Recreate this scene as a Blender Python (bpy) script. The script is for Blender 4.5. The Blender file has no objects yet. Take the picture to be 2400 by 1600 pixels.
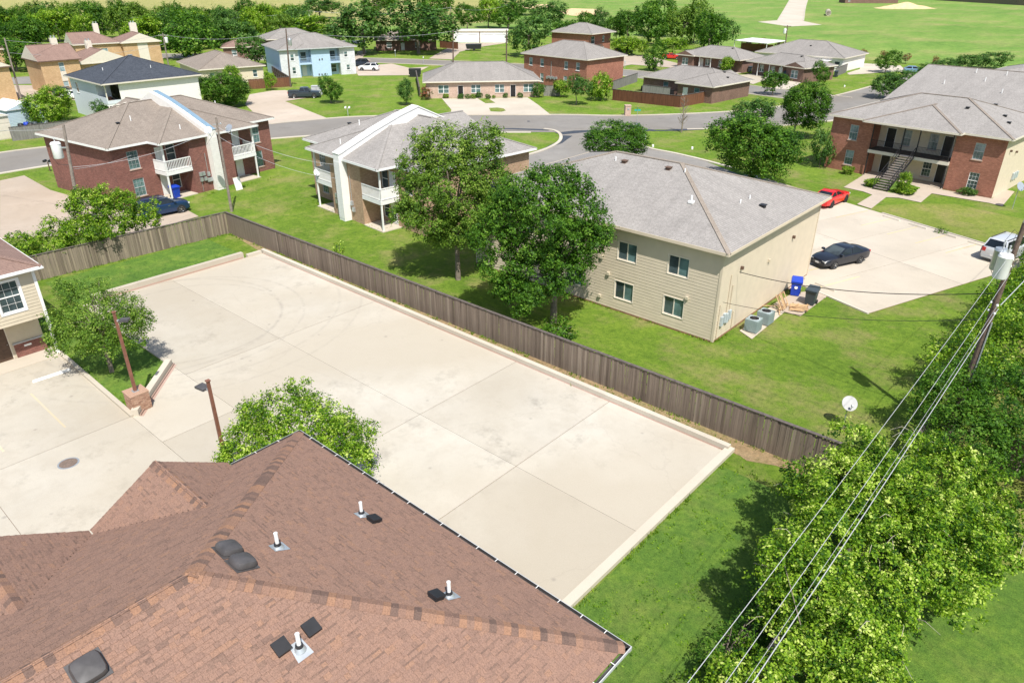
import bpy, math, random
import numpy as np
from mathutils import Vector, Matrix

# ---------------------------------------------------------------- camera, sky, sun, exposure
scene = bpy.context.scene
col = scene.collection
rad = math.radians

# the photograph: 2400 x 1600, focal length 1700 px, camera 21 m up, pitched down 27.26 degrees.
FPX, PITCH, CAMH, YAW = 1700.0, rad(27.255), 21.0, rad(41.6)
CAM = Vector((53.37, -28.62, CAMH))          # world: x along the long kerb of the car park, y away from it
cam_d = bpy.data.cameras.new('camera')
cam_d.sensor_width = 36.0
cam_d.lens = 36.0 * FPX / 2400.0
cam_d.clip_end = 6000
cam = bpy.data.objects.new('camera', cam_d)
col.objects.link(cam)
cam.location = CAM
cam.rotation_euler = (rad(90) - PITCH, 0, YAW)
scene.camera = cam

SUN_AZ, SUN_EL = rad(-32), rad(57)            # where the sun stands
sun_dir = Vector((math.cos(SUN_AZ) * math.cos(SUN_EL), math.sin(SUN_AZ) * math.cos(SUN_EL), math.sin(SUN_EL)))
world = bpy.data.worlds.new('World')
scene.world = world
world.use_nodes = True
wn = world.node_tree
sky = wn.nodes.new('ShaderNodeTexSky')
sky.sky_type = 'NISHITA'
sky.sun_disc = False
sky.sun_elevation = SUN_EL
sky.sun_rotation = math.atan2(sun_dir.x, sun_dir.y)
sky.dust_density = 1.5
wn.links.new(sky.outputs[0], wn.nodes['Background'].inputs[0])
wn.nodes['Background'].inputs[1].default_value = 0.115
sun_d = bpy.data.lights.new('sun', 'SUN')
sun_d.energy = 4.6
sun_d.angle = rad(0.53)
sun_d.color = (1.0, 0.965, 0.905)
sun = bpy.data.objects.new('sun', sun_d)
col.objects.link(sun)
sun.rotation_euler = sun_dir.to_track_quat('Z', 'Y').to_euler()
sun.location = (60, -60, 90)
scene.view_settings.view_transform = 'Standard'
scene.view_settings.look = 'None'
scene.view_settings.exposure = 0.45
scene.view_settings.gamma = 1.0
scene.view_settings.use_curve_mapping = False
scene.cycles.max_bounces = 6
scene.cycles.transparent_max_bounces = 6

# ---------------------------------------------------------------- photo pixel -> place on a level plane
_c, _s = math.cos(PITCH), math.sin(PITCH)
_cy, _sy = math.cos(YAW), math.sin(YAW)
def ray(px, py):
    u, v = (px - 1200) / FPX, (py - 800) / FPX
    x, y, z = u, _c - v * _s, -_s - v * _c
    return Vector((_cy * x - _sy * y, _sy * x + _cy * y, z))
def W(px, py, z=0.0):
    d = ray(px, py)
    t = (z - CAMH) / d.z
    return Vector((CAM.x + d.x * t, CAM.y + d.y * t, z))
def Wplane(px, py, p0, n):
    d = ray(px, py)
    t = (Vector(p0) - CAM).dot(n) / d.dot(n)
    return CAM + d * t

# ---------------------------------------------------------------- mesh helpers
class MB:
    """collects faces; build() links them as one mesh object"""
    def __init__(s):
        s.v, s.f, s.m = [], [], []
    def face(s, pts, m=0):
        n = len(s.v)
        s.v += [tuple(p) for p in pts]
        s.f.append(tuple(range(n, n + len(pts)))); s.m.append(m)
    def mesh(s, verts, faces, m=0):
        n = len(s.v)
        s.v += [tuple(p) for p in verts]
        for f in faces:
            s.f.append(tuple(i + n for i in f)); s.m.append(m)
    def box(s, x0, y0, z0, x1, y1, z1, m=0):
        v = [(x0, y0, z0), (x1, y0, z0), (x1, y1, z0), (x0, y1, z0), (x0, y0, z1), (x1, y0, z1), (x1, y1, z1), (x0, y1, z1)]
        s.mesh(v, [(3, 2, 1, 0), (4, 5, 6, 7), (0, 1, 5, 4), (1, 2, 6, 5), (2, 3, 7, 6), (3, 0, 4, 7)], m)
    def mbox(s, mat4, x0, y0, z0, x1, y1, z1, m=0):
        t = MB(); t.box(x0, y0, z0, x1, y1, z1)
        s.mesh([mat4 @ Vector(p) for p in t.v], t.f, m)
    def bar(s, p0, p1, w, h, m=0, up=(0, 0, 1)):
        p0, p1 = Vector(p0), Vector(p1)
        d = (p1 - p0).normalized()
        a = d.cross(Vector(up))
        if a.length < 1e-4: a = d.cross(Vector((1, 0, 0)))
        a.normalize(); b = a.cross(d)
        v = []
        for p in (p0, p1):
            for i, j in ((-1, -1), (1, -1), (1, 1), (-1, 1)):
                v.append(p + a * (i * w / 2) + b * (j * h / 2))
        s.mesh(v, [(0, 1, 2, 3), (7, 6, 5, 4), (1, 0, 4, 5), (2, 1, 5, 6), (3, 2, 6, 7), (0, 3, 7, 4)], m)
    def path(s, pts, r, n=6, m=0, cap=True):
        pts = [Vector(p) for p in pts]
        rs = r if isinstance(r, (list, tuple)) else [r] * len(pts)
        rings = []
        prev = None
        for i, p in enumerate(pts):
            d = (pts[min(i + 1, len(pts) - 1)] - pts[max(i - 1, 0)]).normalized()
            a = prev - d * prev.dot(d) if prev is not None else d.orthogonal()
            if a.length < 1e-5: a = d.orthogonal()
            a.normalize(); prev = a
            b = d.cross(a)
            rings.append([p + (a * math.cos(t) + b * math.sin(t)) * rs[i] for t in [2 * math.pi * k / n for k in range(n)]])
        v = [q for rg in rings for q in rg]
        f = []
        for i in range(len(pts) - 1):
            for k in range(n):
                f.append((i * n + k, i * n + (k + 1) % n, (i + 1) * n + (k + 1) % n, (i + 1) * n + k))
        if cap:
            f.append(tuple(reversed(range(n)))); f.append(tuple((len(pts) - 1) * n + k for k in range(n)))
        s.mesh(v, f, m)
    def lathe(s, prof, n=16, c=(0, 0, 0), m=0, mat4=None):
        v, f = [], []
        for (r, z) in prof:
            for k in range(n):
                a = 2 * math.pi * k / n
                p = Vector((r * math.cos(a), r * math.sin(a), z))
                p = (mat4 @ p) if mat4 else p
                v.append(p + Vector(c))
        L = len(prof)
        for i in range(L - 1):
            for k in range(n):
                f.append((i * n + k, i * n + (k + 1) % n, (i + 1) * n + (k + 1) % n, (i + 1) * n + k))
        if prof[0][0] > 1e-4: f.append(tuple(reversed(range(n))))
        if prof[-1][0] > 1e-4: f.append(tuple((L - 1) * n + k for k in range(n)))
        s.mesh(v, f, m)
    def prism(s, poly, z0, z1, m=0):
        n = len(poly)
        ar = sum(poly[i][0] * poly[(i + 1) % n][1] - poly[(i + 1) % n][0] * poly[i][1] for i in range(n))
        if ar < 0: poly = poly[::-1]
        v = [(p[0], p[1], z0) for p in poly] + [(p[0], p[1], z1) for p in poly]
        f = [tuple(reversed(range(n))), tuple(range(n, 2 * n))]
        for i in range(n):
            j = (i + 1) % n
            f.append((i, j, n + j, n + i))
        s.mesh(v, f, m)
    def data(s, name):
        me = bpy.data.meshes.new(name)
        me.from_pydata(s.v, [], s.f)
        uv = me.uv_layers.new(name='UVMap')
        co = np.array(s.v, dtype=np.float64)
        out = np.zeros((len(me.loops), 2))
        li = 0
        Z = np.array((0., 0., 1.))
        for f in s.f:
            P = co[list(f)]
            n = np.zeros(3)
            for i in range(len(f)):
                a, b = P[i], P[(i + 1) % len(f)]
                n += (a[1] * b[2] - a[2] * b[1], a[2] * b[0] - a[0] * b[2], a[0] * b[1] - a[1] * b[0])
            L = math.sqrt(n @ n) or 1.0
            n = n / L
            if abs(n[2]) > 0.995:
                out[li:li + len(f), 0] = P[:, 0]; out[li:li + len(f), 1] = P[:, 1]
            else:
                t = np.array((-n[1], n[0], 0.)); t /= math.sqrt(t @ t)
                w = np.array((n[1] * t[2] - n[2] * t[1], n[2] * t[0] - n[0] * t[2], n[0] * t[1] - n[1] * t[0]))
                out[li:li + len(f), 0] = P @ t; out[li:li + len(f), 1] = P @ w
            li += len(f)
        uv.data.foreach_set('uv', out.astype(np.float32).ravel())
        if any(s.m): me.polygons.foreach_set('material_index', s.m)
        return me
    def build(s, name, mats, parent=None, world=False, smooth=False, sharp=35):
        me = s.data(name)
        for mt in (mats if isinstance(mats, (list, tuple)) else [mats]): me.materials.append(mt)
        if smooth:
            me.shade_smooth()
            me.set_sharp_from_angle(angle=rad(sharp))
        return link(name, me, parent, world)
def link(name, me, parent=None, world=False):
    o = bpy.data.objects.new(name, me)
    col.objects.link(o)
    if parent is not None:
        o.parent = parent
        if world and parent.type == 'EMPTY': o.location = -parent.location
    return o
def tag(o, label=None, cat=None, group=None, kind=None):
    if label: o['label'] = label
    if cat: o['category'] = cat
    if group: o['group'] = group
    if kind: o['kind'] = kind
    return o
def thing(name, label, cat, loc=(0, 0, 0), rz=0.0, group=None):
    o = bpy.data.objects.new(name, None)
    col.objects.link(o)
    o.empty_display_size = 0.2
    o.location = loc; o.rotation_euler = (0, 0, rz)
    return tag(o, label, cat, group)
def copy_tree(o, parent=None):
    c = o.copy(); col.objects.link(c); c.parent = parent
    for ch in list(o.children): copy_tree(ch, c)
    return c
def fast_quads(name, co, mat, rnd=None, parent=None):
    """co: (n,4,3) array, one quad each; rnd: one number per quad kept as a face attribute"""
    n = len(co)
    me = bpy.data.meshes.new(name)
    me.vertices.add(n * 4); me.vertices.foreach_set('co', co.astype(np.float32).ravel())
    me.loops.add(n * 4); me.loops.foreach_set('vertex_index', np.arange(n * 4, dtype=np.int32))
    me.polygons.add(n)
    me.polygons.foreach_set('loop_start', np.arange(0, n * 4, 4, dtype=np.int32))
    if rnd is not None:
        at = me.attributes.new('rnd', 'FLOAT', 'FACE'); at.data.foreach_set('value', rnd.astype(np.float32))
    me.update()
    me.materials.append(mat)
    return me

# ---------------------------------------------------------------- material helpers
def new_mat(name):
    m = bpy.data.materials.new(name); m.use_nodes = True
    nt = m.node_tree
    return m, nt, nt.nodes['Principled BSDF']
def node(nt, typ, ins=None, **props):
    n = nt.nodes.new(typ)
    for k, v in props.items(): setattr(n, k, v)
    for k, v in (ins or {}).items():
        if isinstance(v, bpy.types.NodeSocket): nt.links.new(v, n.inputs[k])
        else: n.inputs[k].default_value = v
    return n
def c4(c): return (c[0], c[1], c[2], 1.0)
def ramp(nt, fac, stops, interp='LINEAR'):
    r = nt.nodes.new('ShaderNodeValToRGB')
    r.color_ramp.interpolation = interp
    e = r.color_ramp.elements
    while len(e) < len(stops): e.new(0.5)
    for i, (p, c) in enumerate(stops):
        e[i].position = p; e[i].color = c4(c) if len(c) == 3 else c
    nt.links.new(fac, r.inputs[0])
    return r.outputs[0]
def mixc(nt, fac, a, b, mode='MIX'):
    n = nt.nodes.new('ShaderNodeMix'); n.data_type = 'RGBA'; n.blend_type = mode
    for k, v in ((0, fac), (6, a), (7, b)):
        if isinstance(v, bpy.types.NodeSocket): nt.links.new(v, n.inputs[k])
        elif k == 0: n.inputs[0].default_value = v
        else: n.inputs[k].default_value = c4(v)
    return n.outputs[2]
def pos(nt): return nt.nodes.new('ShaderNodeNewGeometry').outputs['Position']
def uvn(nt): return nt.nodes.new('ShaderNodeTexCoord').outputs['UV']
def noise(nt, vec, scale, detail=4, rough=0.55, out=0):
    return node(nt, 'ShaderNodeTexNoise', {'Vector': vec, 'Scale': scale, 'Detail': detail, 'Roughness': rough}).outputs[out]
def bump(nt, b, h, strength=0.3, dist=0.02):
    n = node(nt, 'ShaderNodeBump', {'Height': h, 'Strength': strength, 'Distance': dist})
    nt.links.new(n.outputs[0], b.inputs['Normal'])
def plain(name, c, rough=0.6, metal=0.0, var=0.12, scale=3.0, spec=0.4, coat=0.0, bmp=0.0):
    m, nt, b = new_mat(name)
    b.inputs['Roughness'].default_value = rough
    b.inputs['Metallic'].default_value = metal
    b.inputs['Specular IOR Level'].default_value = spec
    b.inputs['Coat Weight'].default_value = coat
    if var > 0:
        co = nt.nodes.new('ShaderNodeTexCoord').outputs['Object']
        nz = noise(nt, co, scale, 5)
        lo = tuple(x * (1 - var) for x in c); hi = tuple(min(1, x * (1 + var)) for x in c)
        nt.links.new(ramp(nt, nz, [(0.3, lo), (0.7, hi)]), b.inputs['Base Color'])
        if bmp: bump(nt, b, noise(nt, co, scale * 8, 3), bmp, 0.01)
    else: b.inputs['Base Color'].default_value = c4(c)
    return m
def brick(name, c1, c2, mortar, bw=0.205, bh=0.076, stain=0.25):
    m, nt, b = new_mat(name)
    t = node(nt, 'ShaderNodeTexBrick', {'Vector': uvn(nt), 'Color1': c4(c1), 'Color2': c4(c2), 'Mortar': c4(mortar), 'Scale': 1.0,
             'Mortar Size': 0.007, 'Mortar Smooth': 0.2, 'Bias': 0.0, 'Brick Width': bw, 'Row Height': bh})
    n1 = noise(nt, pos(nt), 0.9, 6, 0.65)
    mp2 = node(nt, 'ShaderNodeMapping', {'Vector': uvn(nt), 'Scale': (2.6, 7.0, 1)})
    n2 = noise(nt, mp2.outputs[0], 1.0, 4, 0.75)
    c = mixc(nt, 0.6, t.outputs[0], ramp(nt, n2, [(0.32, tuple(x * 0.6 for x in c1)), (0.5, c1), (0.62, c2)]))
    c = mixc(nt, stain, c, ramp(nt, n1, [(0.3, tuple(x * 0.55 for x in c1)), (0.7, tuple(min(1, x * 1.2) for x in c2))]))
    nt.links.new(c, b.inputs['Base Color'])
    b.inputs['Roughness'].default_value = 0.85
    b.inputs['Specular IOR Level'].default_value = 0.25
    bump(nt, b, t.outputs[1], -0.5, 0.01)
    return m
def shingle(name, cols, tab=0.3, row=0.14, streak=0.35):
    m, nt, b = new_mat(name)
    u = uvn(nt)
    t = node(nt, 'ShaderNodeTexBrick', {'Vector': u, 'Color1': (0, 0, 0, 1), 'Color2': (1, 1, 1, 1), 'Mortar': (0.0, 0.0, 0.0, 1), 'Scale': 1.0,
             'Mortar Size': 0.012, 'Mortar Smooth': 0.3, 'Bias': 0.0, 'Brick Width': tab, 'Row Height': row}, offset=0.37, squash=1.3, squash_frequency=3)
    n1 = noise(nt, pos(nt), 0.45, 5, 0.6)
    n2 = noise(nt, u, 5.5, 3, 0.7)
    st = node(nt, 'ShaderNodeMapping', {'Vector': u, 'Scale': (1.3, 0.12, 1)})
    n3 = noise(nt, st.outputs[0], 1.0, 4, 0.6)
    mx = node(nt, 'ShaderNodeMath', {0: t.outputs[0], 1: 0.45}, operation='MULTIPLY')
    ad = node(nt, 'ShaderNodeMath', {0: mx.outputs[0], 1: n2}, operation='ADD')
    c = ramp(nt, ad.outputs[0], [(0.28, cols[0]), (0.6, cols[1]), (0.95, cols[2])])
    c = mixc(nt, streak, c, ramp(nt, n1, [(0.3, tuple(x * 0.75 for x in cols[1])), (0.7, tuple(min(1, x * 1.25) for x in cols[1]))]))
    c = mixc(nt, streak * 0.8, c, ramp(nt, n3, [(0.35, tuple(x * 0.62 for x in cols[1])), (0.6, cols[1])]))
    c = mixc(nt, ramp(nt, t.outputs[1], [(0, (0, 0, 0)), (1, (0.45, 0.45, 0.45))]), c, tuple(x * 0.45 for x in cols[0]))
    nt.links.new(c, b.inputs['Base Color'])
    b.inputs['Roughness'].default_value = 0.9
    b.inputs['Specular IOR Level'].default_value = 0.2
    bump(nt, b, ad.outputs[0], 0.5, 0.012)
    return m
def leafmat(name, stops, trans=0.3):
    m, nt, b = new_mat(name)
    a = node(nt, 'ShaderNodeAttribute', attribute_name='rnd').outputs['Fac']
    c = ramp(nt, a, stops)
    nt.links.new(c, b.inputs['Base Color'])
    b.inputs['Roughness'].default_value = 0.55
    b.inputs['Specular IOR Level'].default_value = 0.22
    tr = nt.nodes.new('ShaderNodeBsdfTranslucent')
    nt.links.new(mixc(nt, 0.6, c, (0.5, 0.9, 0.12), 'MULTIPLY'), tr.inputs[0])
    hs = node(nt, 'ShaderNodeHueSaturation', {'Color': c, 'Value': 1.5, 'Saturation': 1.1})
    nt.links.new(hs.outputs[0], tr.inputs[0])
    mx = nt.nodes.new('ShaderNodeMixShader'); mx.inputs[0].default_value = trans
    nt.links.new(b.outputs[0], mx.inputs[1]); nt.links.new(tr.outputs[0], mx.inputs[2])
    nt.links.new(mx.outputs[0], nt.nodes['Material Output'].inputs[0])
    return m
def glassmat(name, c, rough=0.08):
    m, nt, b = new_mat(name)
    nz = noise(nt, pos(nt), 1.1, 2)
    nt.links.new(ramp(nt, nz, [(0.35, tuple(x * 0.6 for x in c)), (0.65, tuple(x * 1.25 for x in c))]), b.inputs['Base Color'])
    b.inputs['Roughness'].default_value = rough
    b.inputs['Specular IOR Level'].default_value = 0.6
    return m
def objvar(name, stops, rough=0.85, streak=None, attr=False, bmp=0.25):
    """colour picked per object (or per face attribute), with grain along the piece"""
    m, nt, b = new_mat(name)
    if attr: f = node(nt, 'ShaderNodeAttribute', attribute_name='rnd').outputs['Fac']
    else: f = nt.nodes.new('ShaderNodeObjectInfo').outputs['Random']
    c = ramp(nt, f, stops)
    p = pos(nt)
    mp = node(nt, 'ShaderNodeMapping', {'Vector': p, 'Scale': streak or (14, 14, 14)})
    nz = noise(nt, mp.outputs[0], 1.0, 4, 0.65)
    c = mixc(nt, 0.75, c, ramp(nt, nz, [(0.25, (0.35, 0.35, 0.35)), (0.55, (0.95, 0.95, 0.95)), (0.8, (1.25, 1.2, 1.1))]), 'MULTIPLY')
    nt.links.new(c, b.inputs['Base Color'])
    b.inputs['Roughness'].default_value = rough
    b.inputs['Specular IOR Level'].default_value = 0.25
    bump(nt, b, nz, bmp, 0.01)
    return m

# ---------------------------------------------------------------- materials
def grassmat(name, lo, mid, hi, dry, dryamt=0.5, s=1.0):
    m, nt, b = new_mat(name)
    p = pos(nt)
    nbig = noise(nt, p, 0.11 * s, 5, 0.6)
    nmid = noise(nt, p, 0.9 * s, 6, 0.7)
    nfin = noise(nt, p, 14 * s, 4, 0.75)
    nf2 = noise(nt, p, 55 * s, 2, 0.6)
    a = node(nt, 'ShaderNodeMath', {0: nmid, 1: 0.55}, operation='MULTIPLY')
    a2 = node(nt, 'ShaderNodeMath', {0: nbig, 1: 0.45, 2: a.outputs[0]}, operation='MULTIPLY_ADD')
    c = ramp(nt, a2.outputs[0], [(0.33, lo), (0.5, mid), (0.66, hi)])
    d1 = noise(nt, p, 0.23 * s, 7, 0.72)
    c = mixc(nt, ramp(nt, d1, [(0.48, (0, 0, 0)), (0.7, (dryamt,) * 3)]), c, dry)
    n3m = noise(nt, p, 3.2 * s, 5, 0.7)
    c = mixc(nt, 0.75, c, ramp(nt, n3m, [(0.3, (0.55, 0.62, 0.55)), (0.5, (1.0, 1.0, 1.0)), (0.7, (1.3, 1.22, 1.15))]), 'MULTIPLY')
    c = mixc(nt, 0.8, c, ramp(nt, nfin, [(0.25, (0.42, 0.45, 0.4)), (0.5, (0.95, 0.95, 0.95)), (0.75, (1.45, 1.4, 1.3))]), 'MULTIPLY')
    nt.links.new(c, b.inputs['Base Color'])
    b.inputs['Roughness'].default_value = 0.9
    b.inputs['Specular IOR Level'].default_value = 0.15
    ad = node(nt, 'ShaderNodeMath', {0: nfin, 1: nf2}, operation='ADD')
    bump(nt, b, ad.outputs[0], 0.9, 0.05)
    return m
MT = {}
MT['grass'] = grassmat('grass', (0.088, 0.162, 0.018), (0.138, 0.228, 0.024), (0.21, 0.298, 0.038), (0.3, 0.255, 0.11), 0.85)
MT['lawn'] = grassmat('lawn', (0.08, 0.165, 0.03), (0.12, 0.225, 0.035), (0.205, 0.32, 0.045), (0.27, 0.28, 0.08), 0.4, 1.4)
MT['drylawn'] = grassmat('drylawn', (0.14, 0.19, 0.035), (0.2, 0.25, 0.045), (0.26, 0.29, 0.065), (0.35, 0.28, 0.13), 0.75)
MT['field'] = grassmat('field', (0.1, 0.205, 0.035), (0.155, 0.265, 0.05), (0.23, 0.31, 0.075), (0.34, 0.3, 0.13), 0.75, 0.16)
MT['drygrass'] = grassmat('drygrass', (0.24, 0.26, 0.08), (0.32, 0.31, 0.11), (0.38, 0.35, 0.14), (0.42, 0.35, 0.18), 0.6, 0.2)
MT['mulch'] = grassmat('mulch', (0.27, 0.18, 0.095), (0.4, 0.285, 0.16), (0.5, 0.37, 0.22), (0.17, 0.22, 0.045), 0.8, 2.0)

def concretemat(name, base, stain=(0.5, 0.45, 0.36), amt=0.5):
    m, nt, b = new_mat(name)
    p = pos(nt)
    n1 = noise(nt, p, 0.16, 6, 0.62); n2 = noise(nt, p, 0.8, 7, 0.7); n3 = noise(nt, p, 25, 3, 0.6); n4 = noise(nt, p, 0.33, 8, 0.75); n5 = noise(nt, p, 0.07, 3, 0.5)
    c = ramp(nt, n1, [(0.3, tuple(x * 0.88 for x in base)), (0.65, tuple(min(1, x * 1.06) for x in base))])
    c = mixc(nt, ramp(nt, n2, [(0.45, (0, 0, 0)), (0.75, (amt * 0.55,) * 3)]), c, stain)
    c = mixc(nt, ramp(nt, n4, [(0.56, (0, 0, 0)), (0.68, (amt * 0.7,) * 3)]), c, tuple(x * 0.62 for x in base))
    c = mixc(nt, ramp(nt, n5, [(0.4, (0, 0, 0)), (0.62, (min(1, amt * 0.75),) * 3)]), c, tuple(x * k for x, k in zip(base, (0.84, 0.8, 0.74))))
    # a colour shift per slab
    oi = nt.nodes.new('ShaderNodeObjectInfo').outputs['Random']
    c = mixc(nt, 1.0, c, ramp(nt, oi, [(0, (0.9, 0.885, 0.865)), (1, (1.07, 1.07, 1.07))]), 'MULTIPLY')
    c = mixc(nt, 0.5, c, ramp(nt, n3, [(0.3, (0.85, 0.85, 0.85)), (0.7, (1.08, 1.08, 1.08))]), 'MULTIPLY')
    nt.links.new(c, b.inputs['Base Color'])
    b.inputs['Roughness'].default_value = 0.85
    b.inputs['Specular IOR Level'].default_value = 0.3
    bump(nt, b, n3, 0.15, 0.01)
    return m
MT['concrete'] = concretemat('concrete', (0.5, 0.445, 0.365))
MT['concrete2'] = concretemat('concrete_old', (0.47, 0.395, 0.32), (0.36, 0.29, 0.225), 0.7)
MT['kerb'] = concretemat('kerb_concrete', (0.53, 0.485, 0.405), (0.4, 0.35, 0.28), 0.6)
MT['redpaint'] = concretemat('faded_red_paint', (0.5, 0.36, 0.31), (0.54, 0.48, 0.4), 1.3)
MT['asphalt'] = concretemat('asphalt', (0.25, 0.235, 0.215), (0.18, 0.17, 0.16), 0.8)
MT['sealer'] = plain('road_sealer', (0.05, 0.055, 0.065), 0.5)
MT['yellow'] = concretemat('faded_yellow_paint', (0.62, 0.52, 0.27), (0.6, 0.52, 0.42), 1.2)
MT['whitepaint'] = plain('white_paint', (0.74, 0.73, 0.7), 0.6, var=0.06)
MT['soil'] = plain('sand', (0.62, 0.45, 0.25), 0.95, var=0.2, scale=0.6)
MT['dirt'] = plain('dirt', (0.24, 0.13, 0.075), 0.95, var=0.3, scale=1.2)

MT['sh_tan'] = shingle('shingle_warm_grey', [(0.2, 0.185, 0.17), (0.295, 0.275, 0.255), (0.375, 0.35, 0.325)])
MT['sh_grey'] = shingle('shingle_grey', [(0.18, 0.165, 0.15), (0.265, 0.245, 0.225), (0.34, 0.315, 0.29)])
MT['sh_brown'] = shingle('shingle_grey_brown', [(0.165, 0.135, 0.11), (0.25, 0.21, 0.175), (0.32, 0.275, 0.23)])
MT['sh_dark'] = shingle('shingle_slate_blue', [(0.03, 0.036, 0.045), (0.055, 0.063, 0.078), (0.1, 0.11, 0.13)])
MT['sh_red'] = shingle('shingle_red_brown', [(0.17, 0.105, 0.085), (0.25, 0.165, 0.135), (0.3, 0.2, 0.16)])
SH_STOPS = [(0.0, (0.190, 0.122, 0.094)), (0.02, (0.196, 0.124, 0.096)), (0.04, (0.230, 0.145, 0.109)), (0.12, (0.243, 0.150, 0.113)), (0.24, (0.269, 0.165, 0.124)), (0.6, (0.277, 0.170, 0.126)), (0.82, (0.287, 0.173, 0.126)), (0.93, (0.304, 0.179, 0.122)), (1.0, (0.310, 0.182, 0.124))]
MT['tab_obj'] = objvar('brown_shingle', SH_STOPS, 0.9, (30, 30, 30), bmp=0.3)
MT['tab_att'] = objvar('brown_shingle_field', SH_STOPS, 0.9, (30, 30, 30), attr=True, bmp=0.3)
MT['cap_obj'] = objvar('brown_ridge_shingle', [(0, (0.14, 0.093, 0.075)), (0.25, (0.18, 0.115, 0.09)), (0.45, (0.25, 0.15, 0.11)), (0.75, (0.32, 0.178, 0.11)), (1, (0.25, 0.155, 0.115))], 0.9, (30, 30, 30))
MT['felt'] = plain('roof_felt', (0.1, 0.065, 0.05), 0.95)

MT['br_red'] = brick('red_brick', (0.155, 0.062, 0.05), (0.3, 0.128, 0.1), (0.38, 0.3, 0.26))
MT['br_orange'] = brick('orange_red_brick', (0.26, 0.1, 0.066), (0.45, 0.195, 0.13), (0.45, 0.34, 0.27))
MT['br_tan'] = brick('tan_brick', (0.34, 0.215, 0.135), (0.5, 0.35, 0.235), (0.5, 0.42, 0.33))
MT['br_pink'] = brick('pale_pink_brick', (0.46, 0.31, 0.24), (0.6, 0.45, 0.36), (0.6, 0.53, 0.45))
MT['br_gold'] = brick('golden_brick', (0.47, 0.29, 0.14), (0.62, 0.43, 0.25), (0.55, 0.45, 0.33))
MT['br_white'] = brick('white_painted_brick', (0.55, 0.56, 0.57), (0.72, 0.73, 0.73), (0.45, 0.46, 0.47), 0.41, 0.15)
MT['br_dark'] = brick('dark_brown_brick', (0.15, 0.085, 0.065), (0.26, 0.155, 0.12), (0.35, 0.29, 0.25))
MT['pillar_brick'] = objvar('pillar_brick', [(0, (0.29, 0.165, 0.11)), (0.5, (0.42, 0.255, 0.175)), (1, (0.5, 0.33, 0.235))], 0.85, (30, 30, 30))
MT['mortar'] = plain('mortar', (0.42, 0.36, 0.29), 0.9)

MT['siding'] = plain('cream_siding_paint', (0.6, 0.51, 0.385), 0.6, var=0.05, scale=1.5)
MT['siding_l'] = plain('beige_siding_paint', (0.55, 0.48, 0.36), 0.6, var=0.05)
MT['stucco_c'] = plain('cream_stucco', (0.62, 0.53, 0.4), 0.85, var=0.06, bmp=0.2)
MT['stucco_w'] = plain('white_stucco', (0.76, 0.73, 0.68), 0.8, var=0.05)
MT['white'] = plain('white_trim', (0.78, 0.775, 0.75), 0.55, var=0.04)
MT['offwhite'] = plain('cream_trim', (0.66, 0.6, 0.5), 0.6, var=0.05)
MT['bluewall'] = plain('light_blue_panel', (0.42, 0.56, 0.7), 0.6, var=0.05)
MT['bluegrey'] = plain('blue_grey_cap', (0.22, 0.33, 0.42), 0.5, 0.2, var=0.1)
MT['greytrim'] = plain('grey_trim', (0.45, 0.46, 0.46), 0.6, var=0.08)
MT['browntrim'] = plain('brown_trim', (0.13, 0.08, 0.055), 0.7, var=0.15)
MT['black'] = plain('black_metal', (0.02, 0.02, 0.022), 0.5, var=0.2)
MT['blackplastic'] = plain('black_plastic', (0.025, 0.026, 0.03), 0.45, var=0.2)
MT['darkvent'] = plain('dark_vent', (0.075, 0.07, 0.07), 0.55, var=0.25)
MT['galv'] = plain('galvanised', (0.5, 0.53, 0.55), 0.4, 0.6, var=0.12)
MT['dishgrey'] = plain('dish_paint', (0.36, 0.36, 0.35), 0.5, var=0.08)
MT['grey'] = plain('grey_paint', (0.42, 0.47, 0.48), 0.5, var=0.08)
MT['acgrey'] = plain('ac_cabinet_grey', (0.25, 0.31, 0.31), 0.5, var=0.08)
MT['pvc'] = plain('pvc_white', (0.82, 0.82, 0.8), 0.4, var=0.03)
MT['doorbrown'] = plain('brown_door', (0.1, 0.06, 0.04), 0.5, var=0.15)
MT['doorblack'] = plain('black_door', (0.018, 0.017, 0.018), 0.45, var=0.1)
MT['doorwhite'] = plain('white_door', (0.72, 0.72, 0.7), 0.5, var=0.04)
MT['deck'] = plain('dark_deck', (0.09, 0.07, 0.06), 0.8, var=0.2)
MT['rust'] = plain('rust_brown_post', (0.2, 0.085, 0.055), 0.6, var=0.2, scale=4)
MT['glass'] = glassmat('window_glass', (0.06, 0.085, 0.09))
MT['glass_blind'] = glassmat('window_with_blind', (0.24, 0.31, 0.32), 0.15)
MT['glass_teal'] = glassmat('window_teal', (0.1, 0.17, 0.17), 0.12)
MT['fencewood'] = objvar('weathered_picket', [(0, (0.17, 0.135, 0.1)), (0.35, (0.24, 0.195, 0.145)), (0.7, (0.28, 0.23, 0.17)), (1, (0.34, 0.275, 0.2))], 0.9, (24, 24, 0.5))
MT['fencedark'] = objvar('dark_weathered_picket', [(0, (0.14, 0.108, 0.083)), (0.15, (0.185, 0.145, 0.112)), (0.5, (0.21, 0.165, 0.128)), (0.85, (0.24, 0.19, 0.148)), (1, (0.3, 0.245, 0.19))], 0.9, (26, 26, 0.5))
MT['fencebrown'] = objvar('stained_picket', [(0, (0.13, 0.055, 0.03)), (1, (0.2, 0.09, 0.05))], 0.85, (7, 7, 0.5))
MT['fencegrey'] = objvar('grey_picket', [(0, (0.17, 0.16, 0.15)), (1, (0.27, 0.26, 0.24))], 0.9, (7, 7, 0.5))
MT['railwood'] = plain('weathered_rail', (0.115, 0.095, 0.085), 0.9, var=0.35, scale=5)
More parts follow.
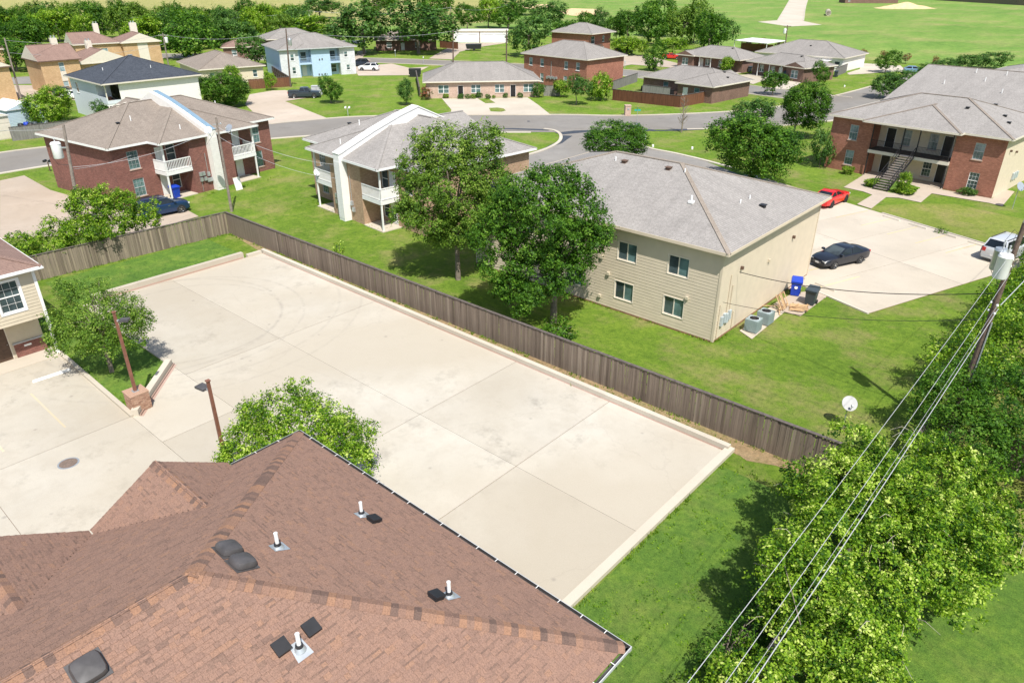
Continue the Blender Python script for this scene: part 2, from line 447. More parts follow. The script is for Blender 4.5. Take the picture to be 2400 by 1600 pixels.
MT['pole'] = plain('utility_pole_wood', (0.13, 0.09, 0.07), 0.9, var=0.35, scale=6)
MT['polegrey'] = plain('grey_pole_wood', (0.24, 0.2, 0.17), 0.9, var=0.3, scale=6)
MT['bark'] = plain('bark', (0.2, 0.165, 0.13), 0.95, var=0.35, scale=7, bmp=0.6)
MT['twig'] = plain('dead_twig', (0.22, 0.18, 0.14), 0.95, var=0.2)
MT['rawwood'] = plain('broken_timber', (0.52, 0.35, 0.19), 0.8, var=0.25, scale=6)
MT['paletwig'] = plain('pale_dead_twig', (0.45, 0.4, 0.32), 0.9, var=0.2)
MT['wire'] = plain('wire', (0.55, 0.55, 0.56), 0.45, 0.3, var=0.0)
MT['wireblack'] = plain('black_cable', (0.03, 0.03, 0.03), 0.6, var=0.0)
MT['binblue'] = plain('blue_bin_plastic', (0.012, 0.05, 0.42), 0.45, var=0.1)
MT['bingrey'] = plain('charcoal_bin_plastic', (0.045, 0.06, 0.07), 0.5, var=0.1)
MT['tyre'] = plain('tyre', (0.02, 0.02, 0.02), 0.8, var=0.1)
MT['rim'] = plain('alloy_rim', (0.5, 0.51, 0.53), 0.3, 0.8, var=0.05)
MT['rimdark'] = plain('dark_rim', (0.05, 0.05, 0.05), 0.35, 0.5, var=0.05)
MT['windscreen'] = glassmat('windscreen_glass', (0.06, 0.075, 0.08), 0.04)
MT['hipcap'] = shingle('hip_shingle_brown', [(0.2, 0.165, 0.135), (0.29, 0.245, 0.2), (0.35, 0.3, 0.25)])
MT['carglass'] = glassmat('car_glass', (0.012, 0.016, 0.02), 0.04)
MT['headlamp'] = plain('headlamp', (0.75, 0.76, 0.74), 0.12, 0.1, var=0)
MT['taillamp'] = plain('tail_lamp', (0.45, 0.02, 0.02), 0.2, var=0)
MT['chrome'] = plain('chrome', (0.6, 0.62, 0.64), 0.2, 0.9, var=0)
def paint(name, c, metal=0.25):
    return plain(name, c, 0.28, metal, var=0.0, spec=0.5, coat=0.6)

GREEN_A = [(0, (0.016, 0.06, 0.005)), (0.4, (0.05, 0.132, 0.009)), (0.75, (0.102, 0.22, 0.016)), (1, (0.21, 0.34, 0.05))]
GREEN_B = [(0, (0.034, 0.085, 0.009)), (0.4, (0.095, 0.185, 0.018)), (0.75, (0.17, 0.275, 0.03)), (1, (0.3, 0.39, 0.08))]
GREEN_C = [(0, (0.016, 0.06, 0.005)), (0.28, (0.075, 0.175, 0.008)), (0.52, (0.17, 0.3, 0.014)), (0.76, (0.3, 0.44, 0.035)), (1, (0.58, 0.66, 0.18))]
GREEN_D = [(0, (0.022, 0.066, 0.01)), (0.4, (0.052, 0.13, 0.018)), (0.75, (0.1, 0.2, 0.03)), (1, (0.18, 0.28, 0.07))]
MT['leaf_a'] = leafmat('leaf_mid_green', GREEN_A)
MT['leaf_b'] = leafmat('leaf_olive', GREEN_B)
MT['leaf_c'] = leafmat('leaf_bright', GREEN_C, 0.35)
MT['leaf_d'] = leafmat('leaf_dark', GREEN_D, 0.2)
MT['leaf_red'] = leafmat('leaf_red_flower', [(0, (0.06, 0.08, 0.02)), (0.45, (0.1, 0.12, 0.03)), (0.55, (0.32, 0.09, 0.05)), (1, (0.42, 0.14, 0.1))], 0.2)
# ================================================================ THE SETTING
def PX(pts, z=0.0): return [tuple(W(x, y, 0))[:2] for x, y in pts]
def sheet(name, poly, z, mat, parent=None, thick=0.0):
    mb = MB()
    n = len(poly)
    ar = sum(poly[i][0] * poly[(i + 1) % n][1] - poly[(i + 1) % n][0] * poly[i][1] for i in range(n))
    if ar < 0: poly = poly[::-1]
    if thick: mb.prism(poly, z - thick, z)
    else: mb.face([(p[0], p[1], z) for p in poly])
    o = mb.build(name, mat, parent)
    if parent is None: tag(o, kind='structure')
    return o
def offset(path, d):
    out = []
    for i, p in enumerate(path):
        a = Vector(path[max(i - 1, 0)][:2]); b = Vector(path[min(i + 1, len(path) - 1)][:2])
        t = (b - a).normalized()
        out.append((p[0] - t.y * d, p[1] + t.x * d))
    return out
def smooth_path(path, n=6):
    P = [Vector((p[0], p[1])) for p in path]
    out = []
    for i in range(len(P) - 1):
        p0, p1, p2, p3 = P[max(i - 1, 0)], P[i], P[i + 1], P[min(i + 2, len(P) - 1)]
        for k in range(n):
            t = k / n
            q = 0.5 * ((2 * p1) + (p2 - p0) * t + (2 * p0 - 5 * p1 + 4 * p2 - p3) * t * t + (3 * p1 - p0 - 3 * p2 + p3) * t ** 3)
            out.append((q.x, q.y))
    out.append((P[-1].x, P[-1].y))
    return out
def strip(mb, path, d0, d1, z0, z1):
    """a kerb: ribbon between offsets d0 and d1 of the path, from z0 up to z1"""
    A, B = offset(path, d0), offset(path, d1)
    n = len(path)
    for i in range(n - 1):
        a0, a1, b0, b1 = A[i], A[i + 1], B[i], B[i + 1]
        mb.face([(*a0, z1), (*a1, z1), (*b1, z1), (*b0, z1)])
        mb.face([(*a0, z0), (*a1, z0), (*a1, z1), (*a0, z1)])
        mb.face([(*b1, z0), (*b0, z0), (*b0, z1), (*b1, z1)])
    for i in (0, n - 1):
        mb.face([(*A[i], z0), (*B[i], z0), (*B[i], z1), (*A[i], z1)])
def kerb(name, path, w, h, mat='kerb', d=0.0, parent=None):
    mb = MB(); strip(mb, path, d - w / 2, d + w / 2, -0.02, h)
    o = mb.build(name, MT[mat], parent)
    if parent is None: tag(o, kind='structure')
    return o

# ground: one sheet to the horizon
mb = MB(); mb.face([(-2500, -400, 0), (400, -400, 0), (2500, 2500, 0), (-2500, 3500, 0)])
tag(mb.build('ground', MT['grass']), kind='structure')
sheet('field', [(-1600, 60), (-175, 95), (-135, 175), (-70, 190), (-30, 178), (10, 180), (34, 185), (600, 170), (1800, 2400), (-1900, 2600)], 0.010, MT['field'])
sheet('dry_field', [(-1500, 60), (-230, 100), (-205, 160), (-180, 215), (-330, 420), (-1500, 1400)], 0.016, MT['drygrass'])
sheet('sand_patch', PX([(1300, 28), (1340, 20), (1400, 22), (1425, 33), (1395, 40), (1340, 37)]), 0.02, MT['soil'])
sheet('bare_patch', PX([(1180, 14), (1290, 10), (1310, 18), (1190, 24)]), 0.02, MT['soil'])
sheet('lawn', [(42.3, -45), (56, -45), (56, 1.0), (47.3, -1.2), (42.3, -1.2)], 0.008, MT['lawn'])
sheet('verge_lawn', [(-6.3, -14.2), (0.1, -14.2), (0.1, -1.2), (-6.3, -1.2)], 0.008, MT['lawn'])
sheet('dry_lawn', [(33.0, 46.6), (36.5, 51.2), (39.5, 53.6), (48.5, 52), (49.5, 41.2)], 0.008, MT['drylawn'])
sheet('thicket_lawn', [(50.2, -30), (75, -30), (75, 30), (50.2, 30)], 0.006, MT['drylawn'])
sheet('mulch_strip', [(-0.4, 0.15), (42.6, 0.15), (43.0, 0.0), (44.2, 0.55), (46.9, 0.85), (46.9, 1.34), (20, 1.06), (-6.0, 0.86)], 0.014, MT['mulch'])

# ---- car park of concrete slabs, joints recessed
def mixv(nt, p):
    w = node(nt, 'ShaderNodeTexNoise', {'Vector': p, 'Scale': 1.2, 'Detail': 4})
    a = node(nt, 'ShaderNodeVectorMath', {0: w.outputs['Color'], 1: (0.9, 0.9, 0.9)}, operation='MULTIPLY')
    return node(nt, 'ShaderNodeVectorMath', {0: p, 1: a.outputs[0]}, operation='ADD').outputs[0]
def arcmat():
    m = concretemat('car_park_concrete', (0.5, 0.465, 0.397), (0.39, 0.35, 0.285), 1.1)
    nt = m.node_tree; b = nt.nodes['Principled BSDF']
    src = b.inputs['Base Color'].links[0].from_socket
    p = pos(nt)
    nz = noise(nt, p, 1.6, 6, 0.7)
    c = src
    for (cx, cy, r, w, k) in ((8.0, -10.4, 6.2, 0.15, 0.24), (8.0, -10.4, 7.7, 0.15, 0.23), (7.2, -11.3, 7.4, 0.18, 0.21), (6.6, -9.6, 10.3, 0.16, 0.18), (6.6, -9.6, 11.8, 0.16, 0.17), (22.5, -22, 12, 0.14, 0.07), (22.5, -22, 13.5, 0.12, 0.07)):
        d = node(nt, 'ShaderNodeVectorMath', {0: p, 1: (cx, cy, 0.03)}, operation='DISTANCE')
        e = node(nt, 'ShaderNodeMath', {0: d.outputs['Value'], 1: r}, operation='SUBTRACT')
        e = node(nt, 'ShaderNodeMath', {0: e.outputs[0]}, operation='ABSOLUTE')
        e = node(nt, 'ShaderNodeMath', {0: e.outputs[0], 1: w}, operation='DIVIDE')
        f = ramp(nt, e.outputs[0], [(0.0, (k, k, k)), (1.0, (0, 0, 0))])
        f2 = mixc(nt, 1.0, f, ramp(nt, nz, [(0.36, (0, 0, 0)), (0.55, (1, 1, 1))]), 'MULTIPLY')
        c = mixc(nt, f2, c, (0.22, 0.2, 0.18))
    vo = node(nt, 'ShaderNodeTexVoronoi', {'Vector': p, 'Scale': 0.55, 'Randomness': 1.0}, feature='F1')
    c = mixc(nt, ramp(nt, vo.outputs['Distance'], [(0.03, (0.45, 0.45, 0.45)), (0.075, (0, 0, 0))]), c, (0.2, 0.18, 0.16))
    cr = node(nt, 'ShaderNodeTexVoronoi', {'Vector': mixv(nt, p), 'Scale': 0.09}, feature='DISTANCE_TO_EDGE')
    c = mixc(nt, ramp(nt, cr.outputs['Distance'], [(0.0, (0.14, 0.14, 0.14)), (0.0035, (0, 0, 0))]), c, (0.25, 0.22, 0.19))
    nt.links.new(c, b.inputs['Base Color'])
    return m
MT['lot'] = arcmat()
lot = sheet('car_park', [(0.2, 0.05), (42.0, 0.05), (42.0, -50), (5.2, -50), (5.2, -17.6), (17.2, -17.8), (13.2, -13.6), (0.2, -13.6)], 0.004, MT['dirt'])
G = 0.018
def slab(poly, z=0.045, mat='lot', parent=lot):
    cx = sum(p[0] for p in poly) / len(poly); cy = sum(p[1] for p in poly) / len(poly)
    q = [(p[0] + (G if p[0] < cx else -G), p[1] + (G * 0.5 if p[1] < cy else -G * 0.5)) for p in poly]
    mb = MB(); mb.prism(q, 0.008, z)
    return mb.build('slab', MT[mat], parent)
xs = [0.25, 15.0, 28.3, 35.05, 41.85]
for i in range(4):
    for y0, y1 in ((-7.7, 0.0), (-13.9, -7.7)):
        if i == 0 and y0 < -10: slab([(0.25, -7.7), (15, -7.7), (15, -13.9), (0.25, -13.9)])
        else: slab([(xs[i], y0), (xs[i + 1], y0), (xs[i + 1], y1), (xs[i], y1)])
slab([(13.3, -13.9), (20.6, -13.9), (20.6, -17.9), (17.2, -17.9)])
for x0, x1 in ((20.6, 28.3), (28.3, 35.05), (35.05, 41.85)): slab([(x0, -17.9), (x1, -17.9), (x1, -13.9), (x0, -13.9)])
for x0, x1 in ((17.1, 24.6), (24.6, 32.0)):
    for y0, y1 in ((-24.87, -17.9), (-32, -24.87), (-42, -32)): slab([(x0, y0), (x1, y0), (x1, y1), (x0, y1)])
for x0, x1 in ((5.3, 17.1),):
    for y0, y1 in ((-24.87, -17.75), (-34, -24.87), (-45, -34)): slab([(x0, y0), (x1, y0), (x1, y1), (x0, y1)])
# kerbs of the car park
long_kerb = kerb('car_park_kerb', [(0.2, 0.16), (42.0, 0.16)], 0.3, 0.34)
mb = MB(); mb.box(0.5, -0.012, 0.046, 41.8, 0.004, 0.1); mb.box(1.0, -0.05, 0.046, 41.7, -0.012, 0.05); mb.build('red_kerb_line', MT['redpaint'], long_kerb)
ek = kerb('east_kerb', [(42.02, 0.3), (42.02, -17.4)], 0.4, 0.2)
mb = MB(); mb.box(41.75, -17.0, 0.046, 41.79, -0.4, 0.05); mb.build('red_kerb_line', MT['redpaint'], ek)
wk = kerb('retaining_kerb', [(0.1, -1.6), (0.1, -13.2)], 0.38, 0.5)
mb = MB(); mb.box(0.293, -12.8, 0.046, 0.31, -1.7, 0.16); mb.build('red_kerb_line', MT['redpaint'], wk)
kerb('short_kerb', [(0.35, -0.1), (0.35, -1.35)], 0.3, 0.3)
# planted island with the lamp pillar
isl = [(8.3, -13.95), (13.0, -13.95), (16.9, -17.7), (6.5, -17.55), (-0.2, -17.55), (-0.2, -13.95)]
sheet('island_lawn', isl, 0.06, MT['lawn'], thick=0.05)
kerb('island_kerb', [(6.6, -17.72), (17.2, -17.86)], 0.24, 0.17)
ik = kerb('island_kerb_east', [(13.15, -13.95), (17.25, -17.75)], 0.36, 0.42)
mb = MB(); strip(mb, [(13.33, -13.75), (17.45, -17.57)], -0.02, 0.02, 0.045, 0.16); strip(mb, [(13.4, -13.7), (17.5, -17.5)], -0.08, 0.06, 0.045, 0.052); mb.build('red_kerb_line', MT['redpaint'], ik)
kerb('island_kerb_north', [(0.2, -13.95), (13.1, -13.95)], 0.2, 0.14)
# bed beside the brown-roofed building
sheet('planting_bed', [(27.6, -18.2), (32.3, -18.2), (32.3, -13.6), (27.6, -13.6)], 0.075, MT['lawn'], thick=0.05)
# manhole cover
mh = thing('manhole_cover', 'round rusty iron manhole cover set in the pale concrete', 'manhole cover', (*W(161, 1087)[:2], 0.046))
mb = MB(); mb.lathe([(0.47, 0.0), (0.47, 0.008), (0.40, 0.01)], 32); mb.build('ring', MT['galv'], mh)
mb = MB(); mb.lathe([(0.395, 0.0), (0.395, 0.012), (0.0, 0.013)], 32)
for r in (0.1, 0.2, 0.3):
    for k in range(int(r * 60)):
        a = 2 * math.pi * k / int(r * 60); mb.box(r * math.cos(a) - 0.02, r * math.sin(a) - 0.02, 0.012, r * math.cos(a) + 0.02, r * math.sin(a) + 0.02, 0.02)
mb.build('lid', plain('rusty_iron', (0.2, 0.15, 0.12), 0.8, 0.2, var=0.3, scale=12), mh)

# ---- streets
near_e = smooth_path([(-42, -60), (-44.5, -25), (-45.6, -6), (-44.6, 4), (-39, 25.7), (-30, 39), (-18.1, 50), (-10.3, 57), (-4.3, 64.4), (5.2, 74.9), (12, 86), (16, 100), (17.5, 130), (18, 176)])
far_e = smooth_path([(-54, -60), (-56.5, -25), (-57, -3), (-54.8, 8), (-47, 35.2), (-40.5, 47), (-22.1, 64.6), (-11.5, 73), (-1, 87.5), (4, 103), (6.5, 130), (7, 176)])
road = sheet('street', near_e + far_e[::-1], 0.02, MT['asphalt'])
side = PX([(1285, 303), (1312, 316), (1311, 334), (1220, 368), (1130, 405), (1150, 440), (1330, 480), (1760, 480), (1810, 440), (1644, 375), (1519, 347), (1476, 326), (1482, 304)])
sheet('side_street', side, 0.026, MT['asphalt'])
back_c = smooth_path([(-190, 42), (-112, 90), (-86, 103), (-60, 112), (-42, 117), (-22, 114), (-8, 111.5), (8, 110)])
sheet('back_street', offset(back_c, 4.6) + offset(back_c, -4.6)[::-1], 0.024, MT['asphalt'])
sheet('far_left_street', PX([(0, 183), (110, 178), (200, 172), (200, 186), (110, 196), (0, 199)]), 0.024, MT['asphalt'])
kerb('street_kerb', far_e, 0.5, 0.1, d=0.25)
ci = [i for i, p in enumerate(near_e) if not (-14 < p[0] < -1)]
a_ = [near_e[i] for i in ci if near_e[i][0] <= -14]; b_ = [near_e[i] for i in ci if near_e[i][0] >= -1]
kerb('street_kerb_near', a_, 0.5, 0.1, d=-0.25)
kerb('street_kerb_corner', b_, 0.5, 0.1, d=-0.25)
kerb('corner_kerb', smooth_path(PX([(1275, 303), (1300, 307), (1314, 318), (1309, 334), (1275, 352), (1218, 369)])), 0.45, 0.12)
kerb('side_kerb', smooth_path(PX([(1480, 308), (1486, 326), (1519, 347), (1580, 360), (1644, 375), (1720, 395)])), 0.45, 0.12)
kerb('back_kerb', offset(back_c, 4.8), 0.4, 0.1); kerb('back_kerb_near', offset(back_c, -4.8), 0.4, 0.1)
for i, q in enumerate(([(1300, 312), (1345, 307), (1395, 305), (1390, 309), (1350, 313), (1318, 316)], [(1498, 305), (1520, 303), (1540, 306), (1600, 303), (1660, 304), (1600, 307), (1510, 308)],
                       [(1145, 302), (1200, 301), (1290, 304), (1285, 307), (1200, 304)], [(1318, 318), (1342, 319), (1330, 327), (1318, 336), (1290, 346), (1262, 356), (1286, 342), (1310, 331)],
                       [(1236, 284), (1241, 284), (1242, 286), (1236, 286)], [(1488, 290), (1500, 288), (1502, 300), (1492, 303)])):
    sheet('tar_seal', PX(q), 0.032, MT['sealer'], road)

# ---- drives and paths
def drive(name, px, mat='concrete2', z=0.04): return sheet(name, PX(px), z, MT[mat])
drive('driveway', [(575, 246), (585, 222), (640, 213), (668, 212), (748, 226), (668, 238), (742, 268), (765, 277), (635, 292), (598, 268)])
d9 = drive('duplex_driveway', [(1036, 232), (1236, 229), (1262, 247), (1292, 271), (1055, 271), (1058, 258)], 'concrete')
sheet('drive_grass', PX([(1119, 231.5), (1145, 231.5), (1161, 242), (1138, 243)]), 0.05, MT['grass'], d9)
sheet('drive_grass', PX([(1146, 254), (1165, 253), (1180, 255), (1186, 260), (1175, 263), (1150, 262)]), 0.05, MT['grass'], d9)
drive('rear_driveway', [(828, 157), (918, 150), (960, 160), (1005, 157), (965, 177), (840, 178)])
drive('garage_drive', [(1075, 102), (1190, 101), (1130, 110), (1078, 122), (1060, 140), (1005, 138), (1040, 118)])
drive('lane', [(826, 140), (840, 120), (860, 122), (850, 135), (870, 142), (828, 150)])
drive('cul_de_sac', [(1438, 130), (1515, 131), (1600, 152), (1690, 162), (1690, 173), (1560, 158), (1480, 152), (1440, 160)])
drive('east_drive', [(1728, 176), (1805, 176), (1800, 186), (1765, 198), (1742, 192)], 'concrete')
drive('porch_drive', [(1840, 186), (1885, 191), (1850, 210), (1815, 208)], 'concrete')
drive('pale_drive', [(2020, 149), (2110, 154), (2125, 168), (2065, 171), (1990, 176), (1985, 172), (2015, 163)], 'concrete')
drive('brick_duplex_drive', [(0, 424), (57, 412), (118, 446), (200, 470), (330, 485), (430, 488), (466, 508), (330, 545), (0, 560)], 'concrete2')
drive('brown_parking', [(20, 200), (115, 201), (130, 207), (205, 214), (212, 238), (120, 232), (60, 240), (0, 246)], 'concrete2')
# second car park, turned like the brick apartments
A2 = rad(-19.5)
L2o, L2u, L2v = Vector((32.2, 46.45)), Vector((math.cos(A2), math.sin(A2))), Vector((math.sin(A2), -math.cos(A2)))
def L2(u, v): q = L2o + L2u * u + L2v * v; return (q.x, q.y)
lot2 = sheet('rear_car_park', [L2(-14, -0.1), L2(17.5, -0.1), L2(17.5, 20.7), L2(-14, 20.7)], 0.028, MT['dirt'])
for i in range(6):
    for v0, v1 in ((0, 10.2), (10.2, 20.6)):
        u0 = -14 + i * 5.25
        mb = MB(); mb.prism([L2(u0 + G, v0 + G), L2(u0 + 5.25 - G, v0 + G), L2(u0 + 5.25 - G, v1 - G), L2(u0 + G, v1 - G)], 0.02, 0.06)
        mb.build('slab', MT['concrete2'] if False else MT['concrete'], lot2)
for row in (0, 1):
    for k in range(7):
        u = -3.6 + k * 2.72
        if row == 1 and k < 2: continue
        mb = MB(); v0, v1 = ((0.5, 5.0) if row == 0 else (15.6, 20.1))
        mb.face([(*L2(u, v1), 0.066), (*L2(u + 0.1, v1), 0.066), (*L2(u + 0.1, v0), 0.066), (*L2(u, v0), 0.066)])
        mb.build('parking_line', MT['yellow'], lot2)
kerb('rear_lot_kerb', [L2(3.0, -0.12), L2(17.5, -0.12)], 0.2, 0.1)
kerb('rear_lot_kerb_near', [L2(4.9, 20.75), L2(17.5, 20.75)], 0.2, 0.1)
def wheelstop(p, ang, label, group, L=1.8, mat='kerb', z=0.06):
    t = thing('wheel_stop', label, 'wheel stop', (p[0], p[1], z), ang, group)
    mb = MB()
    mb.mesh([(-L / 2, -0.09, 0), (L / 2, -0.09, 0), (L / 2, 0.09, 0), (-L / 2, 0.09, 0), (-L / 2 + 0.05, -0.05, 0.12), (L / 2 - 0.05, -0.05, 0.12), (L / 2 - 0.05, 0.05, 0.12), (-L / 2 + 0.05, 0.05, 0.12)],
            [(4, 5, 6, 7), (0, 1, 5, 4), (1, 2, 6, 5), (2, 3, 7, 6), (3, 0, 4, 7)])
    mb.build('body', MT[mat], t)
    mb = MB(); mb.lathe([(0.02, 0), (0.02, 0.125)], 8, (-L / 2 + 0.3, 0, 0)); mb.build('pin', MT['galv'], t)
    mb = MB(); mb.lathe([(0.02, 0), (0.02, 0.125)], 8, (L / 2 - 0.3, 0, 0)); mb.build('pin', MT['galv'], t)
    return t
for k, u in enumerate((4.6, 7.3, 10.1, 12.9, 15.4)):
    wheelstop(L2(u, 0.75), A2, 'worn concrete wheel stop below the dry lawn, ' + ('first', 'second', 'third', 'fourth', 'fifth')[k] + ' from the apartment path', 'wheel stops facing the brick apartments')
for k, u in enumerate((4.2, 7.0, 9.8, 12.5)):
    wheelstop(L2(u + 0.5, 19.7), A2, 'wheel stop near the tan building, ' + ('first', 'second', 'third', 'fourth')[k] + ' from the black sedan', 'wheel stops on the tan building side', mat='kerb')
wheelstop((9.4, -19.1), rad(88), 'white painted wheel stop lying before the beige house entrance', None, 2.0, 'whitepaint', 0.046)
MT['ghost'] = concretemat('worn_off_paint', (0.56, 0.49, 0.35), (0.53, 0.48, 0.4), 1.4)
for y in (-20.6, -23.4):
    mb = MB(); mb.box(10.6, y - 0.05, 0.046, 15.6, y + 0.05, 0.05); mb.build('parking_line', MT['ghost'], lot)
# paths at the brick apartments
def cz(pts): return [(1880 + x / 4.4808, 230 + y / 4.48) for x, y in pts]
pth = drive('apartment_path', cz([(575, 1118), (735, 1020), (640, 985), (435, 940), (645, 810), (830, 838), (870, 870), (1100, 895), (1300, 925), (1440, 960), (1995, 1060), (2110, 960), (2230, 985), (2100, 1140), (1960, 1105), (1360, 1005), (1245, 1100), (1010, 1050), (880, 1045), (725, 1165)]), 'concrete2', 0.05)
sheet('flower_bed', PX(cz([(640, 925), (730, 845), (850, 845), (1090, 900), (1240, 945), (1130, 1022), (930, 1000), (780, 965)])), 0.06, MT['lawn'], pth)
drive('ac_pad', [(1733, 776), (1762, 796), (1838, 733), (1810, 716)], 'concrete', 0.05)
drive('bin_pad', [(1812, 714), (1838, 732), (1876, 742), (1932, 700), (1893, 684), (1858, 688)], 'concrete2', 0.054)
drive('bin_path', [(1888, 686), (1934, 700), (1976, 640), (1938, 628)], 'concrete2', 0.058)
sheet('tan_path', [(34.4, 27.4), (36.4, 26.4), (36.5, 21.5), (35.9, 21.5)], 0.036, MT['concrete2'])
# far concrete road stub, sand heap, pipe
drive('far_concrete_road', [(1852, 0), (1893, 0), (1884, 40), (1882, 50), (1926, 59), (1850, 63), (1776, 52), (1824, 48), (1838, 25)], 'concrete', 0.05)
kerb('far_road_kerb', PX([(1851, 0), (1837, 25), (1823, 48)]), 0.5, 0.2)
kerb('far_road_kerb_east', PX([(1893, 0), (1887, 20), (1883, 50)]), 0.5, 0.2)
hp = thing('sand_heap', 'heap of pale orange sand lying in the green field', 'sand heap', W(2120, 20))
rg = random.Random(3)
mb = MB(); nx, ny = 26, 12
for i in range(nx + 1):
    for j in range(ny + 1):
        x, y = (i / nx - 0.5) * 34, (j / ny - 0.5) * 20
        z = 3.4 * math.exp(-((x - 1) / 6.5) ** 2 - (y / 5) ** 2) + 1.5 * math.exp(-((x + 9) / 6) ** 2 - (y / 4.5) ** 2) + 1.2 * math.exp(-((x - 11) / 4) ** 2 - (y / 4) ** 2) + rg.uniform(-0.12, 0.12) - 0.15
        q = Matrix.Rotation(YAW, 3, 'Z') @ Vector((x, y, 0)); mb.v.append((q.x, q.y, z))
for i in range(nx):
    for j in range(ny):
        a = i * (ny + 1) + j; mb.f.append((a, a + ny + 1, a + ny + 2, a + 1)); mb.m.append(0)
mb.build('pile', MT['soil'], hp, smooth=True, sharp=60)
pp = thing('concrete_pipe', 'grey concrete drain pipe lying on the field grass', 'pipe', W(1940, 36), YAW + rad(70))
mb = MB(); n = 20
R = Matrix.Rotation(rad(90), 4, 'Y')
mb.lathe([(1.0, -7), (1.25, -7), (1.25, 7), (1.0, 7), (1.0, -7)], n, (0, 0, 1.25), mat4=R); mb.build('shell', MT['kerb'], pp, smooth=True)
# ================================================================ BUILDINGS
FACES = {'f': 0, 'r': 1, 'b': 2, 'l': 3}
def fmap(blk, face):
    """(a along face, out of face, z) -> house coordinates"""
    x0, y0, x1, y1 = blk[:4]
    if face == 'f': return lambda a, o, z: (x0 + a, y0 - o, z)
    if face == 'r': return lambda a, o, z: (x1 + o, y0 + a, z)
    if face == 'b': return lambda a, o, z: (x1 - a, y1 + o, z)
    return lambda a, o, z: (x0 - o, y1 - a, z)
def fwidth(blk, face): return (blk[2] - blk[0]) if face in 'fb' else (blk[3] - blk[1])
def abox(mb, fm, a0, o0, z0, a1, o1, z1, m=0):
    v = [fm(a, o, z) for z in (z0, z1) for a, o in ((a0, o1), (a1, o1), (a1, o0), (a0, o0))]
    mb.mesh(v, [(3, 2, 1, 0), (4, 5, 6, 7), (0, 1, 5, 4), (1, 2, 6, 5), (2, 3, 7, 6), (3, 0, 4, 7)], m)
DEP = 0.11
def wall_face(mb, blk, face, z0, z1, ops, m=0):
    fm = fmap(blk, face); w = fwidth(blk, face)
    A = sorted({0.0, w, *[o[0] for o in ops], *[o[1] for o in ops]})
    Z = sorted({z0, z1, *[o[2] for o in ops], *[o[3] for o in ops]})
    for i in range(len(A) - 1):
        for j in range(len(Z) - 1):
            am, zm = (A[i] + A[i + 1]) / 2, (Z[j] + Z[j + 1]) / 2
            if any(o[0] < am < o[1] and o[2] < zm < o[3] for o in ops): continue
            mb.face([fm(A[i], 0, Z[j]), fm(A[i + 1], 0, Z[j]), fm(A[i + 1], 0, Z[j + 1]), fm(A[i], 0, Z[j + 1])], m)
    for a0, a1, b0, b1 in ops:
        for p, q in (((a0, b0), (a0, b1)), ((a0, b1), (a1, b1)), ((a1, b1), (a1, b0)), ((a1, b0), (a0, b0))):
            mb.face([fm(p[0], 0, p[1]), fm(q[0], 0, q[1]), fm(q[0], -DEP, q[1]), fm(p[0], -DEP, p[1])], m)
def window(root, blk, face, a0, z0, w, h, style='sash', frame='white', panes=('glass_blind', 'glass'), sill=True, trim=0.0, sillmat=None):
    fm = fmap(blk, face)
    mb = MB(); t = 0.045
    o0, o1 = -0.10, -0.03
    if trim:
        abox(mb, fm, a0 - trim, 0.0, z0 - trim, a0, 0.035, z0 + h + trim); abox(mb, fm, a0 + w, 0.0, z0 - trim, a0 + w + trim, 0.035, z0 + h + trim)
        abox(mb, fm, a0, 0.0, z0 + h, a0 + w, 0.036, z0 + h + trim); abox(mb, fm, a0, 0.0, z0 - trim, a0 + w, 0.036, z0)
    abox(mb, fm, a0, o0, z0, a0 + t, o1, z0 + h); abox(mb, fm, a0 + w - t, o0, z0, a0 + w, o1, z0 + h)
    abox(mb, fm, a0 + t, o0, z0, a0 + w - t, o1, z0 + t); abox(mb, fm, a0 + t, o0, z0 + h - t, a0 + w - t, o1, z0 + h)
    if style == 'slider': abox(mb, fm, a0 + w / 2 - 0.03, o0, z0 + t, a0 + w / 2 + 0.03, o1 - 0.005, z0 + h - t)
    else: abox(mb, fm, a0 + t, o0, z0 + h / 2 - 0.03, a0 + w - t, o1 - 0.005, z0 + h / 2 + 0.03)
    if style == 'twin': abox(mb, fm, a0 + w / 2 - 0.06, o0, z0 + t, a0 + w / 2 + 0.06, o1 + 0.002, z0 + h - t)
    if style == 'grid':
        for k in (1, 2): abox(mb, fm, a0 + w * k / 3 - 0.006, o0 + 0.03, z0 + t, a0 + w * k / 3 + 0.006, o1 - 0.02, z0 + h - t)
        for k in (1, 3): abox(mb, fm, a0 + t, o0 + 0.03, z0 + h * k / 4 - 0.006, a0 + w - t, o1 - 0.022, z0 + h * k / 4 + 0.006)
    win = mb.build('window', MT[frame], root)
    if style == 'slider':
        cells = [(a0 + t, a0 + w / 2, z0 + t, z0 + h - t, panes[0]), (a0 + w / 2, a0 + w - t, z0 + t, z0 + h - t, panes[1])]
    else:
        cells = [(a0 + t, a0 + w - t, z0 + h / 2, z0 + h - t, panes[0]), (a0 + t, a0 + w - t, z0 + t, z0 + h / 2, panes[1])]
    for c0, c1, d0, d1, pm in cells:
        g = MB(); g.face([fm(c0, -0.075, d0), fm(c1, -0.075, d0), fm(c1, -0.075, d1), fm(c0, -0.075, d1)]); g.build('pane', MT[pm], win)
    if sill:
        g = MB(); abox(g, fm, a0 - 0.08, -0.02, z0 - 0.09, a0 + w + 0.08, 0.06, z0 - 0.002); g.build('sill', MT[sillmat or frame], win)
    return win
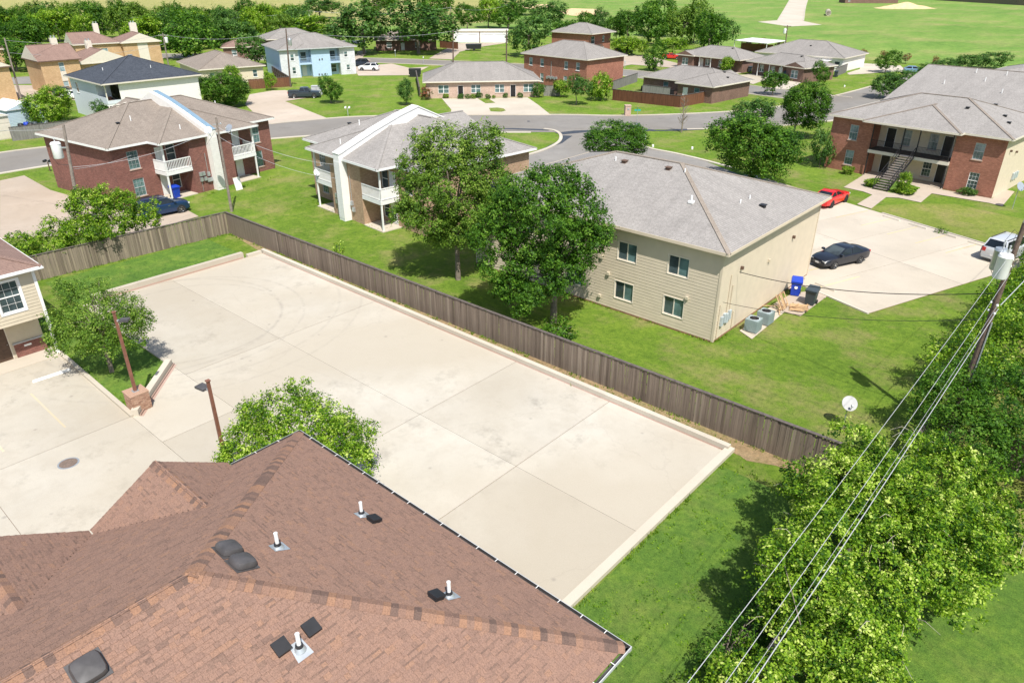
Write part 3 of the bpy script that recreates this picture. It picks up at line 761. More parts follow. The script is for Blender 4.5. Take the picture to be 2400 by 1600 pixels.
def door(root, blk, face, a0, z0, w, h, mat='doorblack', frame='white', panels=True):
    fm = fmap(blk, face)
    mb = MB()
    abox(mb, fm, a0 + 0.05, -0.09, z0, a0 + w - 0.05, -0.045, z0 + h - 0.05)
    if panels:
        for i in range(2):
            for j in range(3):
                p0 = a0 + 0.14 + i * (w - 0.2) / 2; q0 = z0 + 0.15 + j * (h - 0.3) / 3
                abox(mb, fm, p0, -0.045, q0, p0 + (w - 0.44) / 2, -0.03, q0 + (h - 0.55) / 3)
    d = mb.build('door', MT[mat], root)
    g = MB(); abox(g, fm, a0, -0.1, z0, a0 + 0.05, 0.012, z0 + h); abox(g, fm, a0 + w - 0.05, -0.1, z0, a0 + w, 0.012, z0 + h); abox(g, fm, a0 + 0.05, -0.1, z0 + h - 0.05, a0 + w - 0.05, 0.012, z0 + h)
    g.build('door_frame', MT[frame], d)
    g = MB(); g.lathe([(0.0, -0.035), (0.035, 0), (0.0, 0.035)], 8, fm(a0 + w - 0.14, 0.0, z0 + 1.0)); g.build('handle', MT['galv'], d)
    return d
class Hip:
    """hip or gable roof over an eave rectangle"""
    def __init__(s, x0, y0, x1, y1, z, pitch, over=0.45, gable=(), lift=0.16):
        s.X0, s.Y0, s.X1, s.Y1 = x0 - over, y0 - over, x1 + over, y1 + over
        s.z, s.p, s.lift, s.gable = z, pitch, lift, gable
        w, d = s.X1 - s.X0, s.Y1 - s.Y0
        s.alongx = w >= d if 'dir' not in s.__dict__ else True
        s.run = min(w, d) / 2
        if 'x' in gable: s.alongx = True; s.run = d / 2
        if 'y' in gable: s.alongx = False; s.run = w / 2
        s.top = z + lift + s.run * pitch
    def zat(s, x, y):
        ds = []
        if s.alongx:
            ds = [y - s.Y0, s.Y1 - y]
            if 'l' not in s.gable: ds.append(x - s.X0)
            if 'r' not in s.gable: ds.append(s.X1 - x)
        else:
            ds = [x - s.X0, s.X1 - x]
            if 'f' not in s.gable: ds.append(y - s.Y0)
            if 'b' not in s.gable: ds.append(s.Y1 - y)
        return s.z + s.lift + s.p * min(min(ds), s.run)
    def ridge(s):
        if s.alongx:
            ym = (s.Y0 + s.Y1) / 2
            return (s.X0 + (0 if 'l' in s.gable else s.run), ym), (s.X1 - (0 if 'r' in s.gable else s.run), ym)
        xm = (s.X0 + s.X1) / 2
        return (xm, s.Y0 + (0 if 'f' in s.gable else s.run)), (xm, s.Y1 - (0 if 'b' in s.gable else s.run))
    def add(s, mb, gm=1):
        e = s.z + s.lift; T = s.top
        a, b = s.ridge(); A, B = (*a, T), (*b, T)
        c = [(s.X0, s.Y0, e), (s.X1, s.Y0, e), (s.X1, s.Y1, e), (s.X0, s.Y1, e)]
        if s.alongx:
            mb.face([c[0], c[1], B, A]); mb.face([c[2], c[3], A, B])
            mb.face([c[1], c[2], B], gm if 'r' in s.gable else 0); mb.face([c[3], c[0], A], gm if 'l' in s.gable else 0)
        else:
            mb.face([c[1], c[2], B, A]); mb.face([c[3], c[0], A, B])
            mb.face([c[0], c[1], A], gm if 'f' in s.gable else 0); mb.face([c[2], c[3], B], gm if 'b' in s.gable else 0)
        z = s.z
        mb.face([(s.X0, s.Y1, z), (s.X1, s.Y1, z), (s.X1, s.Y0, z), (s.X0, s.Y0, z)], gm)
    def fascia(s, mb, t=0.035):
        z0, z1 = s.z - 0.02, s.z + s.lift + 0.02
        X0, Y0, X1, Y1 = s.X0, s.Y0, s.X1, s.Y1
        mb.box(X0 - t, Y0 - t, z0, X1 + t, Y0, z1); mb.box(X0 - t, Y1, z0, X1 + t, Y1 + t, z1)
        mb.box(X0 - t, Y0, z0, X0, Y1, z1); mb.box(X1, Y0, z0, X1 + t, Y1, z1)
    def caps(s, mb, r=0.14):
        a, b = s.ridge(); T = s.top
        def cap(p, q): mb.bar(Vector(p) + Vector((0, 0, 0.01)), Vector(q) + Vector((0, 0, 0.01)), r * 2, 0.05)
        e = s.z + s.lift
        if (Vector(a) - Vector(b)).length > 0.3: cap((*a, T), (*b, T))
        cs = [(s.X0, s.Y0), (s.X1, s.Y0), (s.X1, s.Y1), (s.X0, s.Y1)]
        for k, cc in enumerate(cs):
            if s.alongx: end = a if k in (0, 3) else b; g = 'l' if k in (0, 3) else 'r'
            else: end = a if k in (0, 1) else b; g = 'f' if k in (0, 1) else 'b'
            if g not in s.gable: cap((*cc, e), (*end, T))
class House:
    def __init__(s, name, label, cat, loc, ang, group=None):
        s.root = thing(name, label, cat, (loc[0], loc[1], 0), ang, group)
        s.roofs = []
    def walls(s, blk, z0, z1, mat, wins=(), doors=(), faces='frbl', wallname='wall'):
        """wins: (face, a0, z0, w, h, kwargs)"""
        mb = MB()
        for f in faces:
            ops = [(w[1], w[1] + w[3], w[2], w[2] + w[4]) for w in list(wins) + list(doors) if w[0] == f]
            wall_face(mb, blk, f, z0, z1, ops)
        o = mb.build(wallname, MT[mat], s.root)
        for w in wins: window(s.root, blk, w[0], w[1], w[2], w[3], w[4], **(w[5] if len(w) > 5 else {}))
        for d in doors: door(s.root, blk, d[0], d[1], d[2], d[3], d[4], **(d[5] if len(d) > 5 else {}))
        return o
    def roof(s, hips, mat, under='offwhite', fascia='white', capmat=None):
        mb = MB(); fb = MB(); cb = MB()
        for h in hips: h.add(mb); h.fascia(fb); h.caps(cb)
        s.roofs += hips
        r = mb.build('roof', [MT[mat], MT[under]], s.root)
        fb.build('fascia', MT[fascia], r)
        cb.build('ridge_cap', MT[capmat or mat], r)
        s.roofobj = r
        return r
    def zat(s, x, y): return max(h.zat(x, y) for h in s.roofs if h.X0 <= x <= h.X1 and h.Y0 <= y <= h.Y1)
    def pipe(s, x, y, h=0.45):
        z = s.zat(x, y)
        mb = MB(); mb.lathe([(0.05, -0.1), (0.05, h), (0.035, h)], 8, (x, y, z)); p = mb.build('vent_pipe', MT['pvc'], s.roofobj, smooth=True)
        return p
    def vent(s, x, y, mat='blackplastic', w=0.32):
        z = s.zat(x, y)
        mb = MB(); mb.box(x - w / 2, y - w / 2, z - 0.1, x + w / 2, y + w / 2, z + 0.14); mb.box(x - w / 2 - 0.05, y - w / 2 - 0.05, z + 0.14, x + w / 2 + 0.05, y + w / 2 + 0.05, z + 0.18)
        return mb.build('roof_vent', MT[mat], s.roofobj)
def railing(mb, p0, p1, h, n, t=0.035, z=0.0):
    p0, p1 = Vector((*p0, z)), Vector((*p1, z))
    mb.bar(p0 + Vector((0, 0, h)), p1 + Vector((0, 0, h)), t * 1.6, t * 1.6); mb.bar(p0 + Vector((0, 0, 0.1)), p1 + Vector((0, 0, 0.1)), t * 1.3, t * 1.3)
    for k in range(n + 1):
        q = p0.lerp(p1, k / n); mb.bar(q + Vector((0, 0, 0.1)), q + Vector((0, 0, h)), t, t, up=(1, 0, 0))

# ---------------- tan two-storey building with lap siding
tan = House('tan_building', 'tan two-storey building with lap siding and grey hip roof behind the long fence', 'building', (15.2, 10.1), 0)
TB = (0, 0, 20.65, 15.1)
tw = []
for a in (17.0, 13.2, 9.0, 4.5):
    kw = dict(style='slider', frame='offwhite', panes=('glass', 'glass_teal'), sill=False, trim=0.045)
    tw += [('f', a, 3.75, 1.45, 1.25, kw), ('f', a - 0.05, 0.95, 1.45, 1.25, kw)]
tan.walls(TB, 0.0, 6.0, 'siding', tw, wallname='wall')
# siding boards, each its own piece, wedge-shaped, cut round the windows
SB = 0.205
def boards(root, blk, face, z0, z1, ops, mat, step=SB, proud=0.021, a_from=0.0, a_to=None):
    fm = fmap(blk, face); w = fwidth(blk, face) if a_to is None else a_to
    n = int((z1 - z0) / step + 0.5); step = (z1 - z0) / n
    for k in range(n):
        b0 = z0 + k * step; b1 = b0 + step
        cuts = [(a_from, w)]
        for o in ops:
            if o[2] - 0.08 < b1 and o[3] + 0.08 > b0:
                new = []
                for c in cuts:
                    if o[1] + 0.07 <= c[0] or o[0] - 0.07 >= c[1]: new.append(c); continue
                    if c[0] < o[0] - 0.07: new.append((c[0], o[0] - 0.07))
                    if c[1] > o[1] + 0.07: new.append((o[1] + 0.07, c[1]))
                cuts = new
        for c in cuts:
            mb = MB()
            v = [fm(a, o, z) for a in c for o, z in ((0.001, b0), (proud, b0), (0.007, b1), (0.001, b1))]
            mb.mesh(v, [(0, 1, 2, 3), (7, 6, 5, 4), (0, 4, 5, 1), (1, 5, 6, 2), (2, 6, 7, 3)])
            mb.build('siding_board', MT[mat], root)
tops = [(w[1], w[1] + w[3], w[2], w[2] + w[4]) for w in tw]
boards(tan.root, TB, 'f', 0.12, 5.95, tops, 'siding', a_to=20.55)
boards(tan.root, TB, 'r', 0.12, 5.95, [], 'siding', a_from=0.1, a_to=15.0)
mb = MB()
for x, y in ((20.6, -0.045), (20.6, 15.02)): mb.box(x - 0.06, y, 0.05, x + 0.1, y + 0.13, 5.98)
mb.build('corner_trim', MT['siding'], tan.root)
mb = MB(); mb.box(0, -0.03, 0, 20.68, 0.0, 0.11); mb.box(20.65, 0, 0, 20.69, 15.1, 0.11); mb.build('footing', MT['dirt'], tan.root)
tan.roof([Hip(0, 0, 20.65, 15.1, 6.0, 0.32, 0.5)], 'sh_tan', 'siding', 'siding', 'hipcap')
TH = tan.roofs[0]
def onroof(house, px, py, hip, side):
    """roof point (house coords) under a photo pixel, for slope 'f' or 'r'"""
    M = Matrix.Translation(house.root.location) @ Matrix.Rotation(house.root.rotation_euler[2], 4, 'Z')
    if side == 'f': p0 = Vector((hip.X0, hip.Y0, hip.z + hip.lift)); n = Vector((0, -hip.p, 1))
    else: p0 = Vector((hip.X1, hip.Y0, hip.z + hip.lift)); n = Vector((hip.p, 0, 1))
    q = Wplane(px, py, M @ p0, (M.to_3x3() @ n).normalized())
    return M.inverted() @ q
for px, py in ((1443, 377), (1605, 405)):
    q = onroof(tan, px, py, TH, 'f'); tan.pipe(q.x, q.y, 0.3)
for px, py in ((1464, 381), (1567, 397)):
    q = onroof(tan, px, py, TH, 'f'); tan.vent(q.x, q.y, 'browntrim')
q = onroof(tan, 1620, 476, TH, 'f')
mb = MB(); mb.box(q.x - 0.16, q.y - 0.16, q.z, q.x + 0.16, q.y + 0.16, q.z + 0.16); mb.lathe([(0.07, 0.1), (0.07, 0.5)], 8, q); mb.build('vent_cap', MT['pvc'], tan.roofobj)
for px, py in ((1735, 476), (1757, 466)): q = onroof(tan, px, py, TH, 'r'); tan.pipe(q.x, q.y, 0.25)
q = onroof(tan, 1788, 485, TH, 'r'); tan.vent(q.x, q.y, 'black')
def wall_box(root, blk, face, a, z, w, h, d, mat, name, down=0.0):
    fm = fmap(blk, face); mb = MB(); abox(mb, fm, a - w / 2, 0.02, z - h / 2, a + w / 2, d, z + h / 2)
    return mb.build(name, MT[mat], root)
for a, z in ((12.0, 3.6), (12.6, 2.55), (12.0, 0.75), (18.6, 2.5)):
    o = wall_box(tan.root, TB, 'f', a, z, 0.2, 0.2, 0.16, 'siding_l', 'wall_vent')
for a, z in ((2.6, 4.3), (10.6, 4.25)):
    o = wall_box(tan.root, TB, 'r', a, z, 0.14, 0.2, 0.2, 'browntrim', 'wall_light')
for a, z in ((6.9, 3.55),): wall_box(tan.root, TB, 'r', a, z, 0.16, 0.2, 0.16, 'siding_l', 'wall_vent')
# electric meters and conduits on the right wall
for k in range(4): wall_box(tan.root, TB, 'r', 0.75 + k * 0.34, 1.25 + (k % 2) * 0.12, 0.26, 0.62, 0.16, 'grey', 'meter_box')
mb = MB(); fm = fmap(TB, 'r')
for a, z0, z1 in ((0.35, 0.2, 2.5), (1.35, 1.5, 4.2), (1.75, 1.5, 3.4), (2.4, 0.2, 1.4)): mb.path([fm(a, 0.06, z0), fm(a, 0.06, z1)], 0.03, 6)
mb.build('conduit', MT['siding'], tan.root)

# ---------------- brick apartment house with outside stair
AX = rad(-6.0)
MT['deckgrey'] = plain('worn_tread', (0.2, 0.17, 0.15), 0.8, var=0.2)
apt = House('brick_apartments', 'red brick two-storey apartments with recessed balcony and black outdoor stair', 'apartment house', (24.0, 60.15), AX)
AB_L, AB_M, AB_R = (0, 0, 4.7, 13), (4.7, 2.0, 13.2, 13), (13.2, 0, 17.9, 13)
sash = dict(style='grid', frame='greytrim', panes=('glass_blind', 'glass_teal'), sillmat='br_pink')
sashd = dict(style='grid', frame='white', panes=('glass', 'glass'), sillmat='br_pink')
apt.walls(AB_L, 0, 5.9, 'br_orange', [('f', 2.15, 3.55, 0.95, 1.65, sash), ('f', 2.2, 0.75, 0.95, 1.65, sash)], faces='frl')
apt.walls(AB_R, 0, 5.9, 'br_orange', [('f', 1.9, 3.55, 0.95, 1.65, sash), ('f', 2.1, 0.6, 0.95, 1.65, sashd)], faces='fl')
apt.walls(AB_R, 0, 5.9, 'stucco_c', faces='r', wallname='side_wall')
apt.walls(AB_M, 0, 5.9, 'stucco_c', [('f', 2.5, 3.4, 0.95, 1.7, sash), ('f', 5.3, 3.4, 0.95, 1.7, sash), ('f', 2.4, 0.5, 0.95, 1.7, sash), ('f', 5.3, 0.5, 0.95, 1.7, sashd)],
          [('f', 0.75, 2.95, 1.05, 2.15, {}), ('f', 6.75, 2.95, 1.05, 2.15, {}), ('f', 0.75, 0.1, 1.05, 2.15, {}), ('f', 6.75, 0.1, 1.05, 2.15, {})], faces='f', wallname='balcony_wall')
mb = MB(); mb.box(0.4, 12.0, 0, 17.5, 13.0, 5.88); mb.build('back_wall', MT['stucco_c'], apt.root)
mb = MB(); mb.box(4.72, -0.35, 2.55, 13.18, 2.0, 2.9); bs = mb.build('balcony_floor', MT['offwhite'], apt.root)
mb = MB(); mb.box(4.75, -0.33, 2.902, 13.15, 2.0, 2.93); mb.build('decking', MT['deck'], bs)
mb = MB(); mb.box(4.72, -0.36, 0.0, 13.18, 2.0, 0.08); mb.build('porch_slab', MT['concrete2'], apt.root)
for x in (4.85, 8.15, 9.75, 13.05):
    mb = MB(); mb.bar((x, -0.25, 2.9), (x, -0.25, 5.88), 0.1, 0.1, up=(1, 0, 0)); mb.build('post', MT['black'], apt.root)
for x in (4.85, 13.05):
    mb = MB(); mb.bar((x, -0.25, 0.08), (x, -0.25, 2.55), 0.1, 0.1, up=(1, 0, 0)); mb.build('post', MT['black'], apt.root)
for x0, x1 in ((4.9, 8.1), (9.8, 13.0)):
    mb = MB(); railing(mb, (x0, -0.28), (x1, -0.28), 1.05, 24, 0.022, 2.93); mb.build('railing', MT['black'], apt.root)
st = MB()
for x in (8.22, 9.68): st.bar((x, -0.35, 2.82), (x, -5.6, 0.1), 0.06, 0.26)
stair = st.build('stair', MT['black'], apt.root)
for k in range(15):
    t = (k + 0.5) / 15
    mb = MB(); mb.box(8.25, -0.35 - 5.25 * t - 0.16, 2.9 - 2.75 * t - 0.03, 9.65, -0.35 - 5.25 * t + 0.16, 2.9 - 2.75 * t + 0.02); mb.build('tread', MT['deckgrey'], stair)
mb = MB()
for x in (8.2, 9.7):
    mb.bar((x, -0.35, 3.85), (x, -5.6, 1.1), 0.05, 0.05)
    mb.bar((x, -0.35, 3.35), (x, -5.6, 0.6), 0.03, 0.03)
    for k in range(7):
        t = k / 6; mb.bar((x, -0.35 - 5.25 * t, 2.85 - 2.75 * t), (x, -0.35 - 5.25 * t, 3.85 - 2.75 * t), 0.04, 0.04, up=(1, 0, 0))
mb.build('handrail', MT['black'], stair)
apt.roof([Hip(0, 0, 17.9, 13, 5.9, 0.34, 0.5), Hip(4.4, -0.9, 13.5, 9, 5.9, 0.34, 0.45, gable=('y', 'b'), lift=0.163)], 'sh_tan', 'offwhite', 'offwhite', 'sh_brown')
for x, y in ((8.2, 7.2), (11, 8.5), (13.5, 8.8), (15.4, 6.0), (16.4, 4.2), (12.2, 4.3)): apt.vent(x, y, 'black', 0.28)
for k in range(3): wall_box(apt.root, AB_R, 'r', 5.2 + k * 0.6, 1.4, 0.4, 0.7, 0.18, 'grey', 'meter_box')
for a, z in ((1.5, 4.6), (3.6, 4.2)): wall_box(apt.root, AB_R, 'r', a, z, 0.16, 0.2, 0.2, 'browntrim', 'wall_light')
# the taller apartment roofs standing behind
ap2 = House('rear_apartments', 'large grey-roofed apartment block rising behind the brick apartments', 'apartment house', (25.3, 75.5), AX)
ap2.walls((0, 0, 26, 24), 0, 5.9, 'stucco_c')
ap2.roof([Hip(0, 0, 26, 24, 5.9, 0.26, 0.5, gable=('x', 'l'))], 'sh_tan', 'offwhite', 'offwhite', 'sh_brown')
for x, y in ((4, 6), (8, 8), (11, 5), (6, 10.5), (9.5, 10.5)): ap2.pipe(x, y, 0.5)
ap3 = House('far_apartments', 'hip-roofed grey apartment block at the end beyond the large roof', 'apartment house', (27.5, 103), AX)
ap3.walls((0, 0, 24, 22), 0, 5.9, 'stucco_c'); ap3.roof([Hip(0, 0, 24, 22, 5.9, 0.27, 0.5)], 'sh_tan', 'offwhite', 'offwhite')
ap3.pipe(6, 6)

# ---------------- firewall duplexes
def duplex(name, label, loc, ang, w, d, bricks, capm, wallm, roofm, p0, p1, fw, blind, co=0.0, cw=1.04):
    h = House(name, label, 'duplex house', loc, ang)
    Z = 5.6; PR = 2.0
    ws = dict(style='grid', frame='greytrim', panes=blind, sillmat='br_pink')
    blk = (0, 0, w, d)
    c = (p0 + p1) / 2
    dk = dict(style='sash', frame='white', panes=('glass', 'glass'), sill=False)
    wins = [('f', 1.5, 3.3, 1.15, 1.75, ws), ('f', 1.5, 0.6, 1.15, 1.75, ws), ('f', w - 2.65, 3.3, 1.15, 1.75, ws), ('f', w - 2.65, 0.6, 1.15, 1.75, ws),
            ('f', p0 + 1.6, 3.2, 1.0, 1.8, dk), ('f', p1 - 2.6, 3.2, 1.0, 1.8, dk), ('f', p0 + 1.7, 0.5, 0.9, 1.7, dk), ('f', p1 - 2.6, 0.5, 0.9, 1.7, dk)]
    doors = [('f', p0 + 0.4, 2.85, 0.95, 2.1, dict(mat='doorwhite')), ('f', p1 - 1.4, 2.85, 0.95, 2.1, dict(mat='doorwhite')),
             ('f', p0 + 0.4, 0.08, 0.95, 2.1, dict(mat='doorwhite')), ('f', p1 - 1.4, 0.08, 0.95, 2.1, dict(mat='doorwhite'))]
    h.walls(blk, 0, Z, bricks, wins, doors)
    b0, b1 = p0 + 2.95, p1 - 2.95
    h.walls((b0, -PR, b1, 0), 0, Z, bricks, faces='frl', wallname='bay_wall')
    for q0, q1, ox in ((p0, b0, p0), (b1, p1, p1)):
        mb = MB(); mb.box(q0 + 0.01, -PR, 2.45, q1 - 0.01, -0.005, 2.8); fl = mb.build('balcony_floor', MT['white'], h.root)
        mb = MB(); railing(mb, (q0 + 0.05, -PR + 0.04), (q1 - 0.05, -PR + 0.04), 1.05, 16, 0.05, 2.8); mb.build('railing', MT['white'], fl)
        mb = MB(); railing(mb, (ox + (0.05 if ox == p0 else -0.05), -PR + 0.05), (ox + (0.05 if ox == p0 else -0.05), -0.05), 1.05, 10, 0.05, 2.8)
        xx = ox + (0.05 if ox == p0 else -0.05); mb.box(xx - 0.01, -PR + 0.08, 2.9, xx + 0.012, -0.06, 3.75); mb.build('side_railing', MT['white'], fl)
        px = ox + (0.1 if ox == p0 else -0.1)
        for za, zb in ((0.08, 2.45), (2.8, Z)):
            mb = MB(); mb.bar((px, -PR + 0.1, za), (px, -PR + 0.1, zb), 0.13, 0.13, up=(1, 0, 0)); mb.build('post', MT['white'], h.root)
        mb = MB(); mb.box(q0 - 0.1 if ox == p0 else q0 + 0.02, -PR - 0.1, 0, q1 - 0.02 if ox == p0 else q1 + 0.1, -0.01, 0.08); mb.build('patio_slab', MT['concrete'], h.root)
    h.roof([Hip(0, 0, w, d, Z, 0.40, 0.5), Hip(p0, -PR, p1, d - 1.0, Z, 0.40, 0.45, gable=('y', 'b'), lift=0.163)], roofm, 'white', 'white')
    # firewall: upright slab that stands through the roof, front to back
    T0, T1 = fw - 0.45, fw + 0.45
    H0, H1 = h.roofs
    top = []
    ys = [-PR - 0.75, -PR - 0.2, 1.0, d * 0.32, d * 0.5, d * 0.68, d + 0.5]
    zs = [Z + 0.55, Z + 0.75, Z + 2.0, Z + 3.05, max(H0.top, H1.top) + 0.75, Z + 2.6, Z + 0.7]
    mb = MB()
    prof = [(ys[0], 0.0)] + list(zip(ys, zs)) + [(ys[-1], 0.0)]
    v = [(T0, y, z) for y, z in prof] + [(T1, y, z) for y, z in prof]
    n = len(prof); f = [tuple(range(n)), tuple(reversed(range(n, 2 * n)))]
    for i in range(n - 1): f.append((i + 1, i, n + i, n + i + 1))
    mb.mesh(v, f); fwo = mb.build('firewall', MT[wallm], h.root)
    mb = MB()
    for i in range(len(ys) - 1):
        mb.bar((fw + co, ys[i] - 0.04, zs[i] + 0.04), (fw + co, ys[i + 1] + 0.02, zs[i + 1] + 0.04), cw, 0.09)
    mb.build('firewall_cap', MT[capm], fwo)
    for k in range(24):
        zz = 0.25 + k * 0.22
        mb = MB(); mb.box(T0 - 0.012, ys[0] - 0.022, zz, T1 + 0.012, ys[0] - 0.001, zz + 0.19); mb.build('siding_board', MT[wallm], fwo)
    # meters
    for k, (x, z) in enumerate(((fw - 1.75, 1.9), (fw - 1.4, 1.9), (fw - 1.75, 1.35), (fw - 1.3, 1.35), (fw - 0.85, 1.75), (fw - 0.95, 1.15), (fw - 0.65, 1.15), (fw + 0.85, 1.7), (fw + 1.05, 1.15))):
        mb = MB(); mb.box(x - 0.15, -PR - 0.18, z - 0.2, x + 0.15, -PR - 0.003, z + 0.2); mb.build('meter_box', MT['galv'], h.root)
    mb = MB(); mb.path([(fw - 0.85, -PR - 0.06, 1.9), (fw - 0.85, -PR - 0.06, 3.9)], 0.03); mb.path([(fw + 0.85, -PR - 0.06, 1.9), (fw + 0.85, -PR - 0.06, 4.3)], 0.03); mb.path([(fw - 1.75, -PR - 0.06, 0.1), (fw - 1.75, -PR - 0.06, 1.3)], 0.02)
    mb.build('conduit', MT['galv'], h.root)
    rx, ry = H0.ridge()[0]
    for k in range(4): h.vent(fw - 1.3 - k * 0.85, d / 2 + 0.55, 'offwhite', 0.3)
    for k in range(2): h.vent(fw + 1.6 + k * 0.85, d / 2 + 0.55, 'offwhite', 0.3)
    h.pipe(p0 + 0.5, 3.2, 0.5); h.vent(p0 - 1.0, 3.0, 'black', 0.25); h.pipe(fw - 2.2, -0.8, 0.45); h.pipe(w - 3.0, 5.0, 0.4)
    return h
a3 = rad(97.5)
E3 = Vector((-21.15, -2.3)); ex = Vector((math.cos(a3), math.sin(a3))); ey = Vector((-math.sin(a3), math.cos(a3)))
o3 = E3 + ex * 0.5 + ey * 0.5
dup_red = duplex('red_brick_duplex', 'dark red brick duplex with white firewall ridge, blue cap and white balconies', (o3.x, o3.y), a3, 18.7, 12.6, 'br_red', 'bluegrey', 'stucco_w', 'sh_brown', 4.0, 14.9, 9.4, ('glass_teal', 'glass_teal'), 0.25, 0.5)
a4 = rad(-4.5)
o4 = Vector((-11.59, 12.82)) + Vector((math.cos(a4), math.sin(a4))) * 0.5 + Vector((-math.sin(a4), math.cos(a4))) * 0.5
dup_tan = duplex('tan_brick_duplex', 'tan brick duplex with tall white firewall strip running over its grey roof', (o4.x, o4.y), a4, 18.4, 12.8, 'br_tan', 'white', 'white', 'sh_tan', 3.9, 14.9, 9.4, ('glass', 'glass'))

# ---------------- white house with slate-blue roof
MT['shadewall'] = plain('white_wall_shade_tint', (0.6, 0.64, 0.67), 0.7, var=0.05)  # white walling tinted blue-grey, its shade painted into the colour
a5 = rad(89)
wh = House('white_house', 'white two-storey house with slate blue hip roof and open corner balcony', 'house', (-66.4, 17.5), a5)
B5 = (0, 0, 12.4, 14)
wh.walls(B5, 0, 5.6, 'stucco_w', faces='frb')
wh.walls((-2.0, 3.4, 0, 14), 0, 5.6, 'shadewall', [('l', 2.0, 3.4, 1.0, 1.5, dict(frame='white'))], faces='lf', wallname='side_wall')
mb = MB(); mb.box(-2.0, 0.1, 2.5, -0.005, 3.4, 2.8); mb.build('balcony_floor', MT['white'], wh.root)
mb = MB(); mb.box(-2.02, 0.06, 2.8, -1.9, 3.4, 3.7); mb.box(-1.9, 0.06, 2.8, -0.01, 0.16, 3.3); mb.build('parapet', MT['shadewall'], wh.root)
for z0, z1 in ((0, 2.5), (2.8, 5.6)):
    mb = MB(); mb.bar((-1.92, 0.14, z0), (-1.92, 0.14, z1), 0.14, 0.14, up=(1, 0, 0)); mb.build('post', MT['offwhite'], wh.root)
for x0, x1, y0, z1, m in ((-1.6, -0.9, 0.6, 0.5, 'browntrim'), (-0.9, -0.35, 0.7, 0.7, 'black'), (-1.5, -0.7, 1.5, 0.8, 'rust')):
    mb = MB(); mb.box(x0, y0, 2.8, x1, y0 + 0.6, 2.8 + z1); mb.build('stored_box', MT[m], wh.root)
wh.roof([Hip(-2.0, 0, 12.4, 14, 5.6, 0.38, 0.55)], 'sh_dark', 'offwhite', 'offwhite')
wh.pipe(6.5, 2.8, 0.4); wh.pipe(0.5, 6, 0.4); wh.vent(5.5, 7.2, 'galv', 0.5)
# ---------------- golden brick chimneyed apartments
def chimney(h, x, y, z0, z1, w=1.1, d=0.8):
    mb = MB(); mb.box(x - w / 2, y - d / 2, z0, x + w / 2, y + d / 2, z1); c = mb.build('chimney', MT['offwhite'], h.root)
    for k in (-0.28, 0.28):
        mb = MB(); mb.lathe([(0.14, 0), (0.14, 0.35), (0.2, 0.4)], 8, (x + k, y, z1)); mb.build('flue', MT['galv'], c)
g1 = House('golden_brick_apartments', 'golden brick apartments with brown gable roof and cream chimney beside brown parking', 'apartment house', (-104.8, 19.6), rad(88))
lw = dict(style='sash', frame='white', panes=('glass_blind', 'glass_blind'), sill=False)
g1.walls((0, 0, 6.6, 9), 0, 5.6, 'br_gold', [('f', 3.0, 3.7, 0.9, 1.6, lw), ('f', 3.0, 0.4, 0.9, 1.6, lw)])
mb = MB(); mb.box(2.95, -0.03, 2.05, 3.95, -0.002, 3.65); mb.build('infill_panel', MT['offwhite'], g1.root)
g1.roof([Hip(0, 0, 6.6, 9, 5.6, 0.5, 0.4, gable=('x', 'l', 'r'))], 'sh_red', 'offwhite', 'browntrim')
chimney(g1, 4.5, 4.6, 6.5, 9.2)
g1.walls((7.2, 3.0, 17, 14), 0, 4.4, 'br_gold', [('f', 3.0, 1.0, 1.2, 1.5, lw)], wallname='wing_wall')
g1.roof([Hip(7.2, 3.0, 17, 14, 4.4, 0.42, 0.4, gable=('y', 'f'))], 'sh_red', 'offwhite', 'offwhite')
chimney(g1, 12.0, 9.5, 5.5, 8.0)
g2 = House('rear_golden_apartments', 'golden brick apartments with twin cream chimneys standing before the wooded belt', 'apartment house', (-134.5, 36.5), rad(80))
g2.walls((0, 0, 9.5, 9), 0, 5.6, 'br_gold', [('f', 3.5, 3.2, 3.0, 1.5, dict(style='twin', frame='white', panes=('glass_blind', 'glass_teal')))])
g2.walls((9.5, -1.5, 17.5, 9), 0, 5.6, 'br_gold', [('f', 3.6, 2.9, 1.2, 1.6, lw)], wallname='wing_wall')
mb = MB(); mb.box(12.6, -1.54, 0.3, 14.8, -1.502, 5.5); mb.build('infill_panel', MT['offwhite'], g2.root)
g2.roof([Hip(0, 0, 9.5, 9, 5.6, 0.45, 0.4, gable=('x', 'l')), Hip(9.5, -1.5, 17.5, 9, 5.6, 0.42, 0.4, gable=('y', 'f'), lift=0.163)], 'sh_red', 'offwhite', 'offwhite')
chimney(g2, 6.0, 5, 7.0, 9.6); chimney(g2, 14.2, 6, 7.0, 9.4, 1.5)
g3 = House('edge_brick_building', 'golden brick gable building by the brown parking behind a grey pole', 'building', (-102, 4.5), rad(85))
g3.walls((0, 0, 9, 10), 0, 5.6, 'br_gold'); g3.roof([Hip(0, 0, 9, 10, 5.6, 0.5, 0.4, gable=('y', 'f'))], 'sh_red', 'offwhite', 'browntrim')
g4 = House('wooded_house', 'brown roofed house half hidden by the trees of the wooded belt', 'house', (-150, 12), rad(75))
g4.walls((0, 0, 14, 9), 0, 4.8, 'br_gold'); g4.roof([Hip(0, 0, 14, 9, 4.8, 0.45, 0.4)], 'sh_red', 'offwhite', 'offwhite'); chimney(g4, 4, 4, 6, 8.4)
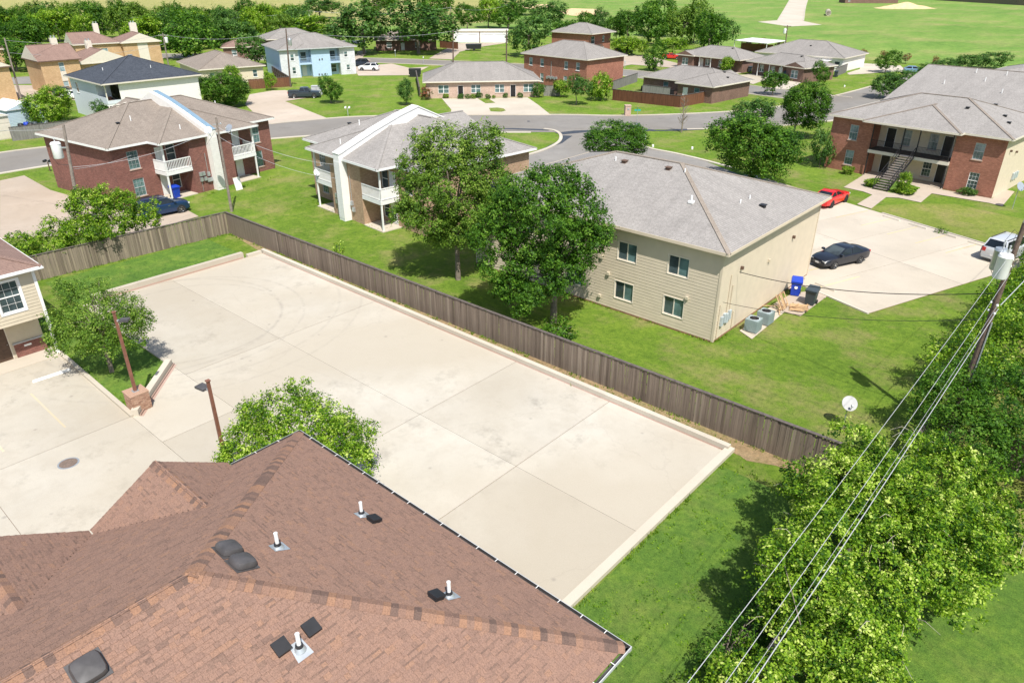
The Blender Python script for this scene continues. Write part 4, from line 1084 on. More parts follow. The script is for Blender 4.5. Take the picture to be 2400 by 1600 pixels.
# ---------------- beige bungalow behind the white house
bb = House('beige_bungalow', 'beige single-storey house with grey-brown hip roof behind the slate-roofed house', 'house', (-93.9, 44.3), rad(77))
bb.walls((0, 0, 12.4, 17), 0, 2.9, 'stucco_c', [('f', 1.6, 0.9, 0.9, 1.4, dict(frame='white')), ('f', 10.2, 0.9, 0.9, 1.4, dict(frame='white', panes=('glass_teal', 'glass')))])
bb.roof([Hip(0, 0, 12.4, 17, 2.9, 0.36, 0.5)], 'sh_brown', 'offwhite', 'offwhite'); bb.pipe(8, 4, 0.4)
# ---------------- blue and white two-storey house
bl = House('blue_white_house', 'two-storey house of white painted brick and light blue panels with grey roof', 'house', (-91.0, 60.6), rad(71.5))
ws8 = dict(style='sash', frame='white', panes=('glass_teal', 'glass'), sillmat='white')
bl.walls((0, 0, 3.9, 13), 0, 5.6, 'br_white', [('f', 2.2, 3.4, 0.75, 1.3, ws8), ('f', 2.3, 0.8, 0.75, 1.3, ws8)], faces='fr')
bl.walls((0, 0, 3.9, 13), 0, 5.6, 'bluewall', faces='lb', wallname='side_wall')
bl.walls((3.9, 1.6, 12.9, 13), 0, 5.6, 'bluewall', [('f', 0.9, 3.1, 1.2, 1.8, dict(frame='white', panes=('glass', 'glass'), sill=False)), ('f', 7.3, 3.1, 1.2, 1.8, dict(frame='white', panes=('glass', 'glass'), sill=False)), ('f', 7.3, 0.5, 1.2, 1.6, dict(frame='white', panes=('glass', 'glass'), sill=False))],
         [('f', 0.9, 0.08, 1.0, 2.1, dict(mat='doorwhite'))], faces='f', wallname='porch_wall')
bl.walls((6.6, -0.1, 10.7, 1.6), 0, 5.6, 'bluewall', faces='frl', wallname='panel_wall')
bl.walls((12.9, 0, 16.3, 13), 0, 5.6, 'br_white', [('f', 1.0, 3.6, 0.75, 1.1, ws8), ('f', 1.3, 0.9, 0.75, 1.1, ws8)])
for x0, x1 in ((3.92, 6.58), (10.72, 12.88)):
    mb = MB(); mb.box(x0, 0.0, 2.5, x1, 1.6, 2.8); fl = mb.build('balcony_floor', MT['bluewall'], bl.root)
    mb = MB(); railing(mb, (x0 + 0.05, 0.06), (x1 - 0.05, 0.06), 1.0, 14, 0.03, 2.8); mb.build('railing', MT['bluewall'], fl)
mb = MB(); mb.bar((3.98, 0.06, 0), (3.98, 0.06, 5.58), 0.15, 0.15, up=(1, 0, 0)); mb.build('post', MT['bluewall'], bl.root)
bl.roof([Hip(0, 0, 16.3, 13, 5.6, 0.36, 0.5), Hip(3.5, -0.4, 13.2, 9, 5.6, 0.30, 0.4, gable=('y', 'b'), lift=0.163)], 'sh_grey', 'offwhite', 'greytrim')
for x, z in ((7.9, 0.4), (8.5, 0.35), (9.2, 0.4), (8.3, 3.4), (8.9, 3.45)):
    mb = MB(); mb.box(x - 0.12, -0.2, z - 0.15, x + 0.12, -0.103, z + 0.15); mb.build('wall_vent', MT['darkvent'], bl.root)
# ---------------- pale brick bungalow duplex
pb = House('pale_brick_duplex', 'long pale pink brick bungalow with twin windows, two black doors and grey roof', 'duplex house', (-48.6, 63.0), rad(47.5))
tw9 = dict(style='twin', frame='white', panes=('glass_teal', 'glass_teal'), sillmat='br_pink')
pb.walls((0, 0, 20.3, 11.5), 0, 2.75, 'br_pink', [('f', 2.2, 0.85, 1.9, 1.4, tw9), ('f', 8.1, 0.85, 1.7, 1.4, tw9), ('f', 12.4, 0.85, 1.7, 1.4, tw9), ('f', 17.6, 0.85, 1.8, 1.4, tw9)],
         [('f', 5.7, 0.06, 1.0, 2.1, {}), ('f', 15.2, 0.06, 1.0, 2.1, {})])
pb.roof([Hip(0, 0, 20.3, 11.5, 2.75, 0.42, 0.5)], 'sh_grey', 'offwhite', 'offwhite')
# ---------------- red brick two-storey house
rb = House('red_brick_house', 'red brick two-storey box house with grey hip roof and four upper windows', 'house', (-49.2, 90.6), rad(-4))
ws10 = dict(style='sash', frame='white', panes=('glass_blind', 'glass_teal'), sillmat='white')
rb.walls((0, 0, 16.7, 11.2), 0, 5.5, 'br_orange', [('f', a, 3.5, 0.9, 1.4, ws10) for a in (1.5, 4.6, 11.0, 14.0)] + [('f', a, 0.6, 0.9, 1.6, ws10) for a in (1.5, 4.6, 10.9, 13.9)])
for k in range(6):
    mb = MB(); mb.box(6.4 + k * 0.5, -0.2, 1.3 + 0.15 * (k % 2), 6.75 + k * 0.5, -0.002, 1.8 + 0.1 * (k % 2)); mb.build('meter_box', MT['galv'], rb.root)
mb = MB(); mb.path([(7.6, -0.06, 1.8), (7.6, -0.06, 4.6)], 0.05); mb.build('conduit', MT['galv'], rb.root)
rb.roof([Hip(0, 0, 16.7, 11.2, 5.5, 0.40, 0.5)], 'sh_grey', 'offwhite', 'offwhite')
# ---------------- fenced brown brick bungalow
fb_ = House('fenced_brick_bungalow', 'brown brick bungalow with grey hip roof behind the stained brown fence', 'house', (-24.0, 94.6), rad(-5))
fb_.walls((0, 1.2, 9.5, 11), 0, 2.7, 'br_dark', [('f', 4.6, 0.8, 1.1, 1.5, dict(frame='greytrim', panes=('glass_teal', 'glass')))])
fb_.walls((9.5, -1.2, 16.6, 11), 0, 2.7, 'br_dark', [('f', 3.4, 0.8, 1.1, 1.5, dict(frame='greytrim', panes=('glass_teal', 'glass')))], [('f', 1.1, 0.06, 1.0, 2.1, dict(mat='doorwhite'))], wallname='wing_wall')
fb_.roof([Hip(0, 1.2, 16.6, 11, 2.7, 0.36, 0.5), Hip(9.5, -1.2, 16.6, 9.5, 2.7, 0.36, 0.45, gable=('y', 'b'), lift=0.163)], 'sh_grey', 'greytrim', 'offwhite')
fb_.vent(13.5, 7, 'black'); fb_.vent(15.2, 5.5, 'black')
# ---------------- porch bungalows across the back street
def porch_house(name, label, loc, ang, w, d, flip=False):
    h = House(name, label, 'house', loc, ang)
    gx0, gx1 = (0, 4.4) if not flip else (w - 4.4, w)
    ww = dict(style='twin', frame='white', panes=('glass_blind', 'glass_teal'), sillmat='white')
    h.walls((0, 1.8, w, d), 0, 2.7, 'br_dark', [('f', 6.6 if not flip else 2.0, 0.8, 1.1, 1.4, ww), ('f', 10.2 if not flip else 5.0, 0.8, 1.1, 1.4, ww)], [('f', 5.0 if not flip else 7.2, 0.06, 1.0, 2.1, dict(mat='doorwhite'))])
    h.walls((gx0, 0, gx1, 1.8), 0, 2.7, 'br_dark', [('f', 1.3, 0.7, 1.7, 1.5, ww)], faces='frl', wallname='bay_wall')
    fx = range(3)
    for k in fx:
        x = (gx1 + 1.6 + k * 3.1) if not flip else (gx0 - 1.6 - k * 3.1)
        mb = MB(); mb.bar((x, 0.3, 0.05), (x, 0.3, 2.7), 0.14, 0.14, up=(1, 0, 0)); mb.build('porch_post', MT['white'], h.root)
    mb = MB(); mb.box(gx1 + 0.02 if not flip else 0, 0.1, 0, w if not flip else gx0 - 0.02, 1.78, 0.08); mb.build('porch_slab', MT['concrete'], h.root)
    h.roof([Hip(0, 0.5, w, d, 2.7, 0.36, 0.5), Hip(gx0, 0, gx1, d * 0.6, 2.7, 0.36, 0.4, gable=('y', 'b', 'f'), lift=0.163)], 'sh_grey', 'br_dark', 'offwhite')
    h.vent(w * 0.7, d * 0.45, 'black')
    return h
porch_house('porch_bungalow', 'brown brick bungalow with white porch posts before the white carport', (-38.9, 134.4), rad(-8), 16.5, 10.5)
porch_house('corner_porch_bungalow', 'brown brick porch bungalow standing in front of the large tan-walled house', (-20.3, 132.0), rad(-17), 15.0, 9.5, True)
th = House('tan_walled_house', 'wide house with grey hip roof and pale right wall by the open field', 'house', (-26.5, 150.3), rad(-1))
th.walls((0, 0, 20.4, 14), 0, 2.9, 'stucco_w', [('f', 18.6, 0.9, 1.2, 1.3, dict(frame='white', panes=('glass', 'glass')))]); th.roof([Hip(0, 0, 20.4, 14, 2.9, 0.36, 0.5)], 'sh_grey', 'offwhite', 'offwhite'); th.vent(11, 4, 'black')
mb = MB(); mb.box(13.5, -3.0, 2.3, 18.0, 0.0, 2.4); mb.bar((13.7, -2.9, 0), (13.7, -2.9, 2.3), 0.1, 0.1, up=(1, 0, 0)); mb.bar((17.8, -2.9, 0), (17.8, -2.9, 2.3), 0.1, 0.1, up=(1, 0, 0)); mb.build('patio_roof', MT['white'], th.root)
# ---------------- rear brick house, garages, house under the oaks, carport
rr = House('rear_brick_house', 'two-storey red brick house with balcony partly behind round dark trees', 'house', (-67.6, 137.8), rad(92))
rr.walls((0, 0, 10.6, 12), 0, 5.5, 'br_orange', [('f', 6.6, 3.3, 0.9, 1.5, ws10), ('f', 6.6, 0.7, 0.9, 1.5, ws10), ('f', 1.2, 3.1, 1.6, 1.8, dict(frame='white', panes=('glass', 'glass')))])
mb = MB(); mb.box(0.3, -1.3, 2.5, 5.0, -0.005, 2.75); mb.build('balcony_floor', MT['deck'], rr.root)
mb = MB(); railing(mb, (0.35, -1.25), (4.95, -1.25), 1.0, 14, 0.03, 2.75); mb.build('railing', MT['black'], rr.root)
rr.roof([Hip(0, -0.9, 10.6, 12, 5.5, 0.38, 0.5)], 'sh_grey', 'offwhite', 'offwhite')
ga = House('white_garages', 'long white garage block with four roll-up doors at the end of a drive', 'garage', (-122.8, 142.3), rad(43))
ga.walls((0, 0, 17, 7), 0, 3.3, 'stucco_w')
mb = MB(); mb.box(-0.2, -0.25, 3.3, 17.2, 7.2, 3.55); mb.build('roof', MT['offwhite'], ga.root)
mb = MB(); mb.box(8.05, -0.12, 0, 8.3, -0.003, 3.28); mb.build('downpipe', MT['browntrim'], ga.root)
for x in (0.6, 4.2, 8.7, 12.9):
    w_ = 3.3 if x < 8 else 3.7
    mb = MB(); mb.box(x, -0.05, 0.02, x + w_, -0.003, 2.3)
    for k in range(4): mb.box(x, -0.065, 0.1 + k * 0.55, x + w_, -0.05, 0.55 + k * 0.55)
    mb.build('garage_door', MT['doorwhite'], ga.root)
    mb = MB(); mb.box(x, -0.06, 2.32, x + w_, -0.003, 2.55); mb.build('lintel', MT['greytrim'], ga.root)
oh = House('house_under_oaks', 'low dark brick house deep in the shade of the big oaks', 'house', (-121.5, 110.5), rad(50))
oh.walls((0, 0, 17, 10), 0, 2.7, 'br_dark', [('f', 3, 0.8, 1.4, 1.4, dict(frame='white')), ('f', 11, 0.8, 1.4, 1.4, dict(frame='white'))], [('f', 7, 0.05, 1, 2.1, dict(mat='doorwhite'))])
oh.roof([Hip(0, 0, 17, 10, 2.7, 0.36, 0.6)], 'sh_brown', 'offwhite', 'offwhite')
def carport(name, label, loc, ang, w, d, h, mat):
    t = thing(name, label, 'carport', (*loc, 0), ang)
    mb = MB(); mb.mesh([(0, 0, h), (w, 0, h), (w, d, h + 0.3), (0, d, h + 0.3), (0, 0, h + 0.15), (w, 0, h + 0.15), (w, d, h + 0.45), (0, d, h + 0.45)], [(3, 2, 1, 0), (4, 5, 6, 7), (0, 1, 5, 4), (1, 2, 6, 5), (2, 3, 7, 6), (3, 0, 4, 7)])
    mb.build('canopy', MT[mat], t)
    for x in (0.2, w - 0.2):
        for y, hh in ((0.2, h), (d - 0.2, h + 0.28)):
            mb = MB(); mb.bar((x, y, 0), (x, y, hh), 0.12, 0.12, up=(1, 0, 0)); mb.build('post', MT['white'], t)
q = W(1717, 118); carport('white_carport', 'flat white carport canopy on posts by the porch bungalow', (q.x, q.y), rad(-14), 11.5, 8, 2.5, 'white')
q = W(885, 128); carport('oak_carport', 'cream carport beside the house under the oaks', (q.x - 8, q.y - 6), rad(50), 6.5, 6, 2.5, 'offwhite')
# a few roofs showing between trees
def lone(name, label, loc, ang, w, d, z, rm, wm='br_dark'):
    h = House(name, label, 'house', loc, ang); h.walls((0, 0, w, d), 0, z, wm, [('f', 2, 0.9, 1.2, 1.3, dict(frame='white'))]); h.roof([Hip(0, 0, w, d, z, 0.38, 0.5)], rm, 'offwhite', 'offwhite'); return h
q = W(628, 100, 2.8); lone('grey_roofed_house', 'grey roofed house showing above the blue and white house', (q.x, q.y), rad(72), 15, 11, 3.4, 'sh_grey')
q = W(522, 112, 2.8); lone('red_roofed_bungalow', 'small red-brown roofed bungalow between the dark trees', (q.x, q.y), rad(60), 9, 8, 2.7, 'sh_red')
q = W(1980, 8); lone('far_field_house', 'low brick house with dark openings at the far edge of the field', (q.x, q.y), rad(38), 34, 12, 3.5, 'sh_red')
# garden sheds at the left edge
def shed(name, label, loc, ang, w, d, z, wm, rm, ribs):
    h = House(name, label, 'shed', loc, ang); h.walls((0, 0, w, d), 0, z, wm)
    h.roof([Hip(0, 0, w, d, z, 0.32, 0.15, gable=('y', 'f', 'b'), lift=0.06)], rm, wm, 'greytrim')
    mb = MB()
    for k in range(ribs):
        zz = 0.1 + k * z / ribs; mb.box(0.02, -0.02, zz, w - 0.02, -0.001, zz + z / ribs * 0.8)
    mb.build('cladding', MT[wm], h.root)
MT['bluesiding'] = plain('pale_blue_siding', (0.5, 0.6, 0.68), 0.6, var=0.05)
shed('blue_shed', 'pale blue lap-sided shed with white metal roof behind grey fence', (-73.6, 4.0), rad(98), 5.2, 6.0, 2.5, 'bluesiding', 'white', 12)
shed('cream_shed', 'cream metal shed with white roof at the end of the grey fence', (-65.6, -4.2), rad(95), 6.3, 7.0, 3.0, 'offwhite', 'white', 3)
# ---------------- beige house at the left of the car park
lh = House('beige_townhouse', 'beige sided townhouse with overhanging upper floor and red-brown roof by the island', 'house', (6.75, -35.0), rad(90))
# local: x along world +y, y into world -x; its right end (x = 17.2) is the corner seen in the photograph
UP = (0, 0, 17.2, 11); LOW = (0, 1.25, 17.0, 11)
wk_ = dict(style='grid', frame='white', panes=('glass', 'glass'), sill=False, trim=0.12)
lwin = [('f', 15.15, 3.4, 1.15, 1.8, wk_), ('f', 9.5, 3.45, 1.05, 1.75, wk_)]
lh.walls(UP, 2.6, 5.6, 'siding_l', lwin)
boards(lh.root, UP, 'f', 2.62, 5.55, [(w[1] - 0.06, w[1] + w[3] + 0.06, w[2] - 0.06, w[2] + w[4] + 0.06) for w in lwin], 'siding_l', 0.2, 0.03, a_to=17.1)
boards(lh.root, UP, 'r', 2.62, 5.55, [], 'siding_l', 0.2, 0.03, a_to=10.9)
mb = MB(); mb.box(17.12, -0.05, 0.05, 17.28, 0.12, 5.58); mb.build('corner_trim', MT['white'], lh.root)
mb = MB(); mb.face([(0, 0, 2.6), (0, 11, 2.6), (17.2, 11, 2.6), (17.2, 0, 2.6)]); mb.build('soffit', MT['siding_l'], lh.root)
lh.walls(LOW, 0.0, 2.6, 'siding_l', (), [('f', 14.2, 0.06, 1.0, 2.15, dict(mat='doorbrown', frame='offwhite'))], wallname='entrance_wall')
mb = MB(); mb.box(15.35, 1.17, 0.0, 17.0, 1.249, 0.95); wa = mb.build('brick_wainscot', MT['br_red'], lh.root)
mb = MB(); mb.box(15.3, 1.14, 0.95, 17.02, 1.248, 1.01); mb.build('ledge', MT['greytrim'], wa)
mb = MB(); mb.box(15.85, 1.155, 0.66, 16.25, 1.169, 0.78); mb.build('number_plate', MT['white'], wa)
mb = MB(); mb.box(13.0, -0.3, 0, 17.2, 1.2, 0.08); mb.build('entrance_step', MT['concrete'], lh.root)
lh.roof([Hip(0, 0, 17.2, 11, 5.6, 0.40, 0.42)], 'sh_red', 'offwhite', 'white')
mb = MB(); mb.box(-0.5, -0.5, 5.62, 17.7, -0.46, 5.72); mb.build('gutter', MT['white'], lh.root)
# ---------------- near building under the brown shingle roof
EX0, EX1, EYB, EYF, EZ, EP = 32.35, 46.92, -17.0, -52.0, 5.5, 0.43
RX = (EX0 + EX1) / 2; RH = EZ + EP * (EX1 - EX0) / 2; JY = EYB - (EX1 - EX0) / 2
nb = thing('brown_roofed_building', 'building with big brown shingle hip roof, white vent pipes and gutter', 'building', (RX, -34, 0))
mb = MB(); mb.box(EX0 + 0.6, EYF + 0.5, 0, EX1 - 0.6, EYB - 0.6, EZ); mb.build('wall', MT['siding_l'], nb, True)
J = (RX, JY, RH)
S_end = [(EX1, EYB, EZ), (EX0, EYB, EZ), J]
S_east = [(EX1, EYF, EZ), (EX1, EYB, EZ), J, (RX, EYF, RH)]
S_west = [(EX0, EYB, EZ), (EX0, EYF, EZ), (RX, EYF, RH), J]
def gable(y0, y1, rise):
    yp = (y0 + y1) / 2; xe = EX0 + rise / EP; xo = EX0 - 0.28
    s = rise / ((y0 - y1) / 2)
    pk = (xo, yp, EZ + rise); en = (xe, yp, EZ + rise)
    return [(EX0 + 0.0, y0, EZ), (xo, y0, EZ), pk, en], [(xo, y1, EZ), (EX0, y1, EZ), en, pk], pk, en
G1a, G1b, pk1, en1 = gable(-19.75, -24.35, 1.32)
G2a, G2b, pk2, en2 = gable(-24.4, -29.8, 1.55)
mb = MB()
for s in (S_end, S_east, S_west, G1a, G1b, G2a, G2b): mb.face([(p[0], p[1], p[2] - 0.004) for p in s])
mb.face([(EX0, EYF, EZ - 0.01), (EX0, EYB, EZ - 0.01), (EX1, EYB, EZ - 0.01), (EX1, EYF, EZ - 0.01)])
nroof = mb.build('roof', MT['felt'], nb, True)
mb = MB()
for g, y0, y1 in ((G1a, -19.75, -24.35), (G2a, -24.4, -29.8)):
    mb.face([(EX0 - 0.05, y0, EZ - 0.1), (EX0 - 0.05, y1, EZ - 0.1), (EX0 - 0.05, (y0 + y1) / 2, g[2][2] - 0.08)])
mb.build('gable_wall', MT['siding_l'], nb, True)
ROW = 0.135; TW = (0.13, 0.18, 0.25)
rs = np.random.RandomState(11)
allq, allr, cand = [], [], []
bands, bandr = [], []
def shingle_slope(poly3, pick=False):
    P = [Vector(p) for p in poly3]
    n = (P[1] - P[0]).cross(P[2] - P[0]).normalized()
    if n.z < 0: n = -n
    b = (Vector((0, 0, 1)) - n * n.z).normalized(); a = b.cross(n)
    o = P[0]
    Q = [((p - o).dot(a), (p - o).dot(b)) for p in P]
    bmin, bmax = min(q[1] for q in Q), max(q[1] for q in Q)
    k = 0
    while bmin + k * ROW < bmax - 0.04:
        b0 = bmin + k * ROW; bm = b0 + ROW / 2
        xs_ = []
        for i in range(len(Q)):
            (a0, c0), (a1, c1) = Q[i], Q[(i + 1) % len(Q)]
            if (c0 - bm) * (c1 - bm) < 0: xs_.append(a0 + (a1 - a0) * (bm - c0) / (c1 - c0))
        k += 1
        if len(xs_) < 2: continue
        lo, hi = min(xs_), max(xs_)
        x = lo - rs.uniform(0, 0.25)
        base = rs.uniform(-0.05, 0.05)
        while x < hi:
            wi = rs.randint(3); w = TW[wi]
            x0, x1 = max(x, lo), min(x + w - 0.004, hi)
            full = x0 == x and x1 == x + w - 0.004
            t = 0.016 if rs.rand() < 0.45 else 0.009
            rv = min(1, max(0.1, rs.beta(1.7, 1.6) + base + (0.0 if t < 0.01 else -0.04)))
            if x1 - x0 > 0.02:
                def pt(aa, bb, h): return o + a * aa + b * bb + n * h
                if pick and full: cand.append((pt(x0, b0, 0), a, b, n, wi, t, rv, len(allr)))
                q = [[pt(x0, b0, t), pt(x1, b0, t), pt(x1, b0 + ROW + 0.02, 0.002), pt(x0, b0 + ROW + 0.02, 0.002)],
                     [pt(x0, b0, -0.002), pt(x1, b0, -0.002), pt(x1, b0, t), pt(x0, b0, t)],
                     [pt(x0, b0 + ROW, 0.0), pt(x0, b0, 0.0), pt(x0, b0, t), pt(x0, b0 + ROW, 0.002)],
                     [pt(x1, b0, 0.0), pt(x1, b0 + ROW, 0.0), pt(x1, b0 + ROW, 0.002), pt(x1, b0, t)]]
                allq.append(q); allr.append(rv)
                if t < 0.012 and rs.rand() < 0.4:      # dark printed shadow band of a laminated shingle
                    e = ROW * rs.uniform(0.55, 0.75)
                    bq = [pt(x0, b0 + e, 0.0135), pt(x1, b0 + e, 0.0135), pt(x1, b0 + ROW - 0.002, 0.0095), pt(x0, b0 + ROW - 0.002, 0.0095)]
                    bands.append([bq]); bandr.append(rs.uniform(0, 0.06))
            x += w
for s in (S_end, S_west, G1a, G1b, G2a, G2b): shingle_slope(s)
shingle_slope(S_east, True)
# the 300 tabs that show largest are pieces of their own, the others one part
def inframe(p):
    d = p - CAM
    x = _cy * d.x + _sy * d.y; y = -_sy * d.x + _cy * d.y; z = d.z
    fw = y * _c - z * _s; dn = -y * _s - z * _c
    if fw <= 0.1: return None
    px, py = 1200 + FPX * x / fw, 800 + FPX * dn / fw
    return fw if (5 < px < 2395 and 5 < py < 1595) else None
vis = [(inframe(c[0]), i) for i, c in enumerate(cand)]
vis = sorted((v, i) for v, i in vis if v is not None)[:300]
keep = np.ones(len(allr), bool)
tabmesh = {}
for v, i in vis:
    p, a, b, n, wi, t, rv, idx = cand[i]
    keep[idx] = False
    key = (wi, t > 0.012)
    if key not in tabmesh:
        mb = MB(); w = TW[wi] - 0.004; B = ROW
        mb.mesh([(0, 0, t), (w, 0, t), (w, B + 0.02, 0.002), (0, B + 0.02, 0.002), (0, 0, -0.002), (w, 0, -0.002), (0, B, 0), (w, B, 0)], [(0, 1, 2, 3), (4, 5, 1, 0), (6, 4, 0, 3), (5, 7, 2, 1)])
        tabmesh[key] = mb.data('shingle'); tabmesh[key].materials.append(MT['tab_obj'])
    o = bpy.data.objects.new('shingle', tabmesh[key]); col.objects.link(o); o.parent = nroof
    m = Matrix((a, b, n)).transposed().to_4x4(); m.translation = p
    o.matrix_local = m
arr = np.array([[[tuple(v) for v in f] for f in q] for q, k in zip(allq, keep) if k], dtype=np.float32).reshape(-1, 4, 3)
rr_ = np.repeat(np.array(allr)[keep], 4)
arr = np.concatenate([arr, np.array([[[tuple(v) for v in f] for f in q] for q in bands], dtype=np.float32).reshape(-1, 4, 3)]); rr_ = np.concatenate([rr_, np.array(bandr)])
tag(link('shingles', fast_quads('shingles', arr, MT['tab_att'], rr_), nroof), kind='stuff')
# ridge and hip caps, one piece each
def caps(p, q, w1, w2, exp=0.19):
    p, q = Vector(p), Vector(q); d = (q - p).normalized(); L = (q - p).length
    w1, w2 = Vector(w1).normalized(), Vector(w2).normalized()
    up = Vector((0, 0, 1))
    c0, c1 = up * 0.034, up * 0.018
    mb = MB()
    e = d * (exp + 0.03)
    v = [c0, w1 * 0.21 + up * 0.026, w2 * 0.21 + up * 0.026, e + c1, e + w1 * 0.21 + up * 0.006, e + w2 * 0.21 + up * 0.006, w1 * 0.21, w2 * 0.21, Vector((0, 0, 0))]
    mb.mesh(v, [(0, 1, 4, 3), (2, 0, 3, 5), (0, 8, 6, 1), (8, 0, 2, 7)])
    me = mb.data('ridge_shingle'); me.materials.append(MT['cap_obj'])
    k = 0
    while k * exp < L - 0.05:
        o = bpy.data.objects.new('ridge_shingle', me); col.objects.link(o); o.parent = nroof; o.location = p + d * (k * exp); k += 1
def hipcaps(p, q, n1, n2):
    d = (Vector(q) - Vector(p)).normalized(); n1, n2 = Vector(n1).normalized(), Vector(n2).normalized()
    w1, w2 = d.cross(n1), d.cross(n2)
    if w1.dot(n2) > 0: w1 = -w1
    if w2.dot(n1) > 0: w2 = -w2
    if d.cross(w1).z > 0: w1, w2 = w2, w1
    caps(p, q, w1, w2)
NE_, NW_, NB_ = (EP, 0, 1), (-EP, 0, 1), (0, EP, 1)
hipcaps((RX, -42, RH), J, NE_, NW_)
hipcaps((EX1, EYB, EZ + 0.01), J, NB_, NE_)
hipcaps((EX0, EYB, EZ + 0.01), J, NB_, NW_)
hipcaps(pk1, en1, (0, 0.574, 1), (0, -0.574, 1)); hipcaps(pk2, en2, (0, 0.574, 1), (0, -0.574, 1))
# gutters with hangers
gt = MB(); gi = MB()
def gutter(x0, y0, x1, y1, ox, oy):
    a, b, o = Vector((x0, y0, 0)), Vector((x1, y1, 0)), Vector((ox, oy, 0))
    def rib(m, o0, z0, o1, z1):
        m.face([a + o * o0 + Vector((0, 0, z0)), b + o * o0 + Vector((0, 0, z0)), b + o * o1 + Vector((0, 0, z1)), a + o * o1 + Vector((0, 0, z1))])
    z = EZ
    rib(gt, 0.13, z - 0.12, 0.14, z + 0.0); rib(gt, 0.14, z + 0.0, 0.115, z + 0.005); rib(gi, 0.11, z + 0.004, 0.112, z - 0.11); rib(gi, 0.112, z - 0.11, 0.0, z - 0.11); rib(gt, 0.02, z - 0.125, 0.13, z - 0.12)
    n = int((b - a).length / 0.76)
    for k in range(1, n):
        p = a.lerp(b, k / n); h = MB(); h.bar(p + o * 0.0 + Vector((0, 0, z + 0.012)), p + o * 0.13 + Vector((0, 0, z + 0.012)), 0.02, 0.01); HG.append(h)
HG = []
gutter(EX0 - 0.1, EYB, EX1 + 0.14, EYB, 0, 1); gutter(EX1, EYF, EX1, EYB + 0.14, 1, 0); gutter(EX0, EYB + 0.1, EX0, -19.7, -1, 0)
go = gt.build('gutter', MT['greytrim'], nb, True); gi.build('gutter_bed', MT['darkvent'], go)
for h in HG: h.build('hanger', MT['whitepaint'], go)
mb = MB(); mb.path([(EX0 - 0.08, -19.6, EZ - 0.1), (EX0 + 0.3, -19.6, EZ - 0.5), (EX0 + 0.55, -19.6, EZ - 0.8), (EX0 + 0.55, -19.6, 0.2)], 0.05); mb.build('downpipe', MT['greytrim'], go)
# vents and pipes on the roof
nE, nX = Vector((0, EP, 1)).normalized(), Vector((EP, 0, 1)).normalized()
def frame(p, n):
    b = (Vector((0, 0, 1)) - n * n.z).normalized(); a = b.cross(n)
    m = Matrix((a, b, n)).transposed().to_4x4(); m.translation = p; return m
def nb_pipe(px, py, p0, n):
    p = Wplane(px, py, p0, n); m = frame(p, n)
    mb = MB(); mb.mesh([m @ Vector(v) for v in ((-0.2, -0.24, 0.02), (0.2, -0.24, 0.02), (0.16, 0.2, 0.024), (-0.16, 0.2, 0.024))], [(0, 1, 2, 3)]); mb.lathe([(0.15, 0.0), (0.07, 0.14)], 12, p)
    fl = mb.build('pipe_flashing', MT['galv'], nroof, smooth=True)
    mb = MB(); mb.lathe([(0.095, 0.1), (0.085, 0.17)], 12, p); mb.build('boot', MT['blackplastic'], fl)
    mb = MB(); mb.lathe([(0.052, 0.1), (0.052, 0.5), (0.04, 0.5), (0.04, 0.3)], 12, p); mb.build('vent_pipe', MT['pvc'], nroof, smooth=True)
def nb_box(px, py, p0, n, s=0.3):
    p = Wplane(px, py, p0, n); m = frame(p, n)
    mb = MB(); mb.mbox(m, -s / 2, -s / 2, 0, s / 2, s / 2, 0.1); mb.mbox(m, -s * 0.58, -s * 0.58, 0.1, s * 0.58, s * 0.58, 0.15); mb.build('box_vent', MT['black'], nroof)
    mb = MB(); mb.mbox(m, -s * 0.8, -s * 0.8, 0.018, s * 0.8, s * 0.8, 0.024)
def nb_dome(px, py, p0, n, s=0.55):
    p = Wplane(px, py, p0, n); m = frame(p, n)
    mb = MB(); mb.mbox(m, -s * 0.56, -s * 0.56, 0.018, s * 0.56, s * 0.56, 0.03)
    k = 8; rows = [(1.0, 0.05), (1.0, 0.13), (0.9, 0.19), (0.6, 0.225), (0.0, 0.235)]
    def sq(t, r): # superellipse
        c, sn = math.cos(t), math.sin(t); q = (abs(c) ** 5 + abs(sn) ** 5) ** (-1 / 5); return (c * q * r * s / 2, sn * q * r * s / 2)
    v, f = [], []
    N_ = 24
    for r, z in rows:
        for j in range(N_): x, y = sq(2 * math.pi * j / N_, max(r, 0.001)); v.append(m @ Vector((x, y, z)))
    for i in range(len(rows) - 1):
        for j in range(N_): f.append((i * N_ + j, i * N_ + (j + 1) % N_, (i + 1) * N_ + (j + 1) % N_, (i + 1) * N_ + j))
    mb.mesh(v, f); mb.build('roof_vent', MT['darkvent'], nroof, smooth=True, sharp=40)
PE, PXx = Vector((EX1, EYB, EZ)), Vector((EX1, EYB, EZ))
for px, py in ((848, 1207), (652, 1283), (1053, 1396)): nb_pipe(px, py, PE, nE)
for px, py in ((875, 1221), (1021, 1401)): nb_box(px, py, PE, nE)
for px, py in ((535, 1292), (567, 1323)): nb_dome(px, py, PE, nE)
nb_pipe(703, 1521, PXx, nX); nb_box(728, 1474, PXx, nX); nb_box(658, 1519, PXx, nX); nb_dome(208, 1570, PXx, nX, 0.6)

